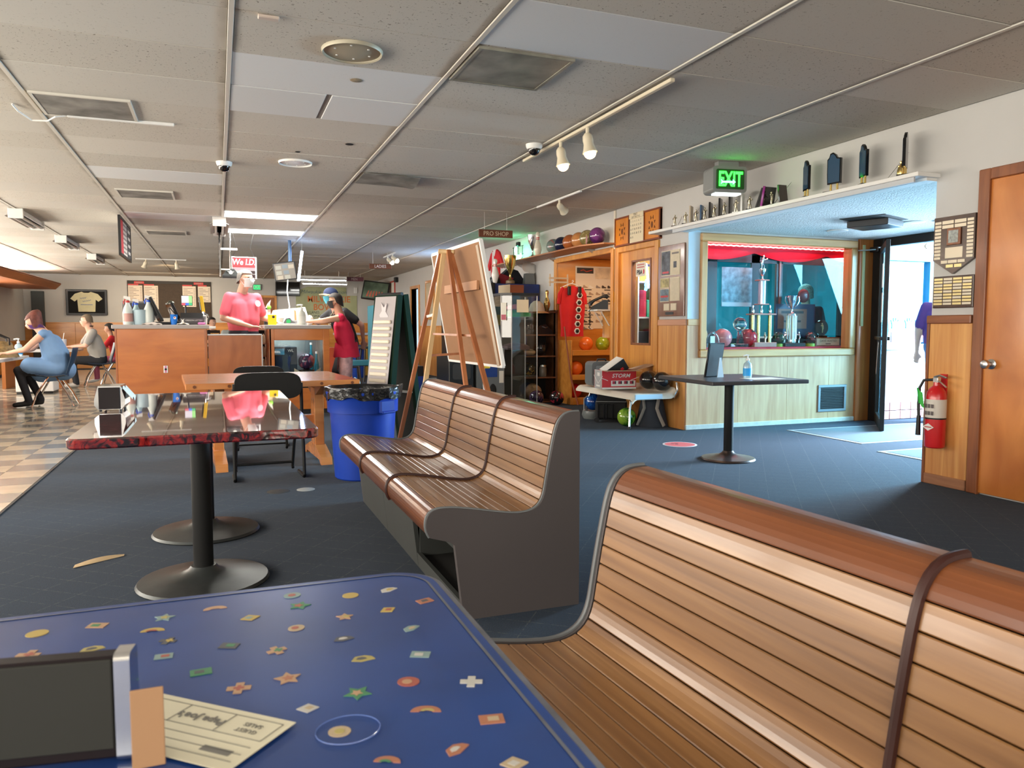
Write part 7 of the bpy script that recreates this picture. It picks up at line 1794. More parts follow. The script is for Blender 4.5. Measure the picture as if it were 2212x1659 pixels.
# floor bits
tag(G((-.56, 4.09, 0)).grid(lambda u, v: (-.66+.20*u, 4.02+.13*u-.035+.05*v*(1-.45*u), .004+.012*math.sin(PI*u)*v), 10, 4, th=(0, 0, -.001)).build('paper_scrap', M('scrap_tan', (.52, .38, .22), .8)), 'torn tan paper scrap lying on the carpet', 'paper scrap')
def floor_decal(lab, x, y, r, m, m2=None):
 t = thing('floor_decal', lab, 'floor decal', (x, y, 0)); G().lathe([(0, .0022), (r*.93, .0022), (r*.94, .0018), (r, .0018), (r, 0)], n=36).build('disc', m, t)
 return t
t = floor_decal('round red distancing sticker on the carpet before the alcove', 4.15, 6.22, .165, M('decal_white', (.62, .56, .55), .6))
G().lathe([(0, .0028), (.145, .0028), (.145, .0022)], n=36).build('red_face', M('decal_redface', (.62, .12, .12), .6), t)
for x, y in ((-.05, .05), (.0, .06), (-.03, .01)): G().lathe([(0, .0034), (.018, .0034), (.018, .0028)], (x, y, 0), 12).build('dot', M('decal_dot', (.25, .05, .06), .6), t)
floor_decal('round dark floor sticker with pale outline on the carpet', .36, 5.40, .075, M('decal_dark', (.06, .06, .06), .6))
floor_decal('small round grey floor sticker beside the blue bin', .545, 5.40, .062, M('decal_grey', (.36, .38, .38), .6))

# ================================================================ CONTROL COUNTER
CY = 10.28
lc = thing('counter', 'orange plywood counter with grey laminate top and a pink outlet', 'counter', (-.66, CY, 0)); o = Vector(lc.location)
G(o).box(-1.14, -.13, CY, CY+.62, .0, 1.115, c=.004).build('body', ply, lc)
G(o).box(-1.16, -1.14, CY-.001, CY+.62, .0, 1.115).build('side_panel', ply2, lc)
G(o).box(-1.19, -.10, CY-.03, CY+.66, 1.118, 1.168, c=.006).build('top', greylam, lc)
G(o).box(-.16, -.13, CY-.006, CY, .0, 1.115, c=.002).build('corner_strip', ply2, lc)
op = G(o).box(-.635, -.585, CY-.006, CY, .575, .665, c=.002).build('outlet_plate', steel, lc)
G(o).box(-.622, -.598, CY-.009, CY-.006, .58, .66).build('outlet_face', M('outlet_pink', (.62, .20, .36), .4), op)
g = G(o); g.cyl((-.61, CY-.012, .62), (-.61, CY-.009, .62), .014, n=14).build('outlet_socket', darkin, op)
G(o).box(-.10, -.02, CY-.028, CY+.02, 1.12, 1.15, c=.003).build('white_tag', white, lc)
t = thing('counter_gate', 'brown plywood swing gate with pale edging between the two counters', 'gate', (.20, CY, 0)); o = Vector(t.location)
G(o).box(-.115, .52, CY, CY+.025, .08, 1.035, c=.002).build('panel', ply2, t)
G(o).box(-.12, .53, CY-.004, CY+.03, 1.035, 1.052, c=.003).build('top_edge', greylt, t); G(o).box(.52, .535, CY-.004, CY+.03, .08, 1.035, c=.002).build('side_edge', greylt, t)
# narrow rack of yellow packets in the gap
t = thing('packet_rack', 'narrow column of yellow packets in the gap beside the counter', 'rack', (-.02, 10.75, 0)); o = Vector(t.location)
G(o).box(-.10, .03, 10.9, 10.94, .1, 1.1).build('panel', M('rack_dark', (.02, .018, .016), .6), t)
for k in range(6): G(o).box(-.09, .02, 10.86, 10.9, .38+.12*k, .48+.12*k-.02*(k % 2), c=.004).build('packet', M('pack_yellow', (.72, .42, .03), .5) if k % 3 != 1 else paperw, t)
rc = thing('counter', 'orange plywood counter with a glass window and grey laminate top', 'counter', (1.0, CY, 0)); o = Vector(rc.location)
for a in ((.62, .68, .06, 1.115), (1.30, 1.38, .06, 1.115)): G(o).box(a[0], a[1], CY, CY+.03, a[2], a[3], c=.003).build('front_stile', ply, rc)
for a in ((.06, .34), (.97, 1.115)): G(o).box(.68, 1.30, CY, CY+.03, a[0], a[1], c=.003).build('front_rail', ply, rc)
G(o).box(.64, 1.36, CY+.02, CY+.9, 0, .06).build('toe_kick', darkin, rc)
G(o).box(.615, .64, CY+.0, CY+2.4, .06, 1.115).build('side_panel', ply2, rc); G(o).box(1.36, 1.38, CY+.03, CY+2.4, .06, 1.115).build('side_panel', ply, rc)
G(o).box(.64, 1.36, CY+.62, CY+.64, .06, 1.115).build('inner_back', M('mirror_back', (.35, .40, .42), .12, metal=.6), rc)
G(o).box(.64, 1.36, CY+.03, CY+.62, .30, .32).build('inner_floor', M('case_floor', (.25, .30, .32), .3), rc)
G(o).box(.68, 1.30, CY+.012, CY+.018, .34, .97).build('window_pane', GLASS('counter_glass', (.92, .97, .98), .10), rc)
G(o).box(.56, 1.405, CY-.03, CY+2.45, 1.118, 1.168, c=.006).build('top', greylam, rc)
area('counter_case_light', (1.0, CY+.3, 1.09), (0, 0, 0), .5, .3, 3.0, (.8, .95, 1))
# in the counter window
t = thing('dark_box', 'dark navy box with white letters WL behind the counter window', 'box', (.83, CY+.22, .32)); G().box(-.14, .14, -.12, .12, 0, .56, c=.006).build('body', M('box_navy', (.008, .016, .035), .5), t)
G().box(-.14, -.02, -.123, -.12, .46, .54).build('blue_label', M('lab_cyan', (.08, .38, .62), .4), t); text_mesh('WL', .05, white, 'lettering', t, (.06, -.122, .51), RY, .0005)
ball('bowling_ball', 'purple and pink marbled bowling ball in the counter window', 1.10, CY+.20, .575, ball_mat('ball_pkpurple', (.05, .02, .06), (.42, .10, .16), 5, thr=(.48, .56)))
t = thing('cloth_stand', 'tan leather-draped stand under the marbled ball', 'stand', (1.10, CY+.20, .32)); G().lathe([(0, 0), (.09, 0), (.10, .02), (.06, .10), (.09, .20), (.11, .25), (.06, .26), (0, .255)], n=20).build('post', browns, t)
for s in (-1, 1): G().grid(lambda u, v: (s*(.01+.16*u), -.11-.02*math.sin(PI*u), .18+.10*u-.10*v*(1-.4*u)), 8, 4, th=(0, .006, 0)).build('leather_flap', M('leather_tan', (.50, .38, .26), .6), t)
for i, (x, h) in enumerate(((1.25, .46), (1.19, .58))):
 t = thing('teal_bottle', ('teal bottle at the edge of the counter window', 'taller teal bottle behind in the counter window')[i], 'bottle', (x, CY+.35+.1*i, .32)); G().lathe([(0, 0), (.03, 0), (.032, .02), (.032, h*.7), (.014, h*.85), (.014, h), (0, h)], n=14).build('body', M('bottle_teal', (.02, .22, .30), .2), t); G().lathe([(0, h), (.016, h), (.016, h+.03), (0, h+.03)], n=12).build('cap', whitep, t)
# rental shoes on the shelf side
t = thing('shoe_shelf', 'narrow rack of cream shoes between gate and counter', 'rack', (.56, 10.95, 0)); o = Vector(t.location)
G(o).box(.49, .61, 11.1, 11.12, .1, 1.1).build('back', darkin, t)
for k in range(4): G(o).box(.50, .61, 10.8, 11.1, .40+.17*k, .412+.17*k).build('shelf_board', trimD, t)
for k in range(4):
 for q in range(2):
  s = thing('shoe', '%s cream rental shoe on the %s rack level' % (('near', 'far')[q], ('lowest', 'second', 'third', 'top')[k]), 'shoe', (.53+.05*q, 10.86+.03*q, .413+.17*k), 0, 'cream rental shoes on the narrow rack')
  G().prism([(-.022, 0), (.022, 0), (.024, .05), (.018, .10), (0, .13), (-.018, .10), (-.024, .05)], 'y', -.03, .05).build('upper', M('shoe_cream', (.66, .58, .42), .6), s)
# ---- things on the left counter
LZ = 1.169
def spray(lab, x, y, head, body, label, k=1.0, sq=False):
 t = thing('spray_bottle', lab, 'spray bottle', (x, y, LZ))
 G().lathe([(0, 0), (.042*k, 0), (.045*k, .01*k), (.045*k, .12*k), (.040*k, .15*k), (.020*k, .20*k), (.018*k, .215*k), (0, .215*k)], n=18).build('body', body, t)
 if label: G().lathe([(.0455*k, .03*k), (.0462*k, .03*k), (.0462*k, .11*k), (.0455*k, .11*k)], n=18).build('label', label, t)
 G().lathe([(0, .215*k), (.02*k, .215*k), (.02*k, .235*k), (0, .235*k)], n=14).build('collar', head, t)
 G().prism([(-.035*k, .258*k), (.024*k, .235*k), (.022*k, .272*k), (-.03*k, .28*k)], 'y', -.012*k, .012*k).build('nozzle', whitep if head is not whitep else head, t)
 G().tube([(-.02*k, 0, .25*k), (-.035*k, 0, .22*k), (-.03*k, 0, .20*k)], .006*k, 6).build('trigger', head, t)
plb = M('bottle_milky', (.62, .68, .66), .3);
spray('milky spray bottle with red lettering and white nozzle on the counter', -1.02, CY+.12, M('red_cap', (.5, .03, .03), .4), plb, M('label_red', (.55, .30, .27), .5), 1.25)
spray('spray bottle with a bright blue head behind the red-lettered one', -.94, CY+.28, M('blue_head', (.01, .08, .55), .4), M('bottle_aqua', (.40, .58, .62), .3), None, 1.15)
spray('milky spray bottle with blue trigger beside the black screen', -.79, CY+.16, MATS['blue_head'], plb, None, 1.3)
t = thing('wipes_tub', 'translucent bluish tub wrapped in plastic between the spray bottles', 'tub', (-.89, CY+.16, LZ)); G().lathe([(0, 0), (.07, 0), (.075, .01), (.08, .16), (.082, .18), (.07, .185), (0, .18)], n=22).build('tub', M('tub_blue', (.45, .60, .68), .35), t)
t = thing('counter_monitor', 'grey-framed monitor seen from behind at the counter end', 'monitor', (-.93, CY+.48, LZ), .1); G().box(-.19, .19, -.02, .02, .06, .30, c=.006).build('frame', M('mon_grey', (.22, .20, .19), .5), t); G().box(-.16, .16, -.024, -.02, .09, .275).build('panel', M('mon_dark', (.05, .05, .055), .4), t); G().box(-.05, .05, -.05, .07, 0, .06, c=.006).build('stand', blackp, t)
def tilt_screen(lab, x, y, rz, h=.30):
 t = thing('touch_screen', lab, 'screen', (x, y, LZ), rz)
 g = G(); g.X = Matrix.Translation((0, 0, .04)) @ Matrix.Rotation(-.42, 4, 'X'); g.box(-.13, .13, -.02, .015, 0, h, c=.008); g.build('panel', blackp, t)
 g = G(); g.X = Matrix.Translation((0, 0, .04)) @ Matrix.Rotation(-.42, 4, 'X'); g.box(-.12, .12, .015, .018, .015, h-.015); g.build('glass', blackg, t)
 G().box(-.12, .12, -.10, .12, 0, .035, c=.006).build('base', blackp, t)
tilt_screen('tilted black touch screen beside the milky spray bottle', -.66, CY+.25, PI/2+.2, .33)
tilt_screen('second tilted black touch screen behind the blue cup', -.47, CY+.33, PI/2+.3, .26)
t = thing('desk_lamp', 'small round chrome webcam on a bent stalk over the touch screen', 'webcam', (-.56, CY+.30, LZ)); G().tube([(0, 0, .0), (.01, 0, .12), (-.005, 0, .20), (.01, 0, .245)], .006, 6).build('stalk', blackp, t); G().sph((.015, 0, .27), .036, (1.2, 1, 1), 16, 10).build('head', M('webcam', (.10, .11, .08), .2, metal=.7), t); G().lathe([(0, 0), (.05, 0), (.05, .008), (0, .012)], n=18).build('foot', blackp, t)
t = thing('paper_cup', 'blue paper soda cup with a red, white and blue round mark', 'cup', (-.505, CY+.12, LZ)); G().lathe([(0, 0), (.034, 0), (.043, .125), (.045, .128), (.040, .128), (.03, .01), (0, .01)], n=22).build('cup', M('cup_blue', (.01, .16, .62), .45), t)
G().lathe([(0, -.002), (.017, -.002), (.017, .002), (0, .002)], n=18).build('mark', white, t).matrix_local = Matrix.Translation((.012, -.0395, .085)) @ Matrix.Rotation(PI/2, 4, 'X'); G().lathe([(0, -.003), (.008, -.003), (.008, .002), (0, .002)], n=14).build('mark_red', redp, t).matrix_local = Matrix.Translation((.010, -.0405, .088)) @ Matrix.Rotation(PI/2, 4, 'X')
t = thing('lottery_terminal', 'low black lottery terminal with white lettering', 'terminal', (-.30, CY+.18, LZ)); G().prism([(-.14, 0), (.14, 0), (.14, .085), (-.14, .085)], 'y', -.08, .14).build('body', M('term_grey', (.05, .045, .05), .4), t); G().prism([(-.08, .085), (.14, .085), (.10, .11), (-.02, .15)], 'x', -.13, .13).build('hood', blackp, t); text_mesh('OREGON LOTTERY', .026, M('term_letter', (.6, .6, .6), .5), 'lettering', t, (.03, -.081, .055), RY, .0005, sx=.9); G().prism([(-.125, .02), (-.085, .02), (-.095, .05), (-.085, .075), (-.105, .06), (-.125, .072), (-.115, .05)], 'y', -.082, -.08).build('logo', white, t)
t = thing('tap_handle', 'upright black and yellow beer tap handle on the counter end', 'tap', (-.165, CY+.35, LZ)); g = G(); g.X = Matrix.Rotation(-.12, 4, 'Y'); g.box(-.018, .0, -.012, .012, .19, .36, c=.004).build('handle_black', blackg, t); g = G(); g.X = Matrix.Rotation(-.12, 4, 'Y'); g.box(.002, .042, -.012, .012, .16, .37, c=.004).build('handle_yellow', M('tap_yellow', (.80, .48, .02), .4), t); G().cyl((0, 0, 0), (0, 0, .17), .018, n=12).build('column', chrome, t); G().tube([(0, 0, .15), (.05, -.02, .13), (.06, -.03, .09)], .012, 8).build('spout', chrome, t)
t = thing('lottery_display', 'small lit coloured lottery display on a black pole', 'display', (-.38, CY+.50, LZ)); G().cyl((0, 0, 0), (0, 0, .26), .010, n=8).build('pole', blackp, t); G().lathe([(0, 0), (.06, 0), (.06, .01), (0, .012)], n=16).build('foot', blackp, t); G().box(-.05, .085, -.02, .01, .25, .38, c=.004).build('case', blackp, t)
for k, (x0, x1, z0, z1, c) in enumerate(((-.045, .04, .285, .375, (1, .9, .95)), (.04, .08, .285, .375, (.5, 1, .35)), (-.045, 0, .255, .282, (1, .15, .2)), (0, .04, .255, .282, (.1, .25, 1)), (.04, .08, .255, .282, (.1, .7, .3)))): G().box(x0, x1, -.024, -.02, z0, z1).build('screen_tile', EM('lott%d' % k, c, .8), t)
t = thing('receipt_printer', 'white card printer behind the lottery terminal', 'printer', (-.17, CY+.22, LZ)); G().box(-.035, .045, -.05, .08, 0, .12, c=.008).build('body', whitep, t); G().box(-.02, .03, -.055, -.05, .07, .10).build('slot', greylt, t)
t = thing('pink_tray', 'small pink plastic tray at the counter edge', 'tray', (-.17, CY+.06, LZ)); G().box(-.06, .03, -.03, .03, 0, .03, c=.01).build('tray', M('tray_pink', (.62, .18, .45), .4), t)
tag(G((-.76, CY+.06, LZ)).grid(lambda u, v: (-.86+.22*u, CY+.0+.12*v, LZ+.008+.02*math.sin(PI*u)*math.sin(PI*v)+.006*math.sin(17*u+9*v)), 14, 8, th=(0, 0, -.006)).build('crumpled_cloth', M('cloth_grey', (.48, .42, .38), .9)), 'crumpled pale cloth on the counter before the spray bottles', 'cloth')
tag(G((-.42, CY+.05, LZ)).grid(lambda u, v: (-.47+.14*u, CY+.0+.08*v, LZ+.008+.012*math.sin(PI*u)+.005*math.sin(13*u+7*v)), 10, 6, th=(0, 0, -.006)).build('paper_pile', paperw), 'loose pile of white papers beside the blue cup', 'papers')
# ---- things on the right counter
t = thing('hand_sanitizer', 'clear pump bottle of sanitizer on the right counter', 'bottle', (1.04, CY+.12, LZ)); pump_bottle(t, 1.35, M('gel_white', (.66, .67, .60), .2), M('label_pale', (.70, .70, .64), .5))
t = thing('yellow_box', 'bright yellow box with a black mark by the pink-shirt man', 'box', (.69, CY+.55, LZ)); G().box(-.05, .06, -.03, .03, 0, .14, c=.003).build('body', M('box_yellow', (.85, .58, .01), .5), t); G().lathe([(0, 0), (.018, 0), (.018, .002), (0, .002)], n=14).build('mark', blackp, t).matrix_local = Matrix.Translation((.02, -.031, .11)) @ Matrix.Rotation(PI/2, 4, 'X')
t = thing('crt_monitor', 'old cream computer monitor seen from behind on the right counter', 'monitor', (.99, CY+1.4, LZ)); G().prism([(-.27, 0), (.25, 0), (.27, .10), (.22, .27), (-.22, .22), (-.27, .10)], 'y', -.12, .12).build('shell', M('crt_cream', (.62, .60, .54), .4), t); G().prism([(-.20, .03), (.19, .03), (.17, .23), (-.17, .19)], 'y', -.124, -.12).build('screen', M('crt_screen', (.50, .62, .68), .15), t)
t = thing('card_holder', 'tilted rack of white and orange cards on the right counter', 'card rack', (1.07, CY+.9, LZ));
for k in range(6): G().prism([(-.08+.025*k, .06), (-.05+.025*k, .06), (-.055+.025*k, .22-.02*k), (-.085+.025*k, .24-.02*k)], 'y', -.02+.004*k, -.017+.004*k).build('card', (paperw, M('card_orange', (.62, .28, .12), .6))[k % 2], t)
G().box(-.10, .12, -.03, .03, 0, .07, c=.004).build('base', M('holder_grey', (.3, .3, .3), .5), t)
t = thing('keyboard', 'pale computer keyboard lying on the right counter', 'keyboard', (.90, CY+.35, LZ)); G().box(-.16, .16, -.07, .07, 0, .02, c=.004).build('body', M('key_cream', (.6, .58, .52), .5), t)
for q in range(3):
 for k in range(8): G().box(-.15+.038*k, -.12+.038*k, -.06+.04*q, -.03+.04*q, .02, .027).build('key', M('key_dark', (.12, .12, .13), .5), t)
t = thing('tape_dispenser', 'dark grey tape dispenser with green roll', 'tape dispenser', (.93, CY+.60, LZ)); G().prism([(-.08, 0), (.08, 0), (.08, .03), (.03, .06), (0, .10), (-.05, .09), (-.08, .04)], 'y', -.025, .025).build('body', M('tape_grey', (.12, .13, .14), .4), t); G().cyl((-.02, -.03, .05), (-.02, .03, .05), .03, n=16).build('roll', M('tape_green', (.03, .42, .12), .4), t)
t = thing('white_cup', 'white foam cup beside the tape dispenser', 'cup', (.82, CY+.70, LZ)); G().lathe([(0, 0), (.03, 0), (.04, .10), (.036, .10), (0, .01)], n=18).build('cup', white, t)
t = thing('brochure_stand', 'small stand of leaflets with a green tag behind the yellow box', 'leaflet stand', (.66, CY+.95, LZ)); G().box(-.05, .03, -.02, .02, 0, .24, c=.004).build('stand', blackp, t); G().box(-.06, .04, -.03, -.02, .10, .22).build('leaflet', paperw, t); G().prism([(-.04, .22), (.02, .22), (.05, .36), (.0, .30)], 'y', -.012, .0).build('leaflet', M('leaf_grey', (.45, .45, .46), .5), t); G().sph((.02, -.03, .25), .03, nu=12, nv=8).build('tag', M('tag_lime', (.2, .62, .05), .5), t)
tag(G((1.22, CY+.5, LZ)).sph((1.20, CY+.62, LZ+.07), .05, (1, 1, 1.4), 14, 10).build('stress_ball', M('ball_grey', (.62, .60, .55), .4)), 'pale rounded desk fan beside the pump bottle', 'desk fan')

# ---- overhead counter things
t = thing('security_monitor', 'tilted flat monitor of camera views on a ceiling pole', 'monitor', (1.10, 13.6, 2.10), 0); t.rotation_euler = (.1, -.14, -.1)
G().box(-.185, .185, -.02, .02, -.155, .155, c=.006).build('bezel', blackp, t); G().box(-.165, .165, -.024, -.02, -.135, .135).build('screen', EM('cctv_bg', (.35, .30, .24), .5), t)
for k, (x, z) in enumerate(((-.10, .07), (.01, .08), (.11, .07), (-.10, -.02), (.02, -.02), (-.09, -.10), (.03, -.10))): G().box(x-.045, x+.045, -.026, -.024, z-.032, z+.032).build('camera_view', EM('cctv%d' % (k % 3), ((.45, .42, .34), (.22, .26, .28), (.55, .46, .34))[k % 3], .7), t)
tag(G((1.19, 13.62, 2.4)).cyl((1.19, 13.65, 2.12), (1.19, 13.65, ZC-.002), .028, n=14).build('ceiling_pole', M('pole_blue', (.08, .16, .30), .4)), 'dark blue round pole holding the camera monitor', 'pole')
tag(G((1.12, 13.6, 1.5)).tube([(1.14, 13.55, 1.95), (1.12, 13.50, 1.75), (1.15, 13.45, 1.50), (1.10, 13.2, 1.30), (1.08, 12.6, 1.172)], .010, 6).build('monitor_cable', whitep), 'white cable drooping from the monitor to the counter', 'cable')
t = thing('neon_tube_light', 'slanted bare white-blue tube light hanging beside the monitor', 'tube light', (1.36, 13.7, 2.2)); G().tube([(-.03, 0, -.25), (.04, 0, .26)], .022, 10).build('tube', EM('tube_blue', (.42, .60, 1), 44), t); G().tube([(-.045, .02, -.26), (.03, .02, .26)], .012, 8).build('holder', whitep, t); G().cyl((.035, 0, .26), (.035, 0, ZC-2.2), .003, n=5).build('wire', steel, t)
# lit age-check sign
t = thing('lit_sign', 'lit red sign reading We I.D. hanging above the counter', 'sign', (.405, 12.6, 2.06));
G().box(-.19, .19, -.03, .03, -.17, .17, c=.006).build('case', greylt, t); G().box(-.165, .165, -.034, -.03, .005, .155).build('red_panel', EM('sign_red', (.75, .06, .08), .6), t); text_mesh('We I.D.', .125, EM('sign_letters', (.75, .95, 1), 1.1), 'lettering', t, (0, -.036, .085), RY, .001, shear=.15, bold=.003, sx=.85)
G().box(-.165, .165, -.034, -.03, -.035, .0).build('white_panel', EM('sign_pale', (1, .6, .66), .6), t)
for a in ((-.02, .165, -.09, -.045), (-.06, .165, -.155, -.10)): G().box(a[0], a[1], -.034, -.03, a[2], a[3]).build('led_panel', M('led_black', (.02, .004, .006), .3), t)
for k, (x, z) in enumerate(((.02, -.068), (.05, -.068), (-.02, -.128), (.02, -.128), (.06, -.128))): G().box(x-.010, x+.010, -.036, -.034, z-.014, z+.014).build('led_digit', EM('led_red', (1, .05, .08), 3), t)
G().box(-.14, -.09, -.036, -.03, -.15, -.11).build('small_tag', EM('tag_red', (1, .25, .25), 1), t)
for s in (-1, 1): G().tube([(s*.16, 0, .17), (s*.10, 0, .30), (s*.16, 0, ZC-2.06)], .003, 5).build('chain', blackm, t)
t = thing('pendant_lamp', 'black pyramid pendant lamp with white eagle emblem', 'lamp', (.21, 12.45, 1.98));
g = G(); a = [g.P((s*.125, q*.09, -.06)) for s, q in ((-1,-1),(1,-1),(1,1),(-1,1))]; b = [g.P((s*.05, q*.04, .05)) for s, q in ((-1,-1),(1,-1),(1,1),(-1,1))]
for i in range(4): g.F((a[i], a[(i+1) % 4], b[(i+1) % 4], b[i]))
g.F(b); g.F(a[::-1]); g.build('shade', M('shade_black', (.018, .022, .022), .5), t)
g = G(); g.X = Matrix.Translation((0, -.068, -.006)) @ Matrix.Rotation(-.43, 4, 'X'); g.prism([(0, -.035), (.03, -.022), (.015, -.012), (.05, .012), (.02, .012), (.008, .03), (0, .035), (-.008, .03), (-.02, .012), (-.05, .012), (-.015, -.012), (-.03, -.022)], 'y', -.002, .002); g.build('eagle_emblem', M('eagle_white', (.75, .75, .70), .5), t)
G().box(-.12, .12, -.085, .085, -.085, -.06).build('under_box', blackp, t); G().cyl((0, 0, .05), (0, 0, ZC-1.98), .014, n=10).build('stem', chrome, t)
t = thing('chrome_rail', 'vertical chrome rail with hooks hanging beside the pendant lamp', 'rail', (.06, 12.3, 2.2)); G().box(-.012, .012, -.012, .012, -.30, ZC-2.2, c=.003).build('rail', chrome, t); G().box(-.012, .25, -.008, .008, .10, .13).build('arm', steel, t); G().box(-.012, .14, -.008, .008, -.20, -.18).build('arm', steel, t)

# ================================================================ SNACK TABLE, CHAIRS, BAG
t = thing('snack_counter', 'long white-topped snack counter with orange side panel', 'counter', (-3.3, 13.0, 0)); o = Vector(t.location)
G(o).box(-3.75, -2.78, 9.0, 13.9, .655, .70, c=.006).build('top', M('top_white', (.62, .64, .66), .3), t)
G(o).box(-3.28, -3.24, 9.2, 13.8, .10, .655).build('side_panel', WOOD('snack_side', srgb(160, 92, 40), srgb(184, 114, 58), 'y', 6, .4), t)
G(o).box(-3.30, -3.20, 9.2, 13.8, 0, .10).build('toe_base', M('toe_grey', (.05, .055, .05), .5), t)
G(o).box(-3.27, -3.22, 12.9, 13.0, .1, .655).build('upright', trimD, t)
t = thing('white_cooler', 'low white box under the snack counter behind the seated woman', 'box', (-2.95, 15.3, 0)); G().box(-.28, .28, -.25, .25, .04, .40, c=.01).build('body', whitep, t); G().box(-.27, .27, -.24, .24, 0, .04).build('plinth', blackp, t); G().box(-.29, .29, -.26, .26, .40, .43, c=.01).build('lid', white, t)
t = thing('snack_table', 'grey-topped snack table in front of the grey-shirt man', 'table', (-3.15, 16.9, 0)); G().box(-.75, .62, -.5, .5, .68, .72, c=.006).build('top', M('top_grey', (.52, .53, .54), .35), t); G().box(.30, .36, -.4, .4, 0, .68).build('leg_panel', M('panel_orange', srgb(170, 104, 50), .5), t); G().box(-.6, -.54, -.4, .4, 0, .68).build('leg_panel', MATS['panel_orange'], t)
def shell_chair(lab, loc, rz, m):
 """faces -y"""
 t = thing('shell_chair', lab, 'chair', loc, rz, 'blue plastic shell chairs at the snack counter')
 def sh(u, v):
  x = (-1+2*u)*(.22 - .03*max(0, v-.6))
  if v < .5: y, z = -.20+.40*(v/.5), .45 - .025*math.sin(PI*v/.5) + .03*(2*u-1)**2
  else: w = (v-.5)/.5; y, z = .20+.02*math.sin(w*PI/2)+.09*w, .45 + .40*w**1.1
  return (x, y - .03*(2*u-1)**2*(1 if v > .5 else 0), z)
 G().grid(sh, 12, 18, th=(0, .004, -.010)).build('shell', m, t)
 for s in (-1, 1):
  G().tube([(s*.14, -.05, .435), (s*.20, -.19, .20), (s*.225, -.25, .012)], .013, 8).build('leg', chrome, t)
  G().tube([(s*.14, .05, .435), (s*.20, .19, .20), (s*.225, .27, .012)], .013, 8).build('leg', chrome, t)
 return t
bch = M('chair_blue', (.012, .035, .075), .35)
shell_chair('dark blue shell chair under the blue-dress woman', (-2.22, 12.6, 0), -PI/2, bch)
shell_chair('dark blue shell chair under the grey-shirt man', (-2.15, 16.5, 0), -PI/2+.2, bch)
shell_chair('dark blue shell chair under the red-shirt child', (-1.95, 17.3, 0), -PI/2, bch)
t = thing('hand_bag', 'brown and gold patterned handbag with black handles on the snack counter', 'handbag', (-2.98, 13.0, .70), .5)
G().grid(lambda u, v: ((.26-.10*v+.01*math.cos(6*PI*u))*math.cos(2*PI*u)*1.0, (.11-.09*v)*math.sin(2*PI*u), .002+.24*v-.02*math.cos(2*PI*u)**2*v), 28, 10).build('body', M('bag_gold', (.24, .16, .06), .5, noise=.5, nscale=22), t)
for y in (-.05, .05): G().tube([(-.14, y, .20), (-.12, y*1.4, .30), (0, y*1.6, .34), (.12, y*1.4, .28), (.13, y, .18)], .011, 8).build('handle', blackp, t)
t = thing('hand_sanitizer', 'blue-labelled pump bottle on the snack counter', 'bottle', (-2.88, 13.72, .70)); pump_bottle(t, 1.35)
t = thing('purple_cup', 'lilac paper cup behind the handbag', 'cup', (-3.35, 12.7, .70)); G().lathe([(0, 0), (.05, 0), (.065, .22), (.06, .22), (0, .01)], n=18).build('cup', M('cup_lilac', (.45, .26, .55), .5), t)
tag(G((-3.0, 12.6, .70)).box(-3.2, -2.80, 12.4, 12.70, .7001, .702).build('paper_sheet', paperw), 'sheet of white paper under the handbag on the snack counter', 'paper')
t = thing('soda_cup', 'white and blue soda cup with a straw on the far snack table', 'cup', (-2.75, 16.6, .72)); G().lathe([(0, 0), (.045, 0), (.06, .19), (.05, .20), (0, .20)], n=18).build('cup', M('cup_wb', (.5, .56, .66), .4), t); G().cyl((0, 0, .2), (.02, 0, .32), .006, n=6).build('straw', whitep, t)

# ================================================================ PEOPLE
def skin_mesh(name, caps, mats, voxel=.013, smooth=6):
 """one continuous surface grown round tapered limbs; faces take the colour of the limb or garment they belong to"""
 g = G()
 for (a, b, r0, r1, mi) in caps:
  a, b = Vector(a), Vector(b); d = b-a
  if d.length < 1e-4: g.sph(a, r0, nu=14, nv=10); continue
  g.cyl(a, b, r0, r1, 14); g.sph(a, r0*.999, nu=14, nv=10); g.sph(b, r1*.999, nu=14, nv=10)
 me = g.mesh(name+'_raw', mats[0]); ob = bpy.data.objects.new(name+'_raw', me); C.objects.link(ob)
 md = ob.modifiers.new('r', 'REMESH'); md.mode = 'VOXEL'; md.voxel_size = voxel
 ms = ob.modifiers.new('s', 'SMOOTH'); ms.iterations = smooth; ms.factor = .5
 dg = bpy.context.evaluated_depsgraph_get()
 out = bpy.data.meshes.new_from_object(ob.evaluated_get(dg)); bpy.data.objects.remove(ob); out.name = name
 n = len(out.polygons); cen = np.empty(n*3); out.polygons.foreach_get('center', cen); cen = cen.reshape(-1, 3)
 best = np.full(n, 1e9); idx = np.zeros(n, int)
 for (a, b, r0, r1, mi) in caps:
  a, b = np.array(a, float), np.array(b, float); d = b-a; L2 = d@d
  t = np.clip(((cen-a)@d)/L2, 0, 1) if L2 > 1e-8 else np.zeros(n)
  q = np.linalg.norm(cen - (a + t[:, None]*d), axis=1) - (r0 + (r1-r0)*t)
  m_ = q < best; best[m_] = q[m_]; idx[m_] = mi
 out.materials.clear()
 for m in mats: out.materials.append(m)
 out.polygons.foreach_set('material_index', idx.astype(np.int32)); out.polygons.foreach_set('use_smooth', np.ones(n, bool))
 return out
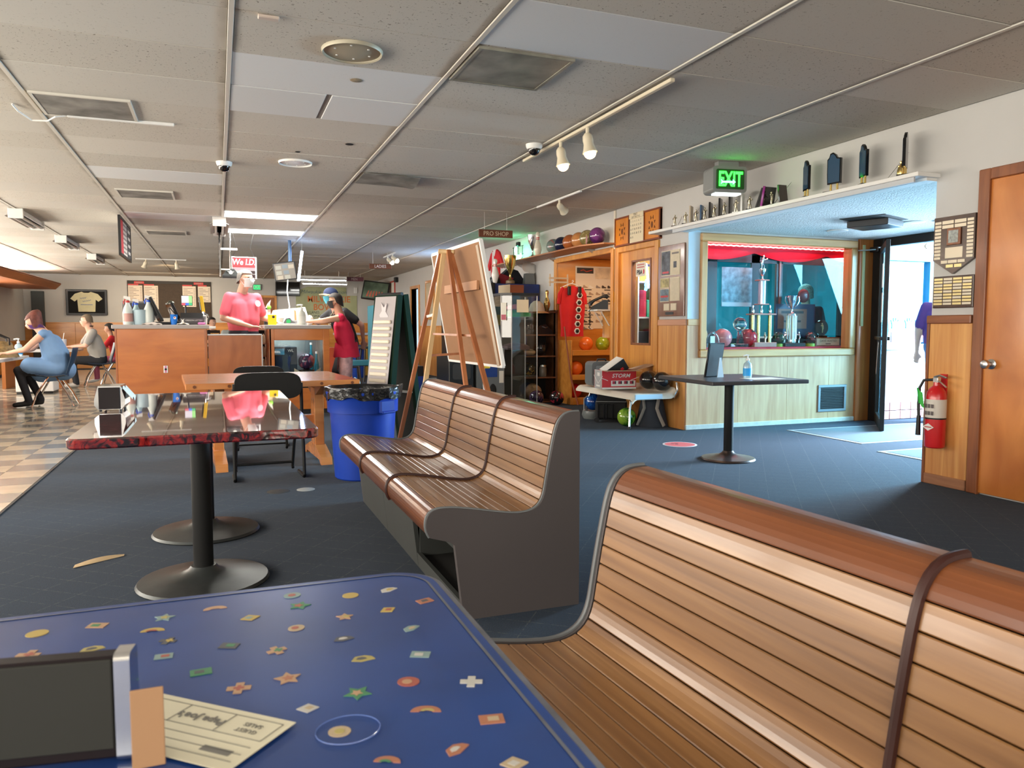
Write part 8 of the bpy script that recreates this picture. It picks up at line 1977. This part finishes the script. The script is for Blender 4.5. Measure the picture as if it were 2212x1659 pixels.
def hand_caps(wr, d, side, k, mi=0, curl=.35, up=(0, 0, 1)):
 """palm, four unequal bent fingers and a thumb leaving the side of the palm"""
 wr = Vector(wr); d = Vector(d).normalized(); u = Vector(up); s = d.cross(u).normalized()*side; u = s.cross(d).normalized()*side
 caps = []; pe = wr + d*.085*k
 for q in (-.028, 0, .028): caps.append((tuple(wr + d*.02*k + s*q*.7*k), tuple(pe + s*q*k), .017*k, .016*k, mi))
 for q, L in ((-.033, .058), (-.011, .072), (.011, .076), (.033, .070)):
  b = pe + s*q*k; m = b + (d*math.cos(curl) - u*math.sin(curl))*L*.55*k; e = m + (d*math.cos(curl*2.2) - u*math.sin(curl*2.2))*L*.5*k
  caps += [(tuple(b), tuple(m), .0095*k, .009*k, mi), (tuple(m), tuple(e), .009*k, .008*k, mi)]
 tb = wr + d*.03*k + s*.03*k; tm = tb + (d*.7 + s*.7)*.04*k; te = tm + (d*.95 + s*.2)*.035*k
 caps += [(tuple(tb), tuple(tm), .013*k, .011*k, mi), (tuple(tm), tuple(te), .011*k, .009*k, mi)]
 return caps
SK, SH, PA, SO, X4 = 0, 1, 2, 3, 4
def body(H, J=None, fat=1.0, sleeve=.55, shirt=SH, pants=PA, shorts=None, bare_top=False, fem=False, hem=None, hands=(True, True), hd=None, curl=(.35, .35)):
 k = H/1.75
 D = dict(pelvis=(0, 0, .95), chest=(0, 0, 1.28), neck=(0, .015, 1.46), head=(0, -.015, 1.635), shL=(.18, .01, 1.40), shR=(-.18, .01, 1.40), elL=(.235, .03, 1.12), elR=(-.235, .03, 1.12), wrL=(.25, -.03, .87), wrR=(-.25, -.03, .87), hiL=(.09, 0, .92), hiR=(-.09, 0, .92), knL=(.10, -.02, .50), knR=(-.10, -.02, .50), anL=(.10, .03, .09), anR=(-.10, .03, .09), toL=(.115, -.14, .035), toR=(-.115, -.14, .035), fL=None, fR=None)
 S = {a: (tuple(c*k for c in v) if v is not None else None) for a, v in D.items()}
 for a, v in (J or {}).items(): S[a] = v
 V = {a: (Vector(v) if v is not None else None) for a, v in S.items()}
 c = []
 across = (V['shL']-V['shR']).normalized(); pa = (V['hiL']-V['hiR']).normalized()
 add = lambda a, b, r0, r1, m: c.append((tuple(a), tuple(b), r0, r1, m))
 for s in (-1, 1):
  add(V['pelvis']+pa*s*.075*k, V['pelvis'].lerp(V['chest'], .5)+(pa+across)*.5*s*.075*k, .108*k*fat**.5, .112*k*fat, shirt)
  add(V['pelvis'].lerp(V['chest'], .5)+(pa+across)*.5*s*.075*k, V['chest']+across*s*.085*k, .112*k*fat, .108*k*fat**.6, shirt)
  add(V['pelvis']-Vector((0, 0, .03*k))+pa*s*.08*k, V['pelvis']+pa*s*.075*k, .112*k*fat**.5, .110*k*fat**.5, hem if hem is not None else pants)
 add(V['chest']+(V['neck']-V['chest'])*.45-across*.11*k, V['chest']+(V['neck']-V['chest'])*.45+across*.11*k, .085*k, .085*k, shirt)
 add(V['shR'], V['shL'], .062*k, .062*k, shirt)
 add(V['neck']-(V['head']-V['neck'])*.25, V['neck'].lerp(V['head'], .6), .063*k*fat**.4, .057*k*fat**.3, SK)
 # head: skull, jaw, nose, ears
 h = V['head']; f = Vector(hd if hd else (0, -1, 0)).normalized(); upv = Vector((0, 0, 1)); rt_ = f.cross(upv).normalized()
 add(h+upv*.035*k-f*.012*k, h+upv*.03*k+f*.012*k, .088*k, .084*k, SK); add(h+f*.02*k, h-upv*.058*k+f*.042*k, .076*k, .046*k, SK)
 add(h-upv*.005*k+f*.088*k, h-upv*.022*k+f*.104*k, .011*k, .014*k, SK)
 for s in (-1, 1): add(h+rt_*s*.080*k-f*.005*k+upv*.012*k, h+rt_*s*.083*k-f*.012*k-upv*.018*k, .018*k, .013*k, SK)
 for s, sh_, el, wr, fd, hon, cu in ((1, 'shL', 'elL', 'wrL', 'fL', hands[0], curl[0]), (-1, 'shR', 'elR', 'wrR', 'fR', hands[1], curl[1])):
  A, E, W = V[sh_], V[el], V[wr]
  add(A, E, .049*k*fat**.3, .040*k*fat**.2, SK); add(E, W, .040*k*fat**.2, .027*k, SK)
  if sleeve:
   if sleeve <= 1: add(A, A.lerp(E, sleeve), .064*k*fat**.3, .062*k*fat**.3, shirt)
   else: add(A, E, .058*k, .050*k, shirt); add(E, E.lerp(W, sleeve-1), .050*k, .042*k, shirt)
  if hon: c += hand_caps(W, V[fd] if V[fd] is not None else (W-E), s, k*.95, SK, cu)
 for s, hi, kn, an, to in ((1, 'hiL', 'knL', 'anL', 'toL'), (-1, 'hiR', 'knR', 'anR', 'toR')):
  Hh, K, A, T_ = V[hi], V[kn], V[an], V[to]
  if shorts:
   add(Hh, K, .082*k*fat**.4, .058*k, SK); add(K, A, .054*k, .038*k, SK); add(Hh, Hh.lerp(K, shorts), .098*k*fat**.4, .092*k, pants)
  else:
   add(Hh, K, .090*k*fat**.4, .066*k, pants); add(K, A, .062*k, .048*k, pants)
  add(A-Vector((0, 0, .035*k)), T_, .042*k, .036*k, SO)
 return c, V, k, f
def eyes(t, V, k, f):
 h = V['head']; r = f.cross(Vector((0, 0, 1))).normalized()
 for s in (-1, 1):
  ey = G().sph(h + r*s*.032*k + f*.086*k + Vector((0, 0, .012*k)), .011*k, nu=10, nv=8).build('eye', M('eye', (.55, .53, .50), .2), t); G().sph(h + r*s*.032*k + f*.0945*k + Vector((0, 0, .012*k)), .0055*k, nu=8, nv=6).build('iris', M('iris', (.03, .02, .015), .2), ey)
  G().tube([h + r*s*.018*k + f*.092*k + Vector((0, 0, .034*k)), h + r*s*.050*k + f*.080*k + Vector((0, 0, .036*k))], .004*k, 5).build('eyebrow', M('brow', (.10, .07, .05), .8), t)
def headframe(V, k, f):
 r = f.cross(Vector((0, 0, 1))).normalized(); h = V['head']
 def P(fr, rt, up): return h + f*fr*k + r*rt*k + Vector((0, 0, up*k))
 return P
def hair(t, V, k, f, m, lo_back=-.05, lo_side=.0, lo_front=.075, thick=.012, part='hair', bald=False):
 """cap of hair whose lower edge is lo_front at the brow, lo_side over the ears, lo_back at the nape"""
 P = headframe(V, k, f)
 def fn(u, v):
  a = 2*PI*u; ca = math.cos(a)                  # a = 0: forward
  lo = lo_side + (lo_front-lo_side)*min(1, (ca+.05)/.25) if ca > -.05 else lo_side + (lo_back-lo_side)*(-ca)
  top = .035 + .092 + thick
  e1 = math.pi/2; R = .092 + thick
  z = lo + (top-lo)*v; q = max(0, 1-((z-.035)/(top-.035))**2) if z > .035 else 1.0
  rr_ = R*math.sqrt(q); below = max(0, .035-z)
  return P(ca*rr_*1.04 - .002 - below*.10, math.sin(a)*rr_*.93, z)
 return G().grid(fn, 36, 14).build(part, m, t)
def mask(t, V, k, f, m):
 P = headframe(V, k, f)
 def fn(u, v):
  a = (u-.5)*2.5; R = .094 - .018*v; z = .012 - .10*v
  bul = .020*math.cos(a)*math.sin(PI*min(1, v+.12))
  return P((R+bul)*math.cos(a)*1.06 + .012 - .012*v, (R-.006)*math.sin(a)*.95, z - .012*abs(math.sin(a))*(v-.5))
 fm_ = G().grid(fn, 18, 10).build('face_mask', m, t)
 for s in (-1, 1): G().tube([P(.045, s*.074, .005), P(.01, s*.084, .018), P(-.02, s*.087, .010), P(.0, s*.085, -.02), P(.03, s*.070, -.07)], .003*k, 5).build('mask_loop', m, fm_)
def glasses(t, V, k, f, m):
 P = headframe(V, k, f)
 for s in (-1, 1):
  G().tube([P(.105, s*.034+.024*math.cos(2*PI*q/12)*1, .010+.018*math.sin(2*PI*q/12)) for q in range(12)], .0025*k, 5, closed=True).build('glasses_rim', m, t); G().tube([P(.098, s*.058, .014), P(.05, s*.083, .018), P(-.01, s*.09, .014)], .0025*k, 5).build('glasses_temple', m, t)
def cap(t, V, k, f, mc, mb):
 P = headframe(V, k, f)
 def fn(u, v):
  a = 2*PI*u; z = .045 + .105*v; rr_ = .107*math.sqrt(max(0, 1-(v**2.2)))
  return P(rr_*math.cos(a)*1.05, rr_*math.sin(a)*.95, z)
 G().grid(fn, 32, 10).build('cap_crown', mc, t)
 G().grid(lambda u, v: P(.092*math.cos((u-.5)*1.9)+.095*v*math.cos((u-.5)*1.5), .10*math.sin((u-.5)*1.9)*(1-.05*v), .055-.018*v-.018*(u-.5)**2*4), 14, 6, th=(0, 0, -.006)).build('cap_brim', mb, t)
skA = M('skin_fair', (.62, .36, .26), .5); skB = M('skin_tan', (.46, .25, .16), .5); skC = M('skin_brown', (.20, .10, .06), .5); skD = M('skin_pink', (.58, .32, .25), .5)
def mk(name, lab, loc, rz, caps, mats, vox=.013):
 t = thing('person', lab, 'person', loc, rz); me = skin_mesh('body', caps, mats, vox); ob = bpy.data.objects.new('body', me); C.objects.link(ob); ob.parent = t; return t
blk_sh = M('shoe_black', (.012, .012, .012), .6)

# man in the pink T-shirt behind the gate (stands on the raised floor)
pf = thing('floor_platform', 'low dark platform behind the counter gate', 'platform', (.25, 11.2, 0)); G().box(-.36, .36, -.75, 1.1, 0, .10, c=.006).build('deck', M('deck_dark', (.03, .03, .03), .7), pf)
hd = Vector((.30, -1, -.05))
c, V, k, f = body(1.80, dict(elR=(-.30, .02, 1.16), wrR=(-.06, -.24, 1.05), fR=(.8, -.45, -.05), elL=(.30, -.02, 1.17), wrL=(.34, -.27, 1.105), fL=(.35, -1, -.25), head=(.02, -.035, 1.675), shL=(.20, -.02, 1.44), shR=(-.20, .02, 1.44)), fat=1.30, sleeve=.72, hd=hd, curl=(.12, .3))
t = mk('person', 'person in a pink T-shirt and white face mask standing behind the counter gate', (.33, 10.92, .10), math.radians(34), c, [skA, M('tee_pink', (.70, .12, .17), .8, noise=.05, nscale=5), M('jean_dark', (.03, .035, .05), .8), blk_sh], .011)
hair(t, V, k, f, M('hair_grey', (.20, .19, .18), .8, noise=.3, nscale=30), -.055, -.01, .085); mask(t, V, k, f, M('mask_white', (.78, .80, .82), .7)); glasses(t, V, k, f, steel); eyes(t, V, k, f)
g = G(); g.lathe([(0, 0), (.045, 0), (.045, .003), (0, .003)], n=18); ob = g.build('chest_print', M('print_pale', (.62, .45, .52), .7), t); ob.matrix_local = Matrix.Translation((.125, -.148, 1.36)) @ Matrix.Rotation(math.radians(80), 4, 'X')

# woman in the sleeveless red top leaning on the counter, back half-turned
hd = Vector((0, -1, -.02))
c, V, k, f = body(1.60, dict(pelvis=(0, .06, .88), chest=(0, .0, 1.15), neck=(0, -.035, 1.34), head=(-.01, -.085, 1.485), shL=(.165, -.02, 1.27), shR=(-.165, -.03, 1.27), elL=(.19, -.25, 1.225), wrL=(.05, -.43, 1.215), fL=(-.7, -.7, 0), elR=(-.19, -.24, 1.225), wrR=(-.03, -.42, 1.22), fR=(.6, -.8, 0), hiL=(.085, .05, .84), hiR=(-.085, .05, .84), knL=(.09, .03, .46), knR=(-.09, .05, .46), anL=(.09, .09, .08), anR=(-.09, .11, .08)), fat=1.32, sleeve=0, shorts=.92, hem=SH, hd=hd)
t = mk('person', 'person in a sleeveless red top and pink checked shorts leaning on the counter', (1.60, 10.62, 0), math.radians(-97), c, [skB, M('top_red', (.62, .015, .06), .8), M('plaid_pink', (.66, .40, .40), .8, noise=.45, nscale=9), blk_sh], .011)
hair(t, V, k, f, M('hair_dark', (.025, .018, .015), .7), -.075, -.015, .07, .013); mask(t, V, k, f, M('mask_dark', (.02, .02, .02), .7)); glasses(t, V, k, f, blackp); eyes(t, V, k, f)
def tunic(u, v):
 a = 2*PI*u; r = .160 + .03*v; return (r*math.cos(a)*1.05, .055 + r*.95*math.sin(a), .93 - .20*v + .006*math.sin(7*a))
G().grid(tunic, 36, 6, th=(0, 0, .002)).build('top_hem', MATS['top_red'], t)
g = G()
for q in range(5):
 a = -2.6 + .5*q; g.tube([(.115*math.cos(a)+.0, .05+.115*math.sin(a), .78), (.125*math.cos(a+.2), .045+.118*math.sin(a+.2), .55)], .004, 4)
g.build('plaid_stripes', M('plaid_red', (.45, .08, .10), .8), t)

# man in the navy cap beside her
hd = Vector((.15, -1, .05))
c, V, k, f = body(1.74, dict(pelvis=(0, .14, .93), chest=(0, .02, 1.22), neck=(0, -.06, 1.40), head=(.0, -.13, 1.565), shL=(.185, -.01, 1.36), shR=(-.185, -.04, 1.36), elL=(.26, .22, 1.17), wrL=(.15, .30, .95), fL=(-.4, .2, -.8), elR=(-.2, -.24, 1.21), wrR=(-.04, -.36, 1.215), fR=(.5, -.8, 0), hiL=(.09, .13, .90), hiR=(-.09, .13, .90), anL=(.10, .12, .09), anR=(-.10, .16, .09)), fat=1.05, sleeve=.6, hd=hd)
t = mk('person', 'person in a navy cap with tan brim and light blue face mask', (1.66, 11.25, 0), math.radians(-72), c, [skD, M('tee_black', (.014, .014, .016), .8), M('pant_grey', (.06, .06, .065), .8), blk_sh], .012)
hair(t, V, k, f, M('hair_short', (.14, .10, .07), .8), -.05, .0, .09, .006); mask(t, V, k, f, M('mask_blue', (.10, .50, .68), .7)); cap(t, V, k, f, M('cap_navy', (.015, .025, .075), .8), M('brim_tan', (.42, .32, .20), .8)); eyes(t, V, k, f)
g = G()
for q in range(7): g.tube([(.03*math.sin(q*2.1)+.04-.02*q, -.10-.006*q, 1.40-.035*q), (.05*math.cos(q*1.7), -.125, 1.36-.035*q)], .008, 5)
g.build('shirt_print', M('print_olive', (.26, .24, .16), .8), t)

# woman in the blue dress seated at the snack counter (faces -x)
hd = Vector((.0, -1, -.55))
c, V, k, f = body(1.64, dict(pelvis=(0, .06, .56), chest=(0, -.04, .86), neck=(0, -.15, 1.04), head=(0, -.235, 1.16), shL=(.175, -.10, .985), shR=(-.175, -.10, .985), elL=(.20, -.30, .78), wrL=(.10, -.52, .735), fL=(-.3, -1, 0), elR=(-.20, -.30, .78), wrR=(-.10, -.52, .735), fR=(.3, -1, 0), hiL=(.10, .02, .50), hiR=(-.10, .02, .50), knL=(.12, -.40, .50), knR=(-.08, -.36, .48), anL=(.10, -.30, .09), anR=(-.10, -.20, .09), toL=(.11, -.46, .04), toR=(-.11, -.36, .04)), fat=1.45, sleeve=0, hem=SH, hd=hd)
denim = M('dress_blue', (.14, .26, .46), .85, noise=.08, nscale=5)
c += [((.09, .03, .52), (.11, -.26, .56), .125, .12, SH), ((-.09, .03, .52), (-.09, -.24, .55), .125, .12, SH), ((0, .10, .50), (0, -.16, .46), .15, .13, SH)]
t = mk('person', 'person in a sleeveless denim blue dress and purple neck gaiter eating at the snack counter', (-2.20, 12.6, 0), -PI/2, c, [skA, denim, M('legging_black', (.010, .011, .016), .7), blk_sh], .013)
hair(t, V, k, f, M('hair_auburn', (.11, .03, .022), .6, noise=.4, nscale=20), -.13, -.12, .06, .026)
G().grid(lambda u, v: tuple(V['neck'].lerp(V['head'], .2+.42*v) + Vector((.090*math.cos(2*PI*u), -.012+.095*math.sin(2*PI*u), .012*math.sin(3*2*PI*u)))), 28, 6).build('neck_gaiter', M('gaiter_purple', (.07, .02, .13), .8, noise=.4, nscale=14), t); eyes(t, V, k, f); t.scale = (1.08, 1.08, 1.06)

# man in the grey shirt, seen from behind, and the child beyond him
hd = Vector((-.2, -1, -.15))
c, V, k, f = body(1.78, dict(pelvis=(0, .04, .56), chest=(0, -.04, .90), neck=(0, -.10, 1.10), head=(0, -.15, 1.26), shL=(.20, -.06, 1.05), shR=(-.20, -.06, 1.05), elL=(.30, -.20, .80), wrL=(.14, -.42, .78), fL=(-.4, -1, 0), elR=(-.28, -.22, .80), wrR=(-.12, -.44, .78), fR=(.3, -1, 0), hiL=(.11, .02, .50), hiR=(-.11, .02, .50), knL=(.14, -.42, .53), knR=(-.14, -.42, .53), anL=(.14, -.36, .09), anR=(-.14, -.36, .09), toL=(.15, -.53, .04), toR=(-.15, -.53, .04)), fat=1.40, sleeve=.75, hem=PA, hd=hd)
t = mk('person', 'person in a light grey T-shirt and glasses seated with back turned at the snack table', (-2.18, 16.5, 0), math.radians(-78), c, [skA, M('tee_grey', (.36, .40, .44), .85), M('jean_black', (.015, .017, .022), .8), M('sneaker_mix', (.45, .42, .38), .6)], .014)
hair(t, V, k, f, M('hair_sandy', (.16, .12, .08), .8), -.045, -.005, .085, .008); glasses(t, V, k, f, whitep); eyes(t, V, k, f); G().tube([V['head'] + Vector((.08*math.cos(a), .0+.085*math.sin(a)+.02, -.09)) for a in [PI*.1+PI*.8*q/8 for q in range(9)]], .010, 6).build('mask_strap', blackp, t)
hd = Vector((0, -1, -.1))
c, V, k, f = body(1.45, dict(pelvis=(0, .04, .54), chest=(0, -.03, .80), neck=(0, -.07, .98), head=(0, -.10, 1.12), shL=(.15, -.05, .93), shR=(-.15, -.05, .93), elL=(.22, -.18, .74), wrL=(.10, -.36, .75), elR=(-.22, -.18, .74), wrR=(-.10, -.36, .75), hiL=(.08, .02, .50), hiR=(-.08, .02, .50), knL=(.10, -.36, .50), knR=(-.10, -.36, .50), anL=(.10, -.34, .12), anR=(-.10, -.34, .12), toL=(.10, -.48, .06), toR=(-.10, -.48, .06)), fat=1.05, sleeve=.7, hem=PA, hd=hd)
t = mk('person', 'person in a bright red shirt seated beyond the grey-shirt man', (-1.95, 17.3, 0), -PI/2, c, [skB, M('tee_red', (.55, .015, .02), .8), M('pant_pink', (.42, .10, .16), .8), white], .014)
hair(t, V, k, f, M('hair_dark2', (.02, .015, .012), .7), -.08, -.02, .07, .016); eyes(t, V, k, f)
# two diners far behind the gate
for i, (x, y, lab, hm, sm, rz) in enumerate(((-.17, 20.0, 'person with short dark hair and black shirt dining far behind the counter', 'hair', M('tee_blk2', (.015, .015, .02), .8), .9), (.32, 20.5, 'person in a tan cap and teal face mask dining far behind the gate', 'cap', M('tee_pale', (.45, .50, .50), .8), .1))):
 hd = Vector((0, -1, -.05))
 c, V, k, f = body(1.74, dict(pelvis=(0, .04, .56), chest=(0, -.02, .90), neck=(0, -.04, 1.09), head=(0, -.06, 1.27), shL=(.18, -.02, 1.03), shR=(-.18, -.02, 1.03), elL=(.26, -.14, .80), wrL=(.12, -.36, .78), elR=(-.26, -.14, .80), wrR=(-.12, -.36, .78), hiL=(.10, .02, .50), hiR=(-.10, .02, .50), knL=(.12, -.40, .52), knR=(-.12, -.40, .52), anL=(.12, -.38, .09), anR=(-.12, -.38, .09), toL=(.13, -.54, .04), toR=(-.13, -.54, .04)), fat=1.1, sleeve=.7, hem=PA, hd=hd)
 t = mk('person', lab, (x, y, 0), rz, c, [skA if i == 0 else skC, sm, MATS['jean_dark'], blk_sh], .016)
 if hm == 'hair': hair(t, V, k, f, MATS['hair_dark2'], -.05, -.01, .075, .010)
 else: cap(t, V, k, f, M('cap_khaki', (.20, .14, .07), .8), M('brim_khaki', (.18, .12, .06), .8)); mask(t, V, k, f, M('mask_teal', (.06, .36, .42), .7))
 eyes(t, V, k, f)
 ch = thing('dining_chair', ('plain dark chair under the dark-haired diner', 'plain dark chair under the tan-cap diner')[i], 'chair', (x, y+.02, 0), rz); G().box(-.21, .21, -.22, .20, .40, .44, c=.01).build('seat', blackm, ch); G().box(-.20, .20, .20, .23, .44, .82, c=.01).build('backrest', blackm, ch)
 for a in (-.18, .18):
  for b in (-.19, .19): G().cyl((a, b, .40), (a*1.1, b*1.1, 0), .014, n=8).build('leg', blackm, ch)
t = thing('dining_table', 'small pale dining table in front of the two far diners', 'table', (.10, 19.5, 0)); G().box(-.60, .60, -.34, .30, .70, .74, c=.008).build('top', M('dt_top', (.5, .45, .38), .4), t); G().cyl((0, 0, 0), (0, 0, .70), .04, n=12).build('pole', blackm, t); G().lathe([(0, 0), (.26, 0), (.24, .02), (.06, .05), (0, .05)], n=20).build('base_plate', blackm, t)
# person inside the shop seen through the display window, back turned
hd = Vector((.1, -1, 0))
c, V, k, f = body(1.72, dict(), fat=1.15, sleeve=.7, hd=hd)
t = mk('person', 'person with curly grey hair and dark shirt in the shop behind the display window', (7.75, 8.55, 0), math.radians(150), c, [skA, M('shirt_navy', (.012, .012, .028), .8), MATS['jean_dark'], blk_sh], .014)
hair(t, V, k, f, M('hair_curly', (.34, .34, .30), .9, noise=.5, nscale=40), -.075, -.04, .07, .022); eyes(t, V, k, f)
# person outside in purple shirt and jeans, mostly hidden by the wall end
hd = Vector((0, -1, 0))
c, V, k, f = body(1.72, dict(elL=(.25, .04, 1.10), wrL=(.27, -.04, .84), elR=(-.25, .04, 1.10), wrR=(-.27, -.04, .84)), fat=1.2, sleeve=.75, hd=hd)
t = mk('person', 'person in a purple T-shirt and blue jeans standing in the vestibule', (8.02, 6.58, 0), math.radians(120), c, [skA, M('tee_purple', (.10, .035, .17), .8), M('jean_blue', (.05, .13, .26), .8), blk_sh], .013)
hair(t, V, k, f, MATS['hair_short'], -.05, .0, .08, .010); eyes(t, V, k, f)
